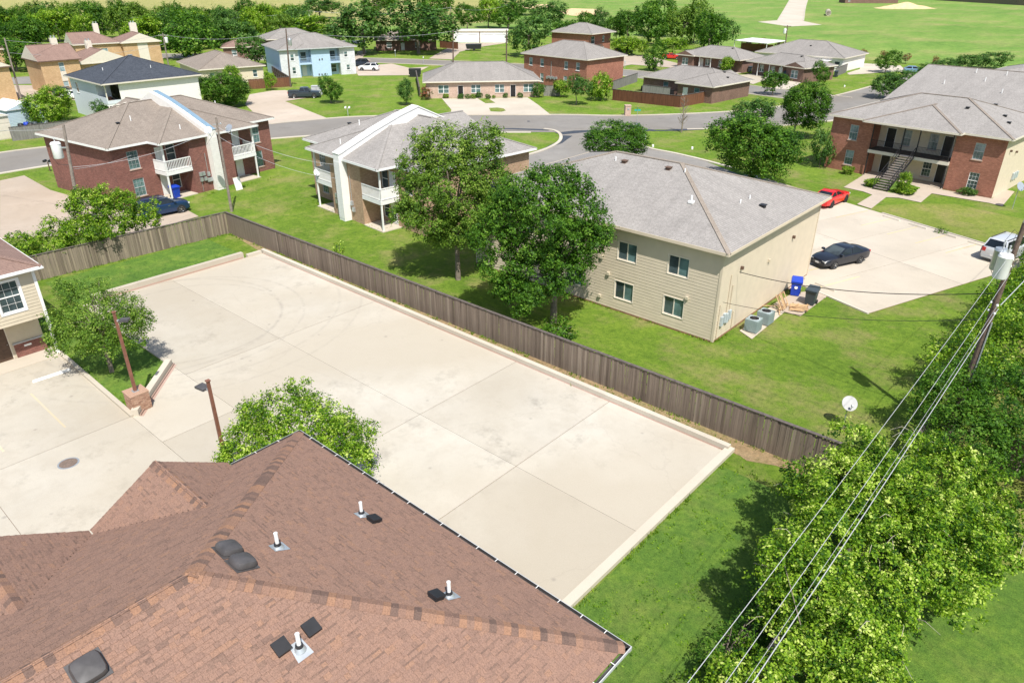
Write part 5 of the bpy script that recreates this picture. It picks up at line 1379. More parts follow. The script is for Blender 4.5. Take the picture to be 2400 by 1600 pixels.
# ================================================================ FENCES
def fence(name, label, p0, p1, h, mat, mode='each', pitch=0.15, cap=True, group=None, seed=1, side=1):
    p0, p1 = Vector((p0[0], p0[1], 0)), Vector((p1[0], p1[1], 0))
    L = (p1 - p0).length; ang = math.atan2(p1.y - p0.y, p1.x - p0.x)
    t = thing(name, label, 'fence', p0, ang, group)
    r = random.Random(seed)
    n = int(L / pitch)
    w = pitch - 0.008
    if mode == 'each':
        mesh = []
        for dh in (0.0, 0.015, -0.02):
            mb = MB(); mb.mesh([(-w / 2, -0.01, 0), (w / 2, -0.01, 0), (w / 2, 0.01, 0), (-w / 2, 0.01, 0), (-w / 2, -0.01, h + dh - 0.03), (w / 2, -0.01, h + dh - 0.03), (w / 2, 0.01, h + dh - 0.03), (-w / 2, 0.01, h + dh - 0.03), (-w / 4, -0.01, h + dh), (w / 4, -0.01, h + dh), (w / 4, 0.01, h + dh), (-w / 4, 0.01, h + dh)],
                               [(0, 1, 5, 9, 8, 4), (3, 7, 11, 10, 6, 2), (1, 2, 6, 5), (3, 0, 4, 7), (5, 6, 10, 9), (7, 4, 8, 11), (8, 9, 10, 11)])
            me = mb.data('picket'); me.materials.append(MT[mat]); mesh.append(me)
        d = sorted(range(n), key=lambda k: (p0.lerp(p1, k / n) - CAM).length)
        near = set(d[:300])
        rest = MB()
        for k in range(n):
            x = (k + 0.5) * L / n
            if k in near:
                o = bpy.data.objects.new('picket', r.choice(mesh)); col.objects.link(o); o.parent = t
                o.location = (x, -0.03 * side + r.uniform(-0.006, 0.006), r.uniform(-0.02, 0.02)); o.rotation_euler = (r.uniform(-0.01, 0.01), r.uniform(-0.012, 0.012), 0)
            else: rest.box(x - w / 2, -0.04 * side, 0, x + w / 2, -0.04 * side + 0.02, h + r.uniform(-0.02, 0.02))
        if rest.v: tag(rest.build('pickets', MT[mat], t), kind='stuff')
    else:
        rest = MB()
        for k in range(n):
            x = (k + 0.5) * L / n; rest.box(x - w / 2, -0.04 * side, 0, x + w / 2, -0.04 * side + 0.02, h + r.uniform(-0.03, 0.03))
        tag(rest.build('pickets', MT[mat], t), kind='stuff')
    for z in (0.35, h * 0.55, h - 0.22):
        mb = MB(); mb.box(0, 0.0, z, L, 0.04, z + 0.09); mb.build('rail', MT['railwood'], t)
    if cap:
        mb = MB(); mb.box(-0.05, -0.09, h + 0.02, L + 0.05, 0.09, h + 0.055); mb.build('cap_rail', MT['railwood'], t)
    for k in range(int(L / 2.4) + 1):
        mb = MB(); x = min(k * 2.4, L - 0.1); mb.box(x, 0.045, 0, x + 0.1, 0.145, h); mb.build('post', MT['railwood'], t)
    return t
FH = 1.93
fence('long_board_fence', 'long weathered dark board fence with cap rail along the car park kerb', (-6.4, 0.86), (47.0, 1.38), FH, 'fencedark', pitch=0.152, seed=5)
fence('end_board_fence', 'weathered light brown board fence by the vines, at the end of the car park', (-7.25, -19.0), (-6.42, 0.8), FH, 'fencewood', pitch=0.15, seed=6)
fence('overgrown_fence', 'grey boundary fence buried in the thicket under the power lines', (48.85, -24.0), (48.95, 7.5), 1.85, 'fencegrey', 'joined', 0.15)
fence('dark_yard_fence', 'dark board fence in the shade at the far side of the thicket', (51.7, 7.4), (60, 5.0), 1.8, 'fencedark', 'joined', 0.16)
def pxfence(name, label, a, b, h, mat, **k):
    q0, q1 = W(*a), W(*b); return fence(name, label, q0, q1, h, mat, 'joined', k.pop('pitch', 0.2), **k)
pxfence('stained_fence', 'red-brown stained yard fence around the brown brick bungalow', (1435, 235), (1592, 252), 1.85, 'fencebrown')
pxfence('stained_fence', 'short red-brown stained fence run up to the brown brick bungalow corner', (1592, 252), (1676, 236), 1.85, 'fencebrown')
pxfence('grey_yard_fence', 'grey slatted yard fence running from the stained fence to the bungalow', (1436, 212), (1493, 192), 1.7, 'fencegrey')
pxfence('grey_divider_fence', 'short grey fence dividing the fenced bungalow yard', (1505, 221), (1569, 229), 1.7, 'fencegrey')
pxfence('brown_boundary_fence', 'brown fence at the tall pole between the beige bungalow and the blue house', (585, 210), (681, 203), 1.8, 'fencebrown')
pxfence('brown_return_fence', 'brown fence going back along the blue house side', (681, 203), (640, 176), 1.8, 'fencebrown')
pxfence('old_grey_fence', 'old grey fence in front of the pale blue shed', (30, 331), (176, 313), 1.8, 'fencegrey')
pxfence('garden_fence', 'grey fence beside the vine covered bush next to the pale brick duplex', (1274, 225), (1313, 225), 1.8, 'fencegrey')
pxfence('dark_gate_fence', 'dark fence along the end wall of the pale brick duplex', (976, 186), (984, 228), 1.7, 'fencedark')
pxfence('grey_corner_fence', 'grey fence panel beside the porch bungalow end wall', (1958, 180), (1983, 170), 1.8, 'fencegrey')
pxfence('garage_fence', 'brown fence next to the white garages', (1031, 112), (1074, 116), 1.9, 'fencebrown', pitch=0.4)
pxfence('field_fence', 'long dark fence across the far side of the field', (2190, 1), (2410, 14), 4.0, 'fencedark', pitch=1.5)
pxfence('carport_fence', 'brown fence standing behind the flat white carport', (1735, 119), (1810, 124), 2.0, 'fencebrown', pitch=0.4)
# ================================================================ VEHICLES
CARS = {
 # L, W, H, hood z, belt z, trunk z, (rear glass base, roof rear, roof front, windscreen base) x, wheel x front/rear, wheel r
 'sedan': dict(L=4.86, W=1.83, H=1.46, hood=0.92, belt=0.98, tail=1.06, gl=(-1.75, -0.95, 0.25, 1.15), wf=1.45, wr=-1.33, r=0.33, nose=0.72),
 'coupe': dict(L=5.0, W=1.92, H=1.44, hood=1.0, belt=1.05, tail=1.1, gl=(-1.85, -1.0, -0.05, 0.75), wf=1.5, wr=-1.45, r=0.36, nose=0.82),
 'suv': dict(L=4.7, W=1.88, H=1.7, hood=1.08, belt=1.12, tail=1.14, gl=(-2.15, -1.75, 0.35, 1.15), wf=1.4, wr=-1.35, r=0.37, nose=0.9),
 'bigsuv': dict(L=5.1, W=1.98, H=1.88, hood=1.15, belt=1.2, tail=1.22, gl=(-2.45, -2.2, 0.45, 1.15), wf=1.5, wr=-1.5, r=0.4, nose=1.0),
 'hatch': dict(L=4.3, W=1.76, H=1.48, hood=0.95, belt=1.0, tail=1.05, gl=(-2.0, -1.3, 0.3, 1.2), wf=1.3, wr=-1.3, r=0.32, nose=0.75),
 'pickup': dict(L=5.7, W=1.95, H=1.82, hood=1.15, belt=1.2, tail=1.18, gl=(-0.85, -0.62, 0.65, 1.25), wf=1.75, wr=-1.75, r=0.4, nose=1.02),
}
def car(name, label, cat, p, heading, kind, color, rim='rim', z=0.0, plate=True, metal=0.25):
    s = CARS[kind]; L, Wd, H = s['L'], s['W'], s['H']; hw = Wd / 2
    pm = paint('paint_' + name, color, metal)
    t = thing(name, label, cat, (p[0], p[1], z), heading)
    g0, g1, g2, g3 = s['gl']
    st = [(-L / 2, 0.42, s['tail'] - 0.22, 0.80), (-L / 2 + 0.06, 0.30, s['tail'] - 0.06, 0.90), (-L / 2 + 0.35, 0.24, s['tail'], 0.97), (g0, 0.22, s['tail'] - 0.005, 1.0), (g0 + 0.5, 0.2, s['belt'] + 0.02, 1.0),
          (0.0, 0.2, s['belt'], 1.0), (g3, 0.2, s['hood'] + 0.03, 1.0), ((g3 + L / 2) / 2, 0.22, s['hood'] - 0.02, 0.98), (L / 2 - 0.3, 0.24, (s['hood'] + s['nose']) / 2, 0.93), (L / 2 - 0.06, 0.28, s['nose'], 0.84), (L / 2, 0.36, s['nose'] - 0.14, 0.74)]
    v, f = [], []
    for x, zb, zt, k in st:
        w = hw * k; zm = zb + (zt - zb) * 0.5; zs = zt - 0.1
        half = [(w * 0.82, zb), (w * 0.97, zb + 0.1), (w, zm), (w * 0.97, zs), (w * 0.86, zt - 0.015), (w * 0.45, zt + 0.018)]
        ring = [(-a, b) for a, b in half[::-1]] if False else None
        sec = [(a, b) for a, b in half] + [(-a, b) for a, b in half[::-1]]
        v += [(x, a, b) for a, b in sec]
    n = 12
    for i in range(len(st) - 1):
        for k in range(n): f.append((i * n + k, (i + 1) * n + k, (i + 1) * n + (k + 1) % n, i * n + (k + 1) % n))
    f.append(tuple(range(n))); f.append(tuple((len(st) - 1) * n + k for k in reversed(range(n))))
    mb = MB(); mb.mesh(v, f)
    if kind == 'pickup':   # bed walls stay, floor is sunk
        pass
    body = mb.build('body', pm, t, smooth=True, sharp=38)
    # cabin
    zb = s['belt'] - 0.03
    bw, tw_ = hw * 0.9, hw * 0.70
    mz = H - 0.05
    c = [(g0, -bw, zb), (g3, -bw * 0.97, zb), (g3, bw * 0.97, zb), (g0, bw, zb), (g1, -tw_, mz), (g2, -tw_, mz), (g2, tw_, mz), (g1, tw_, mz),
         (g1 + 0.12, -tw_ * 0.7, H), (g2 - 0.15, -tw_ * 0.7, H), (g2 - 0.15, tw_ * 0.7, H), (g1 + 0.12, tw_ * 0.7, H)]
    mb = MB(); mb.mesh(c, [(0, 1, 5, 4), (1, 2, 6, 5), (2, 3, 7, 6), (3, 0, 4, 7), (4, 5, 9, 8), (5, 6, 10, 9), (6, 7, 11, 10), (7, 4, 8, 11), (8, 9, 10, 11)])
    mb.build('roof', pm, t, smooth=True, sharp=50)
    def pane(nm, q, inset=0.1, lift=0.012):
        q = [Vector(x) for x in q]; cc = sum(q, Vector()) / len(q); nn = (q[1] - q[0]).cross(q[2] - q[0]).normalized()
        if nn.dot(cc - Vector((0, 0, 0.8))) < 0: nn = -nn
        g = MB(); g.face([x + (cc - x) * inset + nn * lift for x in q]); g.build(nm, MT['windscreen' if nm == 'windscreen' else 'carglass'], t)
    pane('windscreen', [c[1], c[2], c[6], c[5]], 0.09); pane('rear_window', [c[0], c[3], c[7], c[4]], 0.13)
    for sd in (-1, 1):
        a0, a1, b0, b1 = [Vector(x) for x in ((c[0], c[1], c[4], c[5]) if sd < 0 else (c[3], c[2], c[7], c[6]))]
        m0, m1 = a0.lerp(a1, 0.50), b0.lerp(b1, 0.46)
        pane('side_window', [a0, m0, m1, b0], 0.12); pane('side_window', [m0, a1, b1, m1], 0.12)
        mb = MB(); mb.mbox(Matrix.Translation((g3 - 0.25, sd * (bw + 0.12), zb + 0.1)), -0.08, -0.11, -0.06, 0.1, 0.11, 0.08); mb.build('mirror', pm, t)
        for hxp in (0.35, -0.65):
            if kind == 'coupe' and hxp < 0: continue
            mb = MB(); mb.box(hxp - 0.1, sd * hw * 0.985 - 0.012, s['belt'] - 0.2, hxp + 0.1, sd * hw * 0.985 + 0.012, s['belt'] - 0.165); mb.build('door_handle', pm if kind != 'suv' else MT['chrome'], t)
    # wheels
    r = s['r']
    for x in (s['wf'], s['wr']):
        for sd in (-1, 1):
            m = Matrix.Translation((x, sd * (hw - 0.09), r)) @ Matrix.Rotation(rad(-90 * sd), 4, 'X')
            mb = MB(); mb.lathe([(r * 1.16, -0.05), (r * 1.16, 0.085), (r * 0.9, 0.09)], 20, mat4=m); mb.build('wheel_arch', MT['blackplastic'], t)
            mb = MB(); mb.lathe([(r * 0.6, -0.11), (r * 0.95, -0.11), (r, -0.07), (r, 0.07), (r * 0.94, 0.11), (r * 0.66, 0.112)], 22, mat4=m); wo = mb.build('wheel', MT['tyre'], t, smooth=True)
            mb = MB(); mb.lathe([(r * 0.67, 0.09), (r * 0.64, 0.118), (r * 0.57, 0.1)], 22, mat4=m)
            for k in range(5):
                m2 = m @ Matrix.Rotation(2 * math.pi * k / 5, 4, 'Z'); mb.mbox(m2, 0.02, -0.035, 0.085, r * 0.6, 0.035, 0.112)
            mb.lathe([(0.07, 0.08), (0.06, 0.12), (0.0, 0.121)], 10, mat4=m); mb.build('rim', MT[rim], wo)
    # lamps, grille, bumpers, plate
    for sd in (-1, 1):
        mb = MB(); mb.box(L / 2 - 0.28, sd * hw * 0.66 - 0.18, s['nose'] - 0.16, L / 2 - 0.03, sd * hw * 0.66 + 0.16, s['nose'] - 0.03); mb.build('headlight', MT['headlamp'], t)
        mb = MB(); hh = 0.16 if kind in ('sedan', 'coupe', 'hatch') else 0.3; mb.box(-L / 2 - 0.015, sd * hw * 0.72 - 0.13, s['tail'] - 0.1 - hh, -L / 2 + 0.16, sd * hw * 0.72 + 0.13, s['tail'] - 0.1); mb.build('tail_light', MT['taillamp'], t)
    mb = MB(); mb.box(L / 2 - 0.1, -hw * 0.42, s['nose'] - 0.3, L / 2 + 0.012, hw * 0.42, s['nose'] - 0.12); gr = mb.build('grille', MT['black'], t)
    for k in range(3): mb = MB(); mb.box(L / 2 + 0.005, -hw * 0.4, s['nose'] - 0.27 + k * 0.05, L / 2 + 0.018, hw * 0.4, s['nose'] - 0.255 + k * 0.05); mb.build('grille_bar', MT['chrome'], gr)
    mb = MB(); mb.box(L / 2 - 0.2, -hw * 0.7, 0.26, L / 2 + 0.02, hw * 0.7, 0.4); mb.build('front_bumper', MT['blackplastic'], t)
    mb = MB(); mb.box(-L / 2 - 0.03, -hw * 0.78, 0.32, -L / 2 + 0.2, hw * 0.78, 0.5); mb.build('rear_bumper', pm if kind in ('sedan', 'coupe') else MT['galv'], t)
    if plate:
        mb = MB(); mb.box(L / 2 + 0.02, -0.16, 0.42, L / 2 + 0.03, 0.16, 0.56); mb.box(-L / 2 - 0.04, -0.16, 0.55, -L / 2 - 0.02, 0.16, 0.7); mb.build('licence_plate', MT['whitepaint'], t)
    if kind == 'pickup':
        mb = MB(); mb.box(-L / 2 + 0.12, -hw * 0.8, s['tail'] + 0.02, g0 - 0.15, hw * 0.8, s['tail'] + 0.035); mb.build('bed_liner', MT['blackplastic'], t)
        for sd in (-1, 1): mb = MB(); mb.box(-L / 2 + 0.06, sd * hw * 0.88 - 0.07, s['tail'] - 0.02, g0 - 0.05, sd * hw * 0.88 + 0.07, s['tail'] + 0.07); mb.build('bed_rail', pm, t)
        mb = MB(); mb.box(-L / 2 + 0.0, -hw * 0.88, s['tail'] - 0.02, -L / 2 + 0.1, hw * 0.88, s['tail'] + 0.065); mb.build('tailgate', pm, t)
    if kind in ('suv', 'bigsuv'):
        for sd in (-1, 1): mb = MB(); mb.bar((g1 + 0.1, sd * tw_ * 0.86, H + 0.02), (g2 - 0.2, sd * tw_ * 0.86, H + 0.02), 0.04, 0.05); mb.build('roof_rail', MT['blackplastic'], t)
    return t
def mid(a, b): p, q = W(*a), W(*b); return ((p.x + q.x) / 2, (p.y + q.y) / 2)
# sedan: near-side wheels are its left side
q = mid((1955.6, 631.6), (2013, 618.9)); hd = rad(67.4 + 180); lx, ly = math.cos(hd + rad(90)), math.sin(hd + rad(90))
car('black_sedan', 'black four-door sedan parked beside the tan building', 'car', (q[0] - lx * 0.85, q[1] - ly * 0.85), hd, 'sedan', (0.018, 0.021, 0.03), z=0.06)
q = mid((1945, 490), (1983, 474)); hd = rad(84); lx, ly = math.cos(hd - rad(90)), math.sin(hd - rad(90))
car('red_coupe', 'bright red two-door coupe parked below the brick apartments', 'car', (q[0] - lx * 0.9, q[1] - ly * 0.9), hd, 'coupe', (0.62, 0.012, 0.012), 'rimdark', z=0.06, metal=0.0)
q = W(2352, 616); car('silver_suv', 'silver full-size SUV with dark rear window under the dark utility pole', 'suv', (q.x - 0.2, q.y + 1.6), rad(76), 'bigsuv', (0.62, 0.64, 0.66), z=0.06)
q = mid((355, 515), (430, 499)); hd = rad(86.4); lx, ly = math.cos(hd - rad(90)), math.sin(hd - rad(90))
car('navy_suv', 'dark navy crossover SUV parked by the red brick duplex behind vines', 'suv', (q[0] - lx * 0.9, q[1] - ly * 0.9), hd, 'suv', (0.01, 0.035, 0.1), z=0.04)
q = mid((692, 232), (735, 230)); hd = rad(50)
car('dark_pickup', 'dark blue-grey crew cab pickup on the pink concrete driveway', 'pickup', (q[0] - 0.7, q[1] + 0.6), hd, 'pickup', (0.035, 0.05, 0.065), z=0.04)
q = mid((850, 167), (878, 167)); car('white_suv', 'white SUV parked behind the blue and white house', 'suv', (q[0] - 0.6, q[1] + 0.6), rad(218), 'suv', (0.78, 0.78, 0.77), z=0.04, metal=0)
q = W(842, 157); car('charcoal_suv', 'charcoal SUV standing beside the white SUV', 'suv', (q.x - 0.5, q.y + 0.5), rad(218), 'suv', (0.03, 0.04, 0.06), z=0.04)
q = W(176, 232); car('white_hatchback', 'white hatchback half hidden behind the round green bush', 'car', (q.x, q.y), rad(55), 'hatch', (0.78, 0.78, 0.77), z=0.04, metal=0)
q = W(150, 226); car('grey_hatchback', 'dark grey hatchback beyond the white hatchback', 'car', (q.x - 1.5, q.y + 1), rad(55), 'hatch', (0.06, 0.07, 0.075), z=0.04)
q = W(1457, 130); car('black_suv', 'black SUV in the cul de sac behind the red brick house', 'suv', (q.x, q.y + 0.8), rad(70), 'bigsuv', (0.012, 0.014, 0.02), z=0.05)
q = W(1575, 139); car('red_car', 'red car almost hidden by the conical tree', 'car', (q.x, q.y), rad(20), 'coupe', (0.55, 0.03, 0.02), z=0.05, metal=0)
q = W(1612, 156); car('silver_minivan', 'silver crossover parked before the porch bungalow', 'suv', (q.x, q.y), rad(15), 'suv', (0.5, 0.52, 0.55), z=0.05)
q = W(1846, 188); car('dark_truck', 'black pickup parked at the corner porch bungalow', 'pickup', (q.x, q.y), rad(70), 'pickup', (0.012, 0.016, 0.022), z=0.05)
q = W(2140, 172); car('blue_car', 'pale blue car glimpsed between the far shrubs and the grey roof', 'car', (q.x, q.y), rad(20), 'hatch', (0.2, 0.35, 0.5), z=0.05)
# dark trailer by the garages
t = thing('utility_trailer', 'black box trailer on the drive edge before the white garages', 'trailer', W(1111, 119), rad(40))
mb = MB(); mb.mesh([(-2, -1, 0.5), (2, -1, 0.5), (2, 1, 0.5), (-2, 1, 0.5), (-2.3, -1.1, 1.7), (2.1, -1.1, 1.8), (2.1, 1.1, 1.8), (-2.3, 1.1, 1.7)], [(3, 2, 1, 0), (0, 1, 5, 4), (1, 2, 6, 5), (2, 3, 7, 6), (3, 0, 4, 7), (4, 5, 6, 7)]); mb.build('box', MT['blackplastic'], t)
for sd in (-1, 1):
    mb = MB(); mb.lathe([(0.3, -0.1), (0.3, 0.1)], 14, (0, sd * 1.05, 0.3), mat4=Matrix.Rotation(rad(90), 4, 'X')); mb.build('wheel', MT['tyre'], t)
t = thing('dark_dumpster', 'black open skip at the roof end of the pale brick duplex', 'skip', W(973, 180), rad(45))
mb = MB(); mb.mesh([(-1, -.7, 0), (1, -.7, 0), (1, .7, 0), (-1, .7, 0), (-1.3, -.9, 1.6), (1.3, -.9, 1.6), (1.3, .9, 1.6), (-1.3, .9, 1.6)], [(3, 2, 1, 0), (0, 1, 5, 4), (1, 2, 6, 5), (2, 3, 7, 6), (3, 0, 4, 7)]); mb.build('bin', MT['blackplastic'], t)
mb = MB(); mb.mbox(Matrix.Translation((0, 0.9, 1.6)) @ Matrix.Rotation(rad(40), 4, 'X'), -1.3, -1.7, 0, 1.3, 0, 0.06); mb.build('lid', MT['black'], t)
# ================================================================ TREES AND SHRUBS
def leafquads(c, nrm, size, asp, rs):
    n = len(c)
    r = rs.normal(size=(n, 3))
    t = np.cross(nrm, r); t /= np.linalg.norm(t, axis=1, keepdims=True) + 1e-9
    b = np.cross(nrm, t)
    s = size[:, None]
    return np.stack([c - t * s * 0.5, c + b * s * asp * 0.5 - t * s * 0.05, c + t * s * 0.5, c - b * s * asp * 0.5 - t * s * 0.05], axis=1)
def foliage(lobes, nclump, per, leaf, cr, seed, up=0.45, shell=(0.72, 1.06), asp=0.6, zmin=None, low=-0.75, spread=0.17, lobetint=0.07):
    rs = np.random.RandomState(seed)
    Lb = np.array(lobes, float)
    wt = (Lb[:, 3] * Lb[:, 4] * Lb[:, 5]) ** (2 / 3); wt /= wt.sum()
    C, D, K = [], [], []
    tint = rs.normal(size=len(Lb)) * lobetint
    tot = 0
    while tot < nclump:
        k = rs.choice(len(Lb), size=nclump, p=wt)
        d = rs.normal(size=(nclump, 3)); d /= np.linalg.norm(d, axis=1, keepdims=True)
        rr = rs.uniform(shell[0], shell[1], size=(nclump, 1))
        c = Lb[k, :3] + d * Lb[k, 3:] * rr
        ok = d[:, 2] > low
        for j in range(len(Lb)):
            q = np.linalg.norm((c - Lb[j, :3]) / Lb[j, 3:], axis=1)
            ok &= (q > 0.62) | (k == j)
        if zmin is not None: ok &= c[:, 2] > zmin
        C.append(c[ok]); D.append(d[ok]); K.append(tint[k[ok]]); tot += ok.sum()
        if ok.sum() == 0: break
    c = np.concatenate(C)[:nclump]; d = np.concatenate(D)[:nclump]; tn = np.concatenate(K)[:nclump]
    n = len(c)
    cr_ = cr * rs.uniform(0.6, 1.3, size=(n, 1, 1))
    off = rs.normal(size=(n, per, 3)) * cr_
    pos_ = (c[:, None, :] + off * 0.55 + d[:, None, :] * rs.uniform(-0.3, 0.9, size=(n, per, 1)) * cr_)
    nr = d[:, None, :] * 0.55 + np.array((0, 0, up)) + rs.normal(size=(n, per, 3)) * 0.36
    nr /= np.linalg.norm(nr, axis=2, keepdims=True)
    rn = np.clip(0.45 + tn[:, None] + rs.normal(size=(n, 1)) * spread + rs.normal(size=(n, per)) * spread, 0, 1)
    sz = leaf * rs.uniform(0.45, 1.4, size=(n * per))
    if zmin is not None: pos_[:, :, 2] = np.maximum(pos_[:, :, 2], zmin * 0.5)
    return leafquads(pos_.reshape(-1, 3), nr.reshape(-1, 3), sz, asp, rs), rn.reshape(-1), c
def lumpy(lobes, seed, per=14, r=(0.2, 0.5), upper=True, reach=1.22):
    rs = np.random.RandomState(seed); out = list(lobes)
    for L in lobes:
        for k in range(per):
            d = rs.normal(size=3); d[2] = abs(d[2]) * 0.9 if upper else d[2] * 0.7; d /= np.linalg.norm(d); q = rs.uniform(*r) * min(1.2, (L[3] + L[4]) / 3)
            f = rs.uniform(0.85, reach)
            out.append((L[0] + d[0] * L[3] * f, L[1] + d[1] * L[4] * f, max(L[2] + d[2] * L[5] * f, q * 0.6), q, q, q * rs.uniform(0.7, 1.1)))
    return out
def taller(L, k): return [(l[0], l[1], l[2] * k, l[3], l[4], l[5] * k) for l in L]
def rnd_lobes(seed, k, r=(1, 1, 1), inner=0.58, rad_=0.5):
    rs = np.random.RandomState(seed)
    out = [(0, 0, 0, r[0] * 0.66, r[1] * 0.66, r[2] * 0.66)]
    for i in range(k):
        d = rs.normal(size=3); d[2] = d[2] * 0.8 + 0.1; d /= np.linalg.norm(d)
        q = inner * rs.uniform(0.8, 1.15); s = rad_ * rs.uniform(0.65, 1.1)
        out.append((d[0] * q * r[0], d[1] * q * r[1], d[2] * q * r[2], s * r[0], s * r[1], s * r[2]))
    return out
def unit_crown(name, seed, mat, k=9, nclump=260, per=18, leaf=0.105, cr=0.12, **kw):
    q, r, _ = foliage(rnd_lobes(seed, k), nclump, per, leaf, cr, seed, **kw)
    return fast_quads(name, q, MT[mat], r)
def trunk_mb(seed, limbs=6, lean=0.06):
    r = random.Random(seed); mb = MB()
    pts = [(0, 0, -0.05), (r.uniform(-lean, lean) * .4, r.uniform(-lean, lean) * .4, 0.3), (r.uniform(-lean, lean), r.uniform(-lean, lean), 0.62), (r.uniform(-lean, lean), r.uniform(-lean, lean), 1.05)]
    mb.path(pts, [0.05, 0.038, 0.03, 0.015], 8)
    for k in range(limbs):
        a = 2 * math.pi * (k + r.random()) / limbs; z = r.uniform(0.5, 0.85); L = r.uniform(0.28, 0.5)
        p = Vector(pts[2]).lerp(Vector(pts[3]), max(0, (z - 0.62) / 0.43)); p.z = z
        mb.path([p, p + Vector((math.cos(a) * L * .5, math.sin(a) * L * .5, L * .42)), p + Vector((math.cos(a) * L, math.sin(a) * L, L * .7))], [0.018, 0.012, 0.006], 5)
    return mb
TRUNKS = []
for sd in (1, 2, 3):
    me = trunk_mb(sd).data('trunk'); me.materials.append(MT['bark']); TRUNKS.append(me)
PROTO = {}
for key, mat in (('a', 'leaf_a'), ('b', 'leaf_b'), ('c', 'leaf_c'), ('d', 'leaf_d')):
    PROTO[key] = [unit_crown('crown', 20 + i * 7 + ord(key), mat, k=8 + i * 2, nclump=330, per=17, leaf=0.1, cr=0.115) for i in range(3)]
PROTO['r'] = [unit_crown('crown', 77, 'leaf_red', k=7, nclump=120, per=14, leaf=0.13)]
PROTO['fine'] = [unit_crown('crown', 90 + i, 'leaf_a', k=13, nclump=1100, per=22, leaf=0.06, cr=0.085) for i in range(2)]
PROTO['finec'] = [unit_crown('crown', 95, 'leaf_c', k=13, nclump=1000, per=22, leaf=0.06, cr=0.085)]
trnd = random.Random(42)
def depth(p):
    d = Vector(p) - CAM
    y = -_sy * d.x + _cy * d.y
    return y * _c - d.z * _s
def pyof(p):
    d = Vector(p) - CAM
    y = -_sy * d.x + _cy * d.y
    return 800 + FPX * (-y * _s - d.z * _c) / (y * _c - d.z * _s)
def zfor(b, py):
    lo, hi = -5.0, 30.0
    for _ in range(40):
        m = (lo + hi) / 2
        if pyof((b[0], b[1], m)) > py: lo = m
        else: hi = m
    return (lo + hi) / 2
RIGHT = Vector((_cy, _sy, 0))
def tree(name, label, base, box, key='a', cat='tree', group=None, trunk=True, seed=None, thick=1.0, widen=1.0):
    """base: photo pixel where the trunk meets the ground; box: crown x0,x1,y0,y1 in the photo"""
    b = W(*base); x0, x1, y0, y1 = box
    ppm = FPX / depth((b.x, b.y, 2))
    rx = (x1 - x0) / 2 / ppm * widen
    hh = (y1 - y0) / 2 / ppm
    dist = math.hypot(b.x - CAM.x, b.y - CAM.y); ph = math.atan2(CAMH - 3, dist)
    rz = max(math.sqrt(max(hh ** 2 - (rx * math.sin(ph)) ** 2, 0.04)) / math.cos(ph), rx * 0.4)
    zc = zfor(b, (y0 + y1) / 2)
    zc = max(zc, rz * 0.72)
    dx = ((x0 + x1) / 2 - base[0]) / ppm
    t = thing(name, label, cat, b, 0, group)
    sd = trnd.random() * 6.28 if seed is None else seed
    cm = PROTO[key][trnd.randrange(len(PROTO[key]))]
    o = link('crown', cm, t); o.location = (RIGHT.x * dx, RIGHT.y * dx, zc); o.scale = (rx, rx, rz); o.rotation_euler = (0, 0, sd)
    if trunk:
        o = link('trunk', TRUNKS[trnd.randrange(3)], t); s = max(zc, 0.5); o.scale = (max(rx * 1.0, 0.6) * thick, max(rx * 1.0, 0.6) * thick, s); o.rotation_euler = (0, 0, sd)
    return t
def big_tree(name, label, base, lobes, mat, nclump, per, leaf, cr, seed, trunk_r, zc, lean=(0, 0), group=None, sc=1.0, scz=1.0, **kw):
    """lobes in metres relative to the trunk foot"""
    b = W(*base) if len(base) == 2 and base[0] > 60 else Vector((*base, 0))
    t = thing(name, label, 'tree', b, 0, group)
    lobes = lumpy(lobes, seed, 6, (0.34, 0.62), False)
    q, r, cl = foliage([(l[0] * sc, l[1] * sc, l[2] * scz, l[3] * sc, l[4] * sc, l[5] * scz) for l in lobes], nclump, per, leaf, cr, seed, **kw)
    link('crown', fast_quads('crown', q, MT[mat], r), t)
    rr = random.Random(seed); mb = MB()
    P = [Vector((0, 0, -0.1)), Vector((lean[0] * .3, lean[1] * .3, zc * 0.35)), Vector((lean[0] * .7, lean[1] * .7, zc * 0.7)), Vector((lean[0], lean[1], zc * 1.15))]
    mb.path(P, [trunk_r * 1.25, trunk_r, trunk_r * 0.75, trunk_r * 0.35], 10)
    for k in range(26):
        e = Vector(cl[rr.randrange(len(cl))]); s = P[1].lerp(P[3], rr.uniform(0.25, 1.0))
        m = s.lerp(e, 0.5) + Vector((0, 0, rr.uniform(0, 0.4)))
        mb.path([s, m, e], [trunk_r * 0.35, trunk_r * 0.2, 0.012], 5)
    mb.build('trunk', MT['bark'], t, smooth=True)
    return t
def camlobes(L):
    """lobes given as (right, depth, up, r_right, r_depth, r_up) in camera axes -> world axes (radii kept)"""
    F = Vector((-_sy, _cy, 0))
    return [(RIGHT.x * l[0] + F.x * l[1], RIGHT.y * l[0] + F.y * l[1], l[2], l[3], l[4], l[5]) for l in L]
# island tree
big_tree('island_tree', 'slender olive-green tree on the grass island beside the lamp pillar', (263, 873), camlobes([(-0.3, 0.2, 3.6, 2.0, 1.8, 1.3), (-1.4, 0, 3.3, 1.3, 1.3, 1.0), (1.0, 0, 3.1, 1.5, 1.4, 1.0), (-0.6, 0.5, 4.6, 1.3, 1.2, 0.9), (1.3, 0.4, 3.9, 1.2, 1.1, 0.8), (-1.2, -0.5, 2.4, 1.1, 1.0, 0.6), (0.4, -0.8, 2.6, 1.4, 1.0, 0.7), (2.0, 0.2, 3.4, 0.8, 0.8, 0.5)]), 'leaf_b', 1500, 20, 0.105, 0.19, 101, 0.11, 3.0, up=0.5)
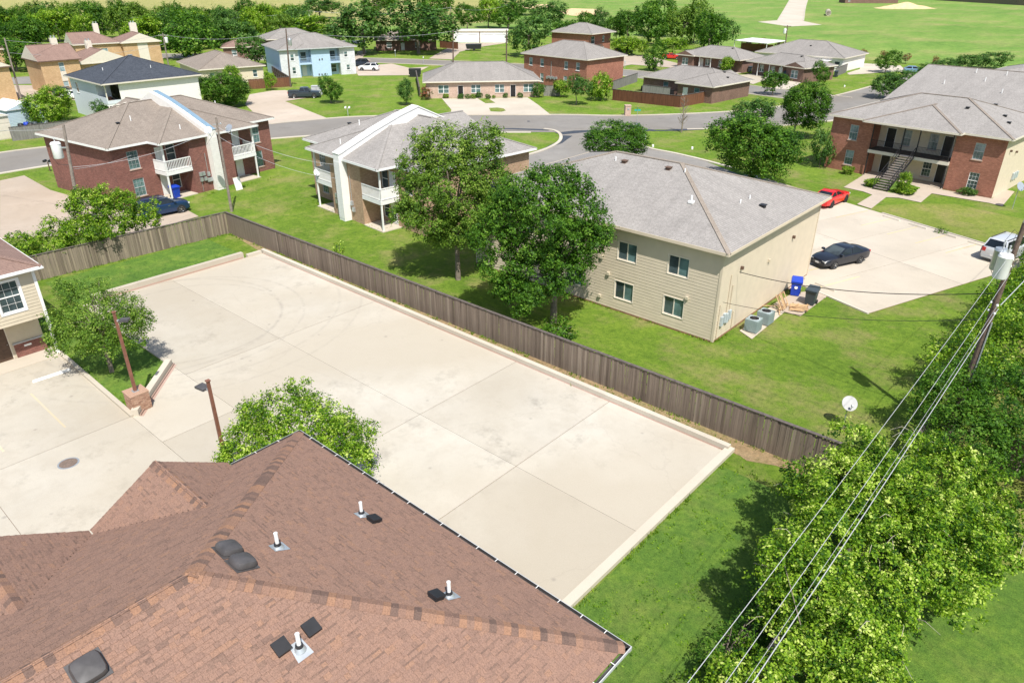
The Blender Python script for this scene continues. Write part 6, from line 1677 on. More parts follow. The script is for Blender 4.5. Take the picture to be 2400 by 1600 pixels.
# tree beside the brown roof
b2 = W(705, 1010, 3.0)
big_tree('bright_tree', 'bright lime-green tree pressed against the brown roof corner', (b2.x + 0.15, b2.y - 0.35), camlobes([(0, 0, 3.2, 2.6, 2.2, 1.5), (-1.9, 0, 2.8, 1.6, 1.6, 1.2), (1.9, -0.2, 2.7, 1.6, 1.6, 1.2), (-0.6, 0.4, 4.2, 1.7, 1.5, 1.0), (0.9, 0.3, 3.9, 1.5, 1.4, 1.0), (2.6, -0.9, 2.2, 1.1, 1.1, 0.9), (-2.6, -0.6, 2.2, 1.0, 1.0, 0.9), (1.4, -1.2, 2.6, 1.4, 1.2, 1.0)]), 'leaf_c', 1900, 22, 0.105, 0.17, 102, 0.13, 2.6, sc=0.93, scz=0.93)
# two tall trees behind the long fence
big_tree('olive_tree', 'tall olive-green tree with a bare trunk between the duplex and the darker tree', (1074, 655), camlobes([(0.2, -0.4, 3.6, 1.5, 1.4, 0.9), (-0.9, -0.2, 3.2, 1.1, 1.1, 0.7), (-0.4, 0, 6.4, 2.6, 2.4, 2.4), (-2.2, 0, 5.6, 1.9, 1.8, 1.7), (1.6, 0.3, 7.2, 2.0, 1.9, 1.9), (-0.6, 0.3, 8.6, 1.9, 1.8, 1.5), (1.9, 0, 8.9, 1.3, 1.3, 1.3), (-2.4, 0.4, 7.6, 1.5, 1.5, 1.2), (-1.6, -0.6, 4.2, 1.6, 1.5, 1.2), (1.0, -0.5, 5.0, 1.7, 1.6, 1.4), (2.6, 0.2, 6.4, 1.4, 1.4, 1.2), (-3.0, 0, 4.6, 1.0, 1.0, 0.9)]), 'leaf_b', 3000, 22, 0.15, 0.23, 103, 0.17, 5.6, shell=(0.6, 1.1), sc=1.0, scz=1.13)
big_tree('dark_tree', 'broad dark green tree with open gaps overhanging the long fence', (1297, 757), camlobes([(l[0] - 0.75, *l[1:]) for l in [(-0.5, 0, 6.0, 2.6, 2.2, 1.7), (-3.2, 0, 5.3, 1.5, 1.4, 1.2), (-2.2, -0.4, 2.6, 1.3, 1.2, 0.8), (-1.1, 0, 8.0, 1.9, 1.7, 1.1), (-0.3, 0, 7.2, 2.7, 2.4, 1.6), (1.6, 0, 6.9, 2.2, 2.0, 1.5), (-2.2, 0.2, 6.4, 1.9, 1.8, 1.4), (3.0, 0.2, 6.0, 1.4, 1.3, 1.1), (-1.0, 0, 5.0, 1.9, 1.6, 1.0), (1.7, -0.2, 5.2, 1.6, 1.5, 1.0), (-2.8, 0, 3.7, 1.5, 1.4, 1.0), (-0.6, -0.5, 3.4, 2.0, 1.6, 1.0), (1.3, -0.3, 3.6, 1.7, 1.5, 1.0), (-1.2, -0.8, 2.2, 1.5, 1.3, 0.7), (0.4, 0.3, 8.2, 1.6, 1.5, 0.9), (2.4, -0.3, 4.2, 1.0, 1.0, 0.7)]]), 'leaf_a', 3000, 22, 0.155, 0.23, 104, 0.2, 5.5, shell=(0.6, 1.1), sc=0.98, scz=1.12)
# weeds at the foot of the dark tree and at the fence joint
def bush(name, label, loc, lobes, mat, nclump, per, leaf, cr, seed, cat='shrub', group=None, stem=0.04, **kw):
    t = thing(name, label, cat, (loc[0], loc[1], 0), 0, group)
    q, r, cl = foliage(lobes, nclump, per, leaf, cr, seed, zmin=0.04, **kw)
    link('foliage', fast_quads('foliage', q, MT[mat], r), t)
    rr = random.Random(seed); mb = MB()
    for k in range(14):
        e = Vector(cl[rr.randrange(len(cl))]); L0 = lobes[rr.randrange(len(lobes))]
        s = Vector((L0[0] * 0.8, L0[1] * 0.8, 0)); mb.path([s, s.lerp(e, 0.5) + Vector((0, 0, 0.1)), e], [stem, stem * 0.6, 0.006], 5)
    mb.build('stem', MT['bark'], t)
    if cat in ('thicket', 'vine'):
        mb = MB()
        for k in range(20):
            p = Vector(cl[rr.randrange(len(cl))]); a = rr.uniform(0, 6.28); L = rr.uniform(0.4, 1.1)
            mb.path([p, p + Vector((math.cos(a) * L * 0.5, math.sin(a) * L * 0.5, 0.3)), p + Vector((math.cos(a) * L, math.sin(a) * L, 0.22))], [0.01, 0.008, 0.004], 4)
        mb.build('dead_twigs', MT['paletwig'], t)
    return t
bush('trunk_weeds', 'leafy shoots at the foot of the dark tree', W(1305, 785), [(0, 0, 0.5, 0.9, 0.8, 0.6), (0.6, 0.3, 0.4, 0.6, 0.6, 0.5)], 'leaf_a', 90, 16, 0.15, 0.2, 7)
q = W(788, 640); bush('fence_weed', 'bright green weed bush growing over the board fence joint', (q.x, q.y + 0.35), [(0, 0, 0.9, 0.35, 0.3, 0.8), (0.1, 0.1, 1.9, 0.45, 0.35, 0.5)], 'leaf_c', 80, 14, 0.12, 0.14, 8)
# vines over the left fence
def wl(L, o): return [(l[0], l[1], l[2], l[3], l[4], l[5]) for l in L]
vb = W(250, 600)
vine = [(-2.4, -0.6, 3.0, 1.2, 1.5, 0.9), (-2.6, 1.6, 2.6, 1.2, 1.2, 0.8), (-3.4, -9.8, 0.7, 0.9, 1.0, 0.8), (-1.6, -1.6, 1.5, 1.5, 2.0, 1.4), (-1.9, 1.0, 1.7, 1.5, 1.9, 1.4), (-2.2, -4.0, 1.2, 1.3, 1.7, 1.1), (-1.5, 2.9, 1.5, 1.2, 1.3, 1.1), (-2.6, 0.2, 2.5, 1.3, 1.6, 0.9), (-0.9, -0.4, 1.8, 0.7, 2.2, 0.5), (-0.5, -1.0, 1.2, 0.3, 0.9, 0.7), (-2.4, -6.4, 0.9, 1.2, 1.3, 0.9), (-3.0, -8.3, 0.7, 0.9, 1.1, 0.8)]
bush('vine_thicket', 'sprawling vine thicket spilling over the light brown board fence', (-6.9, -8.2), lumpy(taller(vine, 1.35), 33, 18, (0.16, 0.5), True, 1.5), 'leaf_c', 2600, 20, 0.14, 0.17, 201, 'vine', low=-0.3)
# thicket under the power lines
T1 = [(0.3, 0.1, 1.2, 1.2, 1.3, 1.1), (1.4, -2.6, 1.7, 2.0, 1.6, 1.4), (0.8, -0.4, 2.0, 2.3, 2.2, 1.5), (2.2, -1.6, 1.7, 1.6, 1.8, 1.4), (-0.5, -1.9, 1.6, 1.6, 1.6, 1.4), (1.3, 1.0, 2.2, 1.5, 1.4, 1.1), (3.2, 0.6, 1.2, 1.2, 1.4, 1.0)]
bush('pale_vine_thicket', 'pale lime vine-covered thicket where the board fence ends', (49.5, -0.2), lumpy(taller(T1, 1.05), 31, 18, (0.16, 0.5), True, 1.5), 'leaf_c', 2900, 24, 0.11, 0.14, 202, 'thicket', low=-0.2, spread=0.2, lobetint=0.1)
T2 = [(1.4, 2.6, 1.7, 2.2, 1.7, 1.4), (0.6, -3.0, 1.4, 1.6, 1.6, 1.2), (-0.9, 1.4, 2.3, 1.5, 1.8, 2.0), (-0.6, 3.2, 2.3, 1.3, 1.3, 1.8), (0.8, 0.2, 2.1, 2.4, 2.4, 1.6), (2.5, 0.8, 1.8, 1.8, 2.1, 1.4), (-0.4, -1.6, 2.1, 1.5, 1.7, 1.8), (1.6, -2.0, 1.5, 1.5, 1.6, 1.2), (3.5, 1.2, 1.2, 0.9, 1.3, 0.9)]
bush('broad_vine_thicket', 'broad bright green vine thicket under the power lines beside the lawn', (49.0, -5.2), lumpy(taller(T2, 1.12), 31, 18, (0.16, 0.5), True, 1.5), 'leaf_c', 3800, 24, 0.11, 0.14, 203, 'thicket', low=-0.2, spread=0.2, lobetint=0.1)
T3 = [(-0.5, 1.4, 1.8, 1.2, 1.5, 1.6), (1.2, 0.6, 1.5, 1.7, 2.0, 1.2), (0.6, -1.8, 1.1, 1.6, 1.8, 1.0), (2.6, -0.8, 1.2, 1.5, 1.8, 1.0), (-0.2, -3.6, 0.9, 1.2, 1.6, 0.9), (2.0, -3.6, 0.9, 1.5, 1.6, 0.8), (3.9, -2.4, 0.8, 1.1, 1.6, 0.7)]
bush('low_bramble', 'low leafy bramble growing along the buried fence rail', (49.4, -10.4), lumpy(taller(T3, 1.2), 31, 18, (0.16, 0.5), True, 1.5), 'leaf_c', 2900, 24, 0.105, 0.14, 204, 'thicket', low=-0.2, spread=0.2, lobetint=0.1)
bush('lawn_edge_shrubs', 'dark seedling shrubs at the lawn edge below the thicket', (47.7, -9.6), [(0, 0, 0.7, 0.6, 1.2, 0.7), (-0.1, 1.9, 0.9, 0.6, 1.1, 0.8), (-0.3, -1.8, 0.6, 0.6, 1.0, 0.6)], 'leaf_a', 260, 18, 0.1, 0.18, 205)
U1 = [(0, 0, 1.7, 1.7, 2.2, 1.7), (2.2, 0.6, 2.0, 2.2, 2.4, 1.8), (1.0, -2.6, 1.6, 1.9, 1.8, 1.5), (3.6, -1.6, 1.6, 2.0, 2.2, 1.5)]
bush('dark_hedge_tree', 'dense dark green hedge shrub around the foot of the dark utility pole', (49.7, 5.6 + 2.6), lumpy(taller(U1, 1.1), 31), 'leaf_a', 1300, 22, 0.13, 0.24, 206, low=-0.3)
U2 = [(-0.4, 0, 1.6, 1.8, 2.4, 1.6), (1.6, 2.2, 2.2, 2.2, 2.4, 1.8), (0.4, 4.6, 1.7, 2.0, 2.2, 1.6), (3.2, 0.4, 2.0, 2.2, 2.6, 1.7), (2.8, 4.8, 2.0, 2.2, 2.4, 1.7)]
bush('bright_hedge', 'bright yellow-green hedge behind the dark utility pole', (49.4, 13.6), lumpy(U2, 31), 'leaf_c', 1700, 22, 0.13, 0.25, 207, low=-0.3)
U3 = [(0, 0, 1.7, 1.9, 2.4, 1.7), (1.0, 3.4, 2.0, 2.0, 2.4, 1.8), (0.6, 6.6, 2.2, 2.0, 2.4, 1.9), (2.6, 2.4, 2.2, 2.0, 2.6, 1.8), (1.4, 10, 2.2, 2.0, 2.6, 1.8)]
bush('rear_hedge', 'loose green hedge beside the rear car park near the silver SUV', (49.6, 22.8), lumpy(U3, 31), 'leaf_c', 1300, 20, 0.17, 0.3, 208, low=-0.3)
U4 = [(0, 0, 1.6, 1.6, 2.2, 1.6), (0.6, 3.4, 1.9, 1.7, 2.2, 1.8), (1.4, 7, 2.0, 1.8, 2.4, 1.8)]
bush('apartment_hedge', 'green hedge by the dish post at the brick apartments', (50.0, 38.0), lumpy(U4, 31), 'leaf_a', 700, 18, 0.2, 0.32, 209, low=-0.3)
bush('pad_weeds', 'thin weeds growing at the rear car park kerb', W(2205, 548), [(0, 0, 0.25, 0.5, 0.3, 0.25)], 'leaf_a', 24, 10, 0.12, 0.12, 9)
bush('dish_weeds', 'small weeds at the foot of the satellite dish post', W(1970, 1003), [(0, 0, 0.12, 0.5, 0.4, 0.14)], 'leaf_c', 30, 12, 0.08, 0.1, 10)
# individual trees further off
tree('round_tree', 'big dense round-crowned tree behind the tan building roof', (1752, 432), (1645, 1846, 268, 428), 'fine', widen=1.03)
tree('pale_tree', 'pale feathery tree at the corner of the side street', (1440, 392), (1366, 1522, 288, 372), 'fine')
tree('lawn_tree', 'upright leafy tree on the lawn beside the street and round tree', (1858, 326), (1818, 1930, 195, 312), 'fine')
tree('street_tree', 'darker tree half behind the big round tree', (1762, 300), (1716, 1818, 230, 300), 'd')
tree('holly_shrub', 'tall dark conical shrub at the apartment wall', (1920, 392), (1892, 1948, 298, 392), 'd', cat='shrub')
tree('young_tree', 'young thin tree before the corner porch bungalow', (1810, 224), (1782, 1842, 164, 216), 'a')
tree('small_corner_tree', 'small light tree at the right end of the corner porch bungalow', (1916, 199), (1898, 1940, 144, 196), 'a')
tree('field_edge_tree', 'round small tree by the pale drive at the field edge', (2075, 171), (2050, 2108, 120, 164), 'a')
tree('driveway_tree', 'leafy tree at the corner of the white house by the driveway', (540, 252), (468, 584, 172, 254), 'fine')
tree('conifer_top', 'pointed green tree rising behind the driveway tree', (556, 236), (530, 578, 152, 214), 'c')
tree('shed_tree', 'round green bush-tree beside the pale blue shed', (128, 290), (74, 190, 208, 290), 'finec')
tree('balcony_shrub', 'dark shrub below the open corner balcony of the white house', (258, 285), (220, 292, 234, 284), 'd', cat='shrub')
tree('sapling', 'thin sapling before the brown boundary fence', (637, 212), (622, 650, 168, 212), 'c')
tree('yard_tree', 'round young tree on the lawn to the right of the pickup', (776, 242), (748, 804, 178, 236), 'a')
tree('duplex_tree', 'dark egg-shaped young tree left of the pale brick duplex', (953, 246), (930, 973, 184, 242), 'd')
tree('flowering_shrub', 'round shrub with reddish top at the pale duplex corner', (1000, 234), (984, 1016, 200, 234), 'r', cat='shrub', trunk=False)
tree('shaped_shrub', 'upright rounded green shrub at the right end of the pale duplex', (1262, 229), (1247, 1277, 192, 228), 'd', cat='shrub')
tree('verge_tree', 'small dark tree with a clear trunk on the verge before the vine bush', (1350, 246), (1326, 1382, 176, 232), 'd')
tree('vine_bush', 'lime vine bush swallowing the pole beside the red brick house', (1410, 236), (1372, 1434, 162, 236), 'c', cat='shrub', trunk=False)
tree('low_vine', 'low vine mass over the garden fence by the red brick house', (1330, 228), (1292, 1340, 186, 226), 'c', cat='shrub', trunk=False)
tree('cone_tree', 'conical green tree standing on the corner of the back street', (1535, 167), (1508, 1562, 98, 164), 'a')
tree('porch_tree', 'small round tree in front of the porch bungalow', (1700, 172), (1684, 1719, 132, 176), 'c')
ORD = ('first', 'second', 'third', 'fourth', 'fifth', 'sixth', 'seventh', 'eighth', 'ninth')
for i, (x, y, r_, lab) in enumerate(((1045, 229, 8, 0), (1080, 230, 8, 0), (1096, 230, 7, 0), (1109, 230, 7, 0), (1123, 228, 9, 0), (1144, 230, 7, 0), (1157, 230, 5, 0), (1185, 228, 7, 0), (1219, 228, 8, 0))):
    tree('clipped_shrub', ORD[i] + ' small clipped shrub along the pale duplex wall, counting from the flowering shrub', (x, y + 2), (x - r_, x + r_, y - r_ - 3, y + r_ - 4), 'd' if i % 3 else 'c', 'shrub', 'clipped shrubs before the pale duplex', trunk=False)
tree('ball_shrub', 'round clipped shrub under the left lower apartment window', (1984, 408), (1969, 2001, 388, 410), 'c', 'shrub', trunk=False)
tree('dark_ball_shrub', 'dark round shrub under the right lower apartment window', (2268, 458), (2246, 2288, 438, 462), 'd', 'shrub', trunk=False)
tree('stair_plant', 'tall leafy plant beside the black outdoor stair', (2112, 455), (2098, 2130, 400, 455), 'c', 'plant', trunk=False)
tree('bed_plant', 'lime ground plants left of the black outdoor stair', (2042, 438), (2022, 2062, 418, 442), 'c', 'plant', trunk=False)
tree('bed_flowers', 'lime ground plants right of the black outdoor stair', (2125, 455), (2095, 2150, 432, 460), 'c', 'plant', trunk=False)
for x, y, r_, lab in ((1830, 105, 18, 'red flowering crape myrtle beside the far utility pole'), (1869, 102, 15, 'red flowering crape myrtle behind the tan-walled house roof'), (2022, 124, 9, 'small red crape myrtle right of the tan-walled house'), (2070, 128, 12, 'red crape myrtle behind the round field-edge tree'), (2122, 134, 12, 'tall red-topped crape myrtle in the open field grass'), (2190, 140, 9, 'red crape myrtle showing over the far shrub row'), (1750, 98, 14, 'red crape myrtle above the white carport'), (1788, 98, 12, 'second red crape myrtle above the white carport')):
    tree('crape_myrtle', lab, (x, y + 16), (x - r_, x + r_, y - 10, y + 10), 'r')
for i, (x0, x1, y0, y1) in enumerate(((2032, 2110, 168, 226), (2080, 2160, 160, 210), (2140, 2200, 150, 190), (2180, 2240, 138, 172), (2225, 2290, 125, 165), (2280, 2360, 120, 158))):
    tree('far_shrub', ORD[i] + ' dense dark shrub from the street in the row behind the apartment roofs', ((x0 + x1) / 2, y1 + 4), (x0, x1, y0, y1), 'd', 'shrub', 'shrub row behind the apartments', trunk=False)
# dead tree by the street
t = thing('bare_tree', 'small bare dead tree standing at the street edge', 'tree', W(1597, 311))
rr = random.Random(9); mb = MB()
mb.path([(0, 0, -0.1), (0.05, 0, 1.6), (-0.05, 0, 3.2), (0, 0, 5.0)], [0.11, 0.09, 0.06, 0.015], 7); mb.build('trunk', MT['twig'], t)
mb = MB()
for k in range(46):
    z = rr.uniform(1.0, 4.6); a = rr.uniform(0, 6.28); L = rr.uniform(0.7, 1.6) * (1.2 - z / 6); u = rr.uniform(0.4, 1.1)
    p = Vector((0, 0, z)); d = Vector((math.cos(a), math.sin(a), u)).normalized()
    mb.path([p, p + d * L * 0.6, p + d * L + Vector((0, 0, 0.1))], [0.03, 0.02, 0.006], 4)
    for j in range(2): e = p + d * L * rr.uniform(0.4, 0.9); d2 = (d + Vector((rr.uniform(-.7, .7), rr.uniform(-.7, .7), rr.uniform(-.2, .6)))).normalized(); mb.path([e, e + d2 * 0.5], [0.015, 0.005], 4)
mb.build('branches', MT['twig'], t)
# big oaks and the wooded belts
for x0, x1, y0, y1, k, lab in ((778, 930, 8, 118, 'd', 'huge spreading oak over the dark brick house, on the blue house side'), (895, 1068, 4, 116, 'd', 'huge spreading oak over the dark brick house, on the garages side'), (700, 800, -8, 34, 'd', 'dark tree at the field edge behind the oaks'), (1190, 1292, 32, 122, 'd', 'dense round tree left of the rear brick house'), (1284, 1374, 44, 112, 'a', 'round tree just behind the red brick house roof'), (1246, 1334, 6, 66, 'd', 'loose dark tree rising behind the two round trees')):
    tree('oak_tree', lab, ((x0 + x1) / 2, y1 + 10), (x0, x1, y0, y1), k)
TINT = {'a': 'mid-green leafy', 'b': 'olive-green leafy', 'c': 'bright lime-green', 'd': 'dark green dense'}
belt = []
r = random.Random(5)
for row, (yb0, yb1, step, hb) in enumerate(((112, 126, 40, 84), (90, 104, 32, 78), (70, 80, 28, 66))):
    x = -30
    while x < (540 if row == 0 else 690):
        w = r.uniform(56, 92) * (1, 0.9, 0.8)[row]; yb = r.uniform(yb0, yb1); h = hb * r.uniform(0.75, 1.15)
        belt.append((x, x + w, yb - h, yb - 6, yb, r.choice('aaccbd' if row else 'aacd'), row)); x += step * r.uniform(0.8, 1.25)
for b in belt:
    if b[0] > 60 and b[1] < 350 and b[4] > 108 and b[0] < 300: continue
    tree('belt_tree', TINT[b[5]] + ' tree in the ' + ('front rank of the wooded belt behind the houses', 'middle rank of the wooded belt', 'rear rank of the wooded belt along the dry field')[b[6]], ((b[0] + b[1]) / 2, b[4]), b[:4], b[5], 'tree', 'wooded belt along the dry field')
for x0, x1, y0, y1, k in ((395, 525, 36, 132, 'a'), (262, 325, 0, 62, 'd'), (575, 660, 10, 70, 'a'), (640, 700, 22, 76, 'c'), (688, 790, 34, 92, 'c')):
    tree('edge_tree', {36: 'big bright tree right of the twin-chimney apartments', 0: 'tall dark tree above the wooded belt', 10: 'bushy tree at the right end of the wooded belt', 22: 'low bright tree beside the pole behind the blue house', 34: 'bright bushes between the blue house and the oaks'}[y0], ((x0 + x1) / 2, y1 + 5), (x0, x1, y0, y1), k)
for x0, x1, y0, y1, k in ((560, 640, 78, 150, 'd'), (545, 600, 84, 120, 'c')):
    tree('house_tree', 'dark tree at the left wall of the blue and white house' if k == 'd' else 'pale flowering tree behind the beige bungalow', ((x0 + x1) / 2, y1 + 6), (x0, x1, y0, y1), k)
tree('far_left_tree', 'broad dark tree in front of the wooded house', (40, 168), (-20, 92, 84, 160), 'a')
tree('left_shade_tree', 'light green bush beside the narrow street', (75, 160), (60, 105, 110, 160), 'c')
r = random.Random(8)
for x0, x1, y0, y1, k in ((1062, 1130, 6, 66, 'a'), (1110, 1180, -6, 60, 'c'), (1150, 1230, 10, 62, 'a'), (1350, 1400, 26, 70, 'a'), (1385, 1430, 18, 78, 'd'), (1418, 1470, 32, 90, 'a'), (1440, 1500, 20, 92, 'a'), (1475, 1560, 14, 100, 'a'), (1502, 1588, -14, 80, 'a'), (1556, 1640, 8, 100, 'b'), (1590, 1660, -12, 96, 'b'), (1620, 1700, 24, 118, 'a'), (1640, 1724, 34, 112, 'd'), (1424, 1500, 80, 124, 'c'), (1490, 1520, 88, 126, 'c'), (1540, 1610, 88, 124, 'c'), (960, 1060, -16, 40, 'a'), (840, 930, -20, 30, 'a'), (1160, 1260, -10, 30, 'd')):
    tree('grove_tree', TINT[k] + (' tree in the grove right of the rear brick house' if x0 > 1340 else ' tree behind the white garages and oaks'), ((x0 + x1) / 2, y1 + 6), (x0, x1, y0, y1), k, 'tree', 'grove behind the back street')
# ================================================================ POLES, WIRES, LAMPS
def solve_top(base, px):
    b = W(*base); best = None
    for k in range(20, 180):
        z = k * 0.1; q = W(px[0], px[1], z); d = (Vector((q.x, q.y)) - Vector((b.x, b.y))).length
        if best is None or d < best[0]: best = (d, z, q)
    return b, best[2]
def pole(label, base, top, r=0.14, mat='polegrey', arm=None, tr=(), group=None, name='utility_pole'):
    if len(top) == 2: b, tp = solve_top(base, top)
    else: b, tp = Vector((*base, 0)), Vector(top)
    d = tp - b
    t = thing(name, label, 'utility pole', b, 0, group)
    mb = MB(); mb.path([(0, 0, -0.1), d * 0.5, d], [r * 1.2, r, r * 0.75], 10); mb.build('shaft', MT[mat], t, smooth=True)
    if arm:
        for z, w, a in arm:
            c = d * (z / d.z); ax = Vector((math.cos(a), math.sin(a), 0))
            mb = MB(); mb.bar(c - ax * w / 2, c + ax * w / 2, 0.1, 0.12); ao = mb.build('crossarm', MT[mat], t)
            for k in (-0.46, -0.2, 0.2, 0.46):
                mb = MB(); mb.lathe([(0.02, 0.05), (0.05, 0.1), (0.03, 0.14), (0.05, 0.18), (0.02, 0.22)], 8, c + ax * w * k); mb.build('insulator', MT['greytrim'], ao)
    for z, a, h, rr_, m in tr:
        c = d * (z / d.z); off = Vector((math.cos(a), math.sin(a), 0)) * (r + rr_ + 0.08)
        mb = MB(); mb.lathe([(rr_ * 0.92, 0), (rr_, 0.05), (rr_, h * 0.88), (rr_ * 1.05, h * 0.9), (rr_ * 0.9, h), (0.0, h * 1.04)], 16, c + off); to = mb.build('transformer', MT[m], t, smooth=True)
        mb = MB(); mb.bar(c + Vector((0, 0, h * 0.7)), c + off + Vector((0, 0, h * 0.7)), 0.12, 0.08); mb.bar(c + Vector((0, 0, h * 0.25)), c + off + Vector((0, 0, h * 0.25)), 0.12, 0.08); mb.build('bracket', MT['galv'], to)
        mb = MB(); mb.lathe([(0.05, 0), (0.03, 0.1), (0.05, 0.2), (0.03, 0.3), (0.045, 0.4), (0.0, 0.42)], 8, c + off + Vector((0.05, 0, h))); mb.build('bushing', MT['greytrim'], to)
        mb = MB(); mb.path([c + off + Vector((0.05, 0, h + 0.42)), c + off * 0.5 + Vector((0, 0, h + 0.9)), c + Vector((0, 0, h + 0.7))], 0.012, 4); mb.path([c + off + Vector((-rr_ * .8, 0, h * .6)), c + off * 1.5 + Vector((0, 0, h * 0.1)), c + off + Vector((0, 0, -0.3)), c + Vector((0, 0, -0.4))], 0.015, 4); mb.build('lead', MT['wireblack'], to)
    return b, d, t
def wire(label, p, q, sag, r=0.013, mat='wire', group=None, n=18, name='power_line'):
    p, q = Vector(p), Vector(q)
    mid_ = (p + q) / 2
    mb = MB(); mb.path([p.lerp(q, k / n) - Vector((0, 0, sag * 4 * (k / n) * (1 - k / n))) - mid_ for k in range(n + 1)], r, 5)
    o = mb.build(name, MT[mat]); o.location = mid_
    tag(o, label, 'cable', group); return o
LEFT = YAW + math.pi
PRb, PRd, PR = pole('tall dark utility pole with white transformers standing in the hedge', (49.63, 8.5), (49.9, 8.7, 11.2), 0.135, 'pole', tr=((8.75, LEFT + 0.5, 1.1, 0.3, 'pvc'), (8.95, LEFT - 0.55, 1.0, 0.26, 'galv')))
mb = MB()
for z in (9.6, 9.3, 7.4, 7.0):
    for k in (-1, 1): mb.lathe([(0.02, -0.06), (0.055, -0.03), (0.055, 0.03), (0.02, 0.06)], 8, (0.15 + k * 0.14, -0.12 * k, z))
mb.build('insulator', MT['pvc'], PR)
mb = MB(); mb.path([(0.17, -0.06, 0.2), (0.3, -0.02, 6.5)], 0.035, 6); mb.build('conduit', MT['galv'], PR)
mb = MB(); mb.lathe([(0.09, 0), (0.09, 0.35), (0.0, 0.4)], 10, PRd + Vector((0, 0, 0))); mb.build('pole_cap', MT['galv'], PR)
# lines running along the boundary, from a pole behind the camera to one far ahead
wire('upper pale power line passing over the lawn and thicket', (49.6, -52, 9.6), (49.75, 8.4, 9.7), 0.8, 0.0085)
wire('second pale power line over the thicket', (50.05, -52, 8.6), (50.0, 8.4, 9.0), 0.75, 0.0085)
wire('thick twisted cable lowest over the thicket', (50.3, -52, 7.3), (50.0, 8.4, 7.25), 0.55, 0.014)
wire('thin cable just beside the thick twisted one', (50.2, -52, 7.55), (49.95, 8.4, 7.5), 0.6, 0.006)
wire('pale power line leaving the dark utility pole towards the hedge end', (49.8, 8.8, 9.7), (51.8, 66, 9.8), 0.9, 0.012)
wire('thick cable leaving the dark utility pole towards the hedge end', (50.0, 8.8, 7.3), (52.2, 66, 7.6), 0.9, 0.022)
wire('black service cable sagging from the dark utility pole to the tan building', (49.6, 8.4, 7.9), (36.0, 12.3, 4.15), 0.55, 0.022, 'wireblack')
wire('thin black service cable below the other at the tan building', (49.6, 8.4, 6.6), (36.0, 10.5, 2.7), 0.5, 0.014, 'wireblack')
# left poles
P1b, P1d, P1 = pole('grey utility pole with large white transformer beside the vine thicket', (194, 545), (148, 292), 0.14, 'polegrey', tr=((0, 0, 0, 0, 'pvc'),)[:0])
c_ = P1d * 0.70
mb = MB(); off = Vector((math.cos(LEFT), math.sin(LEFT), 0)) * 0.85
mb.lathe([(0.36, 0), (0.4, 0.06), (0.4, 1.2), (0.43, 1.22), (0.34, 1.36), (0.0, 1.42)], 18, c_ + off); tf = mb.build('transformer', MT['pvc'], P1, smooth=True)
mb = MB(); mb.bar(c_ + Vector((0, 0, 0.9)), c_ + off + Vector((0, 0, 0.9)), 0.12, 0.1); mb.build('bracket', MT['galv'], tf)
mb = MB(); mb.lathe([(0.06, 0), (0.03, 0.12), (0.06, 0.22), (0.03, 0.32), (0.0, 0.4)], 8, c_ + off + Vector((0, 0, 1.4))); mb.build('bushing', MT['greytrim'], tf)
mb = MB(); mb.path([c_ + off + off.normalized() * 0.5 + Vector((0, 0, 0.9)), c_ + off * 1.75 + Vector((0, 0, 0.2)), c_ + off * 1.3 + Vector((0, 0, -0.5)), c_ + Vector((0, 0, -0.6))], 0.02, 5); mb.build('lead', MT['wireblack'], tf)
P2b, P2d, P2 = pole('slim grey utility pole at the corner of the board fences', (543, 496), (506, 275), 0.12, 'polegrey')
mb = MB(); mb.bar(P2d * 0.93 - Vector((0.1, 0.4, 0)), P2d * 0.93 + Vector((0.1, 0.4, 0)), 0.06, 0.06); mb.lathe([(0.02, 0), (0.05, 0.05), (0.02, 0.12)], 8, P2d * 0.93 + Vector((0, 0.35, 0))); mb.build('crossarm', MT['galv'], P2)
t1, t2 = P1b + P1d * 0.97, P2b + P2d * 0.95
wire('cable strung between the transformer pole and the slim pole', P1b + P1d * 0.62, P2b + P2d * 0.9, 0.7, 0.014)
wire('second cable from the transformer pole to the red brick duplex', P1b + P1d * 0.6, (-20.4, -0.5, 5.0), 0.2, 0.014)
wire('cable from the slim pole to the tan brick duplex firewall', P2b + P2d * 0.9, (-1.6, 9.2, 5.4), 0.6, 0.014)
wire('low cable from the slim pole across the grass to the tan duplex', P2b + P2d * 0.8, (-2.0, 9.6, 4.0), 0.7, 0.012)
wire('guy wire from the slim pole down to the board fence', P2b + P2d * 0.9, P2b + Vector((-0.6, -6.0, 1.2)), 0.0, 0.008, 'wireblack')
wire('cable leaving the transformer pole past the cream shed', P1b + P1d * 0.96, P1b + Vector((-52, -14, 8.2)), 1.4, 0.016)
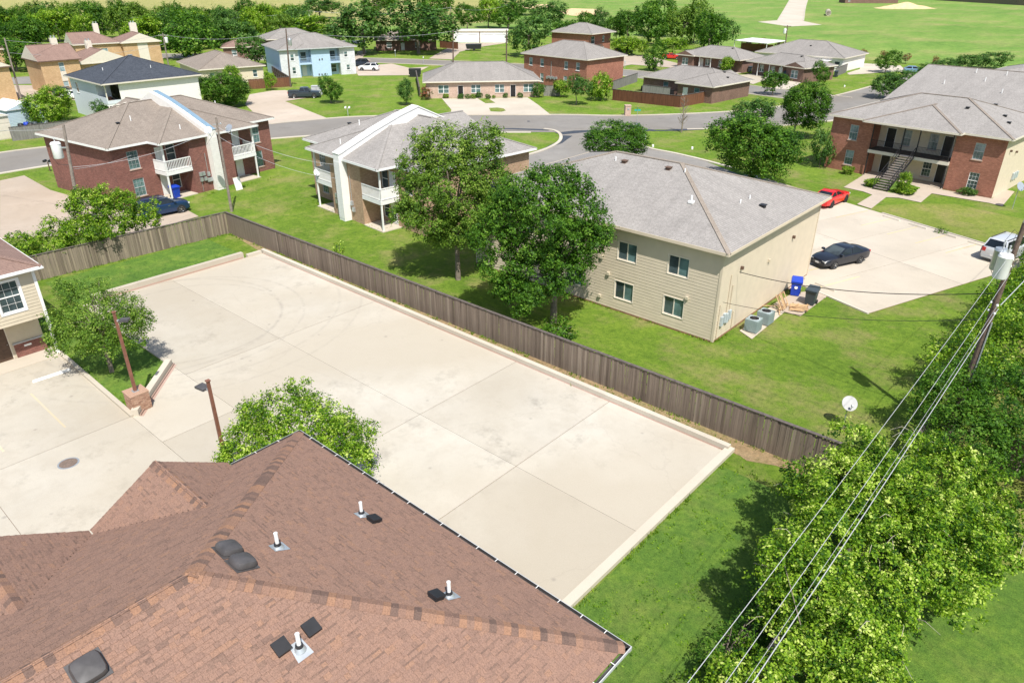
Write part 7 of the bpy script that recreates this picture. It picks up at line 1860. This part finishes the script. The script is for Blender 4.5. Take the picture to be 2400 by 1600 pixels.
# poles in the background
bg = {}
for nm, lab, base, top, arm, tr in (
    ('a', 'grey pole in front of the edge brick building', (50, 234), (10, 89), None, ()),
    ('b', 'pole with pale transformer behind the slate-blue roof', (396, 158), (381, 78), [(0.93, 2.2)], (1,)),
    ('c', 'pole standing in the wooded belt above the golden apartments', (326, 100), (314, 40), [(0.95, 2.0)], (1,)),
    ('d', 'tall brown pole at the corner of the brown boundary fence', (681, 204), (670, 68), None, (1,)),
    ('e', 'distant pole by the oaks behind the blue house', (734, 92), (726, 24), [(0.96, 2.0)], (1,)),
    ('f', 'thin pole behind the left half of the pale duplex roof', (1062, 146), (1062, 70), None, ()),
    ('g', 'thin pole behind the right half of the pale duplex roof', (1187, 146), (1187, 70), None, ()),
    ('h', 'pole with pale transformer beside the tan-walled house', (1838, 128), (1846, 60), [(0.97, 2.0)], (1,)),
    ('i', 'leaning pole at the grove behind the rear brick house', (1404, 64), (1408, 24), None, ()),
    ('j', 'distant pole at the right end of the garages', (1192, 66), (1191, 10), [(0.97, 2.4)], ()),
    ('k', 'distant pole right of the big oaks', (1058, 92), (1056, 15), None, ())):
    b, tp = solve_top(base, top); d = tp - b
    b2_, d2_, t_ = pole(lab, base, top, 0.15, 'pole' if nm in 'dfgh' else 'polegrey', arm=[(z * d.z, w, YAW) for z, w in (arm or [])], tr=[(d.z * 0.72, LEFT if nm in 'eh' else YAW, 1.2, 0.36, 'galv' if nm == 'd' else 'pvc')] if tr else ())
    bg[nm] = b2_ + d2_ * 0.96
for a, b_, lab in (('a', 'b', 'long cable from the edge building pole to the pole behind the slate roof'), ('b', 'd', 'long cable from the pole behind the slate roof to the brown pole'), ('d', 'f', 'long cable from the brown pole towards the pale duplex roof'), ('f', 'g', 'cable between the two thin poles behind the pale duplex'), ('e', 'k', 'distant cable crossing in front of the oaks'), ('k', 'j', 'distant sagging cable above the white garages'), ('c', 'e', 'distant cable above the wooded belt')):
    wire(lab, bg[a], bg[b_], 1.2, 0.025)
wire('lower cable from the edge building pole to the pole behind the slate roof', bg['a'] - Vector((0, 0, 2)), bg['b'] - Vector((0, 0, 2)), 1.3, 0.025)
# street light beside the red brick house
b, tp = solve_top((1383, 190), (1380, 101))
t = thing('street_light', 'tall grey street light with curved arm by the vine bush', 'street light', b)
d = tp - b; mb = MB(); mb.path([(0, 0, 0), d], [0.1, 0.06], 8); mb.build('post', MT['galv'], t)
ax = -RIGHT; mb = MB(); mb.path([d - Vector((0, 0, 0.8)), d + ax * 0.8 - Vector((0, 0, 0.2)), d + ax * 1.9], [0.05, 0.045, 0.04], 6); mb.build('arm', MT['galv'], t)
mb = MB(); mb.lathe([(0.0, -0.12), (0.2, -0.06), (0.22, 0.0), (0.1, 0.12), (0, 0.14)], 10, d + ax * 2.0); mb.build('lamp_head', MT['greytrim'], t)
# car park lamps
L1 = W(317.6, 917, 1.05)
best = min(((W(264, 733, z) - Vector((L1.x, L1.y, z))).length, z) for z in [3 + 0.05 * k for k in range(100)])
LT = best[1]
def lot_lamp(label, x, y, z0, z1, armdir, name='lot_lamp', headsize=0.45):
    t = thing(name, label, 'lamp post', (x, y, 0))
    mb = MB(); mb.mesh([(sx * 0.075, sy * 0.075, z0) for sx, sy in ((-1, -1), (1, -1), (1, 1), (-1, 1))] + [(sx * 0.06, sy * 0.06, z1) for sx, sy in ((-1, -1), (1, -1), (1, 1), (-1, 1))], [(0, 1, 5, 4), (1, 2, 6, 5), (2, 3, 7, 6), (3, 0, 4, 7)]); mb.box(-0.09, -0.09, z1, 0.09, 0.09, z1 + 0.05); mb.build('post', MT['rust'], t)
    m = Matrix.Rotation(armdir, 4, 'Z')
    mb = MB(); mb.mbox(m, 0.05, -0.04, z1 - 0.5, 0.2, 0.04, z1 - 0.4); arm = mb.build('arm', MT['galv'], t)
    m2 = Matrix.Translation(m @ Vector((0.18, 0, z1 - 0.44))) @ m
    mb = MB(); mb.mbox(m2, 0, -0.2, -0.04, headsize, 0.2, 0.06); hd_ = mb.build('lamp_head', MT['darkvent'], t)
    mb = MB(); mb.mbox(m2, 0.04, -0.16, -0.05, headsize - 0.04, 0.16, -0.042); mb.build('lens', MT['headlamp'], hd_)
    return t
lot_lamp('rust-brown square lamp post rising from the brick pillar', L1.x, L1.y, 1.05, LT, rad(48))
# brick pillar, brick by brick
PS, PHt = 0.95, 1.0
pl = thing('brick_pillar', 'low square tan brick pillar at the tip of the grass island', 'pillar', (L1.x, L1.y, 0.05), rad(0))
mb = MB(); mb.box(-PS / 2 + 0.02, -PS / 2 + 0.02, 0, PS / 2 - 0.02, PS / 2 - 0.02, PHt - 0.01); mb.build('core', MT['mortar'], pl)
bm_ = MB(); bm_.box(-0.1, -0.05, 0, 0.1, 0.05, 0.062); bme = bm_.data('brick'); bme.materials.append(MT['pillar_brick'])
rr = random.Random(4)
for c in range(13):
    z = 0.01 + c * 0.0745
    for side_ in range(4):
        for k in range(4):
            a = -PS / 2 + 0.115 + k * 0.2125 + (0.1 if c % 2 else 0)
            if a > PS / 2 - 0.09: continue
            o = bpy.data.objects.new('brick', bme); col.objects.link(o); o.parent = pl
            ang = side_ * math.pi / 2; q = Matrix.Rotation(ang, 3, 'Z') @ Vector((a, -PS / 2 + 0.05 + rr.uniform(-0.004, 0.004), z)); o.location = q; o.rotation_euler = (0, 0, ang)
mb = MB()
for k in range(5):
    for j in range(10): mb.box(-PS / 2 - 0.03 + k * 0.202, -PS / 2 - 0.03 + j * 0.101, PHt - 0.02, -PS / 2 - 0.03 + k * 0.202 + 0.195, -PS / 2 - 0.03 + j * 0.101 + 0.094, PHt + 0.045)
mb.build('coping', MT['pillar_brick'], pl)
mb = MB(); mb.box(-0.16, -0.16, PHt + 0.045, 0.16, 0.16, PHt + 0.06); mb.build('base_plate', MT['galv'], pl)
q = W(487, 893, LT)
lot_lamp('rust-brown square lamp post beside the bright lime tree', q.x, q.y, 0.05, LT, rad(190), headsize=0.55)

# ================================================================ SMALL THINGS
def dish(label, p, z, az, el=35, d=0.75, post=True, pr=0.035, mount=None, name='satellite_dish', face='galv'):
    t = thing(name, label, 'satellite dish', (p[0], p[1], 0 if post else z))
    zz = z if post else 0.45
    if post: mb = MB(); mb.path([(0, 0, 0), (0, 0, z)], pr, 8); mb.build('post', MT['galv'], t)
    else: mb = MB(); mb.path([(0.3, 0, -0.15), (0, 0, 0.3), (0, 0, 0.45)], pr, 6); mb.path([(-0.3, 0.2, -0.15), (0, 0, 0.3)], 0.02, 6); mb.build('post', MT['galv'], t)
    m = Matrix.Translation((0, 0, zz)) @ Matrix.Rotation(az, 4, 'Z') @ Matrix.Rotation(rad(90 - el), 4, 'Y')
    prof = [(d / 2 * k / 7, 0.18 * d * (k / 7) ** 2) for k in range(8)]
    mb = MB(); mb.lathe(prof, 20, mat4=m); mb.lathe([(r_, z_ - 0.015) for r_, z_ in prof], 20, mat4=m); mb.build('reflector', MT[face], t, smooth=True)
    mb = MB(); mb.path([m @ Vector((d * 0.45, 0, 0.1)), m @ Vector((d * 0.25, 0, d * 0.55))], 0.015, 5); am = mb.build('feed_arm', MT['greytrim'], t)
    mb = MB(); mb.mbox(m @ Matrix.Translation((d * 0.22, 0, d * 0.55)), -0.05, -0.05, -0.06, 0.05, 0.05, 0.06); mb.build('receiver', MT['greytrim'], am)
    return t
q = W(1976, 998); dish('white satellite dish on a post standing on the lawn behind the long fence', (q.x, q.y), 1.35, rad(-50), 40, 0.78, face='dishgrey')
q = W(2372, 490); dish('satellite dish on a post at the right corner of the brick apartments', (q.x, q.y), 2.2, rad(-30), 30, 0.9)
q = W(490, 312, 6.6); dish('small satellite dish on the red brick duplex roof by the firewall', (q.x, q.y), 6.4, rad(-40), 30, 0.7, post=False)
q = W(540, 310, 6.6); dish('satellite dish seen edge-on on the red brick duplex roof', (q.x, q.y), 6.5, rad(-75), 35, 0.8, post=False)
q = W(746, 415, 3.0); dish('satellite dish on the side wall of the tan brick duplex', (q.x, q.y), 3.0, rad(-60), 30, 0.7, post=False, face='pvc')
# wheelie bins
def wbin(name, label, p, ang, mat, emblem=False):
    t = thing(name, label, 'wheelie bin', (p[0], p[1], 0.055), ang); t.scale = (1.15, 1.15, 1.12)
    mb = MB(); mb.mesh([(-.25, -.26, .05), (.25, -.26, .05), (.25, .26, .05), (-.25, .26, .05), (-.31, -.36, .98), (.31, -.36, .98), (.31, .36, .98), (-.31, .36, .98)], [(3, 2, 1, 0), (0, 1, 5, 4), (1, 2, 6, 5), (2, 3, 7, 6), (3, 0, 4, 7), (4, 5, 6, 7)]); mb.box(-.34, -.39, .9, .34, .39, .97); bo = mb.build('body', MT[mat], t)
    mb = MB(); mb.mesh([(-.35, -.42, 1.0), (.35, -.42, 1.0), (.35, .4, 1.0), (-.35, .4, 1.0), (-.33, -.4, 1.06), (.33, -.4, 1.06), (.3, .38, 1.14), (-.3, .38, 1.14)], [(3, 2, 1, 0), (4, 5, 6, 7), (0, 1, 5, 4), (1, 2, 6, 5), (2, 3, 7, 6), (3, 0, 4, 7)]); mb.build('lid', MT[mat], t)
    for s in (-1, 1):
        mb = MB(); mb.lathe([(0.13, -0.03), (0.13, 0.03)], 14, (s * 0.3, 0.3, 0.13), mat4=Matrix.Rotation(rad(90), 4, 'Y')); mb.build('wheel', MT['tyre'], t)
    mb = MB(); mb.bar((-0.25, 0.44, 0.98), (0.25, 0.44, 0.98), 0.04, 0.04); mb.build('handle', MT[mat], t)
    if emblem:
        mb = MB(); mb.lathe([(0.1, 0.0), (0.1, 0.004), (0.075, 0.004), (0.075, 0.002), (0.0, 0.002)], 18, (0, -0.335, 0.62), mat4=Matrix.Rotation(rad(83), 4, 'X')); mb.build('emblem', MT['whitepaint'], t)
    return t
q = W(1862, 692); wbin('blue_bin', 'blue recycling wheelie bin with white round emblem by the tan building', (q.x, q.y), rad(20), 'binblue', True)
q = W(1898, 714); wbin('charcoal_bin', 'charcoal wheelie bin beside the broken timber and blue bin', (q.x, q.y), rad(5), 'bingrey')
q = W(432, 470); wbin('porch_bin', 'blue-lidded bin in the porch of the red brick duplex', (q.x - 1.5, q.y - 0.1), rad(95), 'binblue')
for px, lab in (((1533, 164), 'dark bin at the kerb by the conical tree'), ((1735, 165), 'dark bin at the end wall of the porch bungalow'), ((1757, 170), 'dark bin beside the arched window of the corner bungalow'), ((1958, 181), 'dark bin at the end of the corner porch bungalow')):
    q = W(*px); wbin('dark_bin', lab, (q.x, q.y), rad(10), 'bingrey')
# air conditioners
def acunit(label, p, ang, w=0.85, h=0.85, z=0.06):
    t = thing('air_conditioner', label, 'air conditioner', (p[0], p[1], z), ang, None)
    mb = MB(); mb.box(-w / 2, -w / 2, 0.04, w / 2, w / 2, h); mb.build('cabinet', MT['acgrey'], t)
    for k in range(9):
        x = -w / 2 + 0.06 + k * (w - 0.12) / 8
        for s in (0, 1):
            mb = MB(); mb.box(x - 0.02, -w / 2 - 0.012, 0.1, x + 0.02, -w / 2 - 0.001, h - 0.08) if s == 0 else mb.box(w / 2 + 0.001, x - 0.02, 0.1, w / 2 + 0.012, x + 0.02, h - 0.08); mb.build('louvre', MT['acgrey'], t)
    mb = MB(); mb.lathe([(w * 0.42, 0.0), (w * 0.42, 0.03), (w * 0.37, 0.032), (w * 0.37, 0.006)], 24, (0, 0, h)); mb.build('fan_ring', MT['grey'], t)
    mb = MB(); mb.lathe([(w * 0.37, 0.004), (0.0, 0.005)], 24, (0, 0, h)); fn = mb.build('fan_well', MT['black'], t)
    mb = MB()
    for r_ in (0.12, 0.2, 0.28): mb.lathe([(r_, 0.02), (r_ + 0.008, 0.028), (r_ + 0.016, 0.02)], 24, (0, 0, h))
    for k in range(4): mb.bar((0.33 * math.cos(k * 0.785), 0.33 * math.sin(k * 0.785), h + 0.024), (-0.33 * math.cos(k * 0.785), -0.33 * math.sin(k * 0.785), h + 0.024), 0.012, 0.012)
    mb.build('fan_grille', MT['darkvent'], fn)
    return t
acunit('grey-green air conditioner nearest the corner meters of the tan building', (37.0, 13.35), 0.02)
acunit('grey-green air conditioner next to the broken timber by the tan building', (37.1, 14.95), -0.03)
q = W(2375, 425); acunit('grey air conditioner by the right wall of the brick apartments', (q.x, q.y), AX, 0.95, 0.9)
# broken timber and pallet wood
def planks(name, label, p, n, spread, hgt, seed, lean=0.0):
    t = thing(name, label, 'timber', (p[0], p[1], 0.06)); r = random.Random(seed)
    for k in range(n):
        a = r.uniform(-0.6, 0.6) + (1.2 if r.random() < 0.4 else 0); L = r.uniform(0.7, 1.4)
        m = Matrix.Translation((r.uniform(-spread, spread), r.uniform(-spread, spread), 0.04 + hgt * r.random())) @ Matrix.Rotation(a, 4, 'Z') @ Matrix.Rotation(lean * r.uniform(0.6, 1.1) + r.uniform(-0.15, 0.15), 4, 'Y')
        mb = MB(); mb.mbox(m, -L / 2, -0.06, -0.012, L / 2, 0.06, 0.012); mb.build('plank', MT['rawwood'] if r.random() < 0.75 else MT['browntrim'], t)
    return t
def slats(name, label, p, ang, tilt, n, L, gap, seed):
    t = thing(name, label, 'timber', (p[0], p[1], 0.07), ang); r = random.Random(seed)
    base = Matrix.Rotation(-tilt, 4, 'Y')
    for k in range(n):
        if r.random() < 0.12: continue
        m = base @ Matrix.Translation((r.uniform(-0.06, 0.06), (k - n / 2) * gap, 0.06 + r.uniform(0, 0.03))) @ Matrix.Rotation(r.uniform(-0.07, 0.07), 4, 'Z')
        mb = MB(); mb.mbox(m, 0, -0.055, -0.011, L * r.uniform(0.75, 1.05), 0.055, 0.011); mb.build('plank', MT['rawwood'] if r.random() < 0.7 else MT['oldwood'], t)
    for x in (0.12, L * 0.85):
        mb = MB(); mb.mbox(base, x, -n * gap / 2, 0.0, x + 0.08, n * gap / 2, 0.045); mb.build('crosspiece', MT['oldwood'], t)
    for k in range(5):
        m = Matrix.Translation((r.uniform(-0.4, 0.5), r.uniform(-0.6, 0.6), 0.05 + 0.03 * k)) @ Matrix.Rotation(r.uniform(0, 3), 4, 'Z') @ Matrix.Rotation(r.uniform(-0.1, 0.1), 4, 'Y')
        mb = MB(); mb.mbox(m, 0, -0.04, -0.01, r.uniform(0.5, 0.9), 0.04, 0.01); mb.build('plank', MT['rawwood'], t)
    return t
MT['oldwood'] = plain('old_timber', (0.27, 0.16, 0.085), 0.85, var=0.3, scale=7)
slats('leaning_timber', 'broken slatted bed panel of brown timber leaning against the tan building wall', (37.15, 17.9), rad(180), rad(62), 8, 1.15, 0.16, 3)
q = W(1872, 722); slats('timber_pile', 'flat slatted panel of broken pale timber before the charcoal bin', (q.x - 0.5, q.y - 0.3), rad(20), rad(4), 9, 1.25, 0.15, 4)
# mailboxes and signs
def mailbox(label, px, h=1.1, mat='white', name='mailbox', two=False):
    q = W(*px); t = thing(name, label, 'mailbox', q, YAW)
    mb = MB(); mb.bar((0, 0, 0), (0, 0, h), 0.09, 0.09, up=(1, 0, 0)); mb.build('post', MT['browntrim'] if mat == 'black' else MT['galv'], t)
    for k in ((-0.3, 0.3) if two else (0,)):
        mb = MB(); prof = [(-0.12, 0), (0.12, 0), (0.12, 0.16), (0.07, 0.25), (-0.07, 0.25), (-0.12, 0.16)]
        v = [(k + a, -0.25, h + b_) for a, b_ in prof] + [(k + a, 0.25, h + b_) for a, b_ in prof]
        mb.mesh(v, [tuple(range(6)), tuple(reversed(range(6, 12)))] + [((i + 1) % 6, i, 6 + i, 6 + (i + 1) % 6) for i in range(6)]); mb.build('box', MT[mat], t)
mailbox('black mailboxes on a post at the street beside the transformer pole', (118, 402), 1.1, 'black', two=True)
mailbox('white mailbox on a post at the kerb before the duplex lawn', (816, 272), 1.2, 'white', two=True)
mailbox('white mailbox by the back street opposite the oaks', (993, 149), 1.3, 'white')
mailbox('white post box on the lawn edge under the oaks', (927, 133), 1.4, 'white')
mailbox('small mailbox at the cul de sac kerb by the red brick house', (1464, 160), 1.3, 'grey')
t = thing('brick_mailbox', 'square brick mailbox pillar on the verge beside the street', 'mailbox', W(1470, 271), rad(47))
mb = MB(); mb.box(-0.45, -0.45, 0, 0.45, 0.45, 1.5); mb.box(-0.5, -0.5, 1.5, 0.5, 0.5, 1.62); mb.build('pillar', MT['br_pink'], t)
mb = MB(); mb.box(-0.15, -0.5, 0.95, 0.15, -0.44, 1.2); mb.build('mail_door', MT['galv'], t)
MT['signgreen'] = plain('sign_green', (0.03, 0.36, 0.3), 0.5, var=0)
q, tq = solve_top((1491, 304), (1497, 274))
t = thing('street_sign', 'green street name sign on a thin post at the corner of the side street', 'street sign', q)
mb = MB(); mb.path([(0, 0, 0), (0, 0, 2.9)], 0.035, 6); mb.build('post', MT['galv'], t)
mb = MB(); mb.mbox(Matrix.Rotation(YAW, 4, 'Z'), -0.45, -0.01, 2.62, 0.45, 0.01, 2.85); mb.build('name_blade', MT['signgreen'], t)
mb = MB(); mb.mbox(Matrix.Rotation(YAW + 1.5, 4, 'Z'), -0.45, -0.01, 2.88, 0.45, 0.01, 3.1); mb.build('cross_blade', MT['signgreen'], t)
q = W(1512, 334); t = thing('bent_post', 'bent white marker post on the verge by the pale feathery tree', 'post', q)
mb = MB(); mb.path([(0, 0, 0), (0.05, 0, 0.9), tuple(-RIGHT * 0.5 + Vector((0, 0, 1.5)))], 0.06, 6); mb.build('post', MT['white'], t)
for px, lab in (((1530, 345), 'small white utility marker cap nearest the bent post'), ((1622, 350), 'small white utility marker cap nearest the round tree'), ((1979, 204), 'small white marker on the corner lawn')):
    t = thing('marker_cap', lab, 'marker', W(*px)); mb = MB(); mb.lathe([(0.14, 0), (0.14, 0.25), (0.1, 0.33), (0, 0.35)], 10); mb.build('cap', MT['white'], t)
t = thing('utility_cabinet', 'pale grey utility cabinet behind the yard tree and pickup', 'cabinet', W(744, 222), rad(45))
mb = MB(); mb.box(-0.9, -0.6, 0, 0.9, 0.6, 1.5); mb.box(-0.95, -0.65, 1.5, 0.95, 0.65, 1.58); mb.build('case', MT['greytrim'], t)
mb = MB(); mb.box(-0.02, -0.62, 0.1, 0.02, -0.602, 1.4); mb.build('door_seam', MT['darkvent'], t)
t = thing('grill', 'red barbecue grill at the blue and white house porch', 'grill', W(712, 177), rad(60))
mb = MB(); mb.lathe([(0.0, 0.6), (0.3, 0.7), (0.38, 0.85), (0.32, 1.05), (0.0, 1.15)], 14); mb.build('bowl', MT['taillamp'], t)
mb = MB()
for k in range(3): mb.path([(0.2 * math.cos(k * 2.1), 0.2 * math.sin(k * 2.1), 0.7), (0.35 * math.cos(k * 2.1), 0.35 * math.sin(k * 2.1), 0)], 0.03, 5)
mb.build('legs', MT['black'], t)
t = thing('red_chair', 'red plastic chair on the lawn at the blue and white house', 'chair', W(697, 180), rad(30))
mb = MB(); mb.box(-.28, -.28, .4, .28, .28, .46); mb.build('seat', MT['taillamp'], t)
mb = MB(); mb.box(-.28, .24, .46, .28, .3, .95); mb.build('backrest', MT['taillamp'], t)
for sx in (-.24, .24):
    for sy in (-.24, .24): mb = MB(); mb.bar((sx, sy, 0), (sx, sy, .4), .05, .05, up=(1, 0, 0)); mb.build('leg', MT['taillamp'], t)
# yard clutter of the fenced bungalow
for px, w_, h_, m_, lab in (((1508, 214), 0.9, 0.9, 'black', 'dark air conditioner inside the grey yard fence'), ((1522, 214), 0.7, 1.0, 'pvc', 'white storage box beside the dark air conditioner'), ((1573, 226), 0.8, 1.1, 'black', 'covered grill in the fenced bungalow yard'), ((1630, 226), 0.9, 0.8, 'darkvent', 'dark planter at the fenced bungalow back door')):
    t = thing('yard_item', lab, 'yard item', W(*px), rad(10)); mb = MB(); mb.mesh([(-w_ / 2, -w_ / 2, 0), (w_ / 2, -w_ / 2, 0), (w_ / 2, w_ / 2, 0), (-w_ / 2, w_ / 2, 0), (-w_ * .42, -w_ * .42, h_), (w_ * .42, -w_ * .42, h_), (w_ * .42, w_ * .42, h_), (-w_ * .42, w_ * .42, h_)], [(4, 5, 6, 7), (0, 1, 5, 4), (1, 2, 6, 5), (2, 3, 7, 6), (3, 0, 4, 7)]); mb.build('case', MT[m_], t); mb = MB(); mb.box(-w_ * .45, -w_ * .45, h_, w_ * .45, w_ * .45, h_ + 0.06); mb.build('lid', MT[m_], t)
for k, (px, m_) in enumerate((((65, 303), 'binblue'), ((75, 305), 'blackplastic'), ((85, 302), 'bingrey'), ((52, 306), 'black'))):
    t = thing('yard_junk', ('blue barrel', 'black heap of junk', 'grey drum', 'dark old box')[k] + ' between the pale blue shed and the old grey fence', 'junk', W(*px)); mb = MB(); mb.lathe([(0.35, 0), (0.4, 0.3), (0.4, 0.8), (0.3, 1.0), (0, 1.02)], 12); mb.build('drum', MT[m_], t); mb = MB(); mb.lathe([(0.41, 0.5), (0.43, 0.52), (0.41, 0.54)], 12); mb.build('hoop', MT['black'], t)
t = thing('leaning_board', 'white board leaning in the right porch of the red brick duplex', 'board', W(562, 445), a3)
mb = MB(); mb.mbox(Matrix.Rotation(rad(-12), 4, 'X'), -0.4, 0, 0, 0.4, 0.05, 1.3); mb.build('panel', MT['white'], t); mb = MB(); mb.mbox(Matrix.Rotation(rad(-12), 4, 'X'), -0.42, -0.01, 1.28, 0.42, 0.06, 1.34); mb.build('edge', MT['offwhite'], t)
# weeds dotted over the near lawn
rsn = np.random.RandomState(17); N_ = 420
c = np.stack([rsn.uniform(42.6, 47.6, N_), rsn.uniform(-24, -1.6, N_), rsn.uniform(0.01, 0.06, N_)], 1)
cc = np.repeat(c, 6, axis=0) + rsn.normal(size=(N_ * 6, 3)) * np.array((0.1, 0.1, 0.015)); cc[:, 2] = np.maximum(cc[:, 2], 0.02)
nn = np.tile(np.array((0, 0, 1.0)), (N_ * 6, 1)) + rsn.normal(size=(N_ * 6, 3)) * 0.5; nn /= np.linalg.norm(nn, axis=1, keepdims=True)
wq = leafquads(cc, nn, rsn.uniform(0.05, 0.13, N_ * 6), 0.5, rsn)
tag(link('lawn_weeds', fast_quads('lawn_weeds', wq, MT['leaf_c'], np.clip(rsn.normal(0.4, 0.15, N_ * 6), 0, 1))), 'scattered broad-leaved weeds in the near lawn', 'weeds', kind='stuff')

# tufts of long grass along fences, kerbs and house footings
def tufts(name, label, lines, per_m, h, w, seed, mat='leaf_c'):
    rs = np.random.RandomState(seed); P = []
    for (x0, y0), (x1, y1), sp in lines:
        L = math.hypot(x1 - x0, y1 - y0); n = int(L * per_m); t = rs.rand(n)
        keep = (np.sin(t * L * 1.7) + np.sin(t * L * 0.61 + 1.3) + rs.normal(size=n) * 0.7) > -0.2
        t = t[keep]; nx, ny = -(y1 - y0) / L, (x1 - x0) / L; o = rs.normal(size=len(t)) * sp
        P.append(np.stack([x0 + (x1 - x0) * t + nx * o, y0 + (y1 - y0) * t + ny * o], 1))
    P = np.concatenate(P); n = len(P); k = 5
    c = np.repeat(P, k, axis=0) + rs.normal(size=(n * k, 2)) * 0.05
    a = rs.rand(n * k) * 6.283; hh = h * rs.uniform(0.4, 1.2, n * k); ln = rs.normal(size=(n * k, 2)) * 0.35
    dx, dy = np.cos(a) * w, np.sin(a) * w; z0 = np.full(n * k, 0.01)
    tip = c + ln * hh[:, None]
    q = np.stack([np.stack([c[:, 0] - dx, c[:, 1] - dy, z0], 1), np.stack([c[:, 0] + dx, c[:, 1] + dy, z0], 1), np.stack([tip[:, 0] + dx * .3, tip[:, 1] + dy * .3, hh], 1), np.stack([tip[:, 0] - dx * .3, tip[:, 1] - dy * .3, hh], 1)], 1)
    o = link(name, fast_quads(name, q, MT[mat], np.clip(rs.normal(0.45, 0.2, n * k), 0, 1)))
    tag(o, label, 'grass', kind='stuff')
tufts('fence_grass', 'long grass tufts along the board fences and kerbs', [((-6.3, 0.7), (46.8, 1.2), 0.06), ((-6.3, 1.15), (46.8, 1.7), 0.12), ((-6.3, 0.5), (-7.0, -16), 0.08), ((42.35, -17), (42.35, -0.5), 0.05), ((0.5, 0.5), (42, 0.5), 0.2), ((-0.15, -13), (-0.15, -1.5), 0.05), ((43, -1.0), (46.8, -1.2), 0.3)], 9, 0.16, 0.02, 51)
tufts('footing_grass', 'grass tufts along the tan building and brick duplex footings', [((15.2, 10.0), (35.9, 10.0), 0.06), ((36.0, 10.1), (36.0, 12), 0.06), ((-18.5, -2), (-20.6, 15.5), 0.3), ((-9.5, 11.5), (5, 10.2), 0.5), ((6.6, -17.5), (16.5, -17.6), 0.06), ((13.1, -14.3), (16.6, -17.5), 0.06)], 10, 0.14, 0.022, 52)
tufts('lawn_clumps', 'clumps of taller grass scattered over the lawns', [((43.2, -20), (45, -2), 0.9), ((44.5, -20), (46.5, -2), 0.9), ((-5.5, -13), (-1.0, -1.5), 1.6), ((38, 6), (47, 6), 2.2), ((37, 12), (46, 20), 2.6), ((8, 5), (34, 5.5), 1.6)], 16, 0.05, 0.012, 53, 'leaf_a')
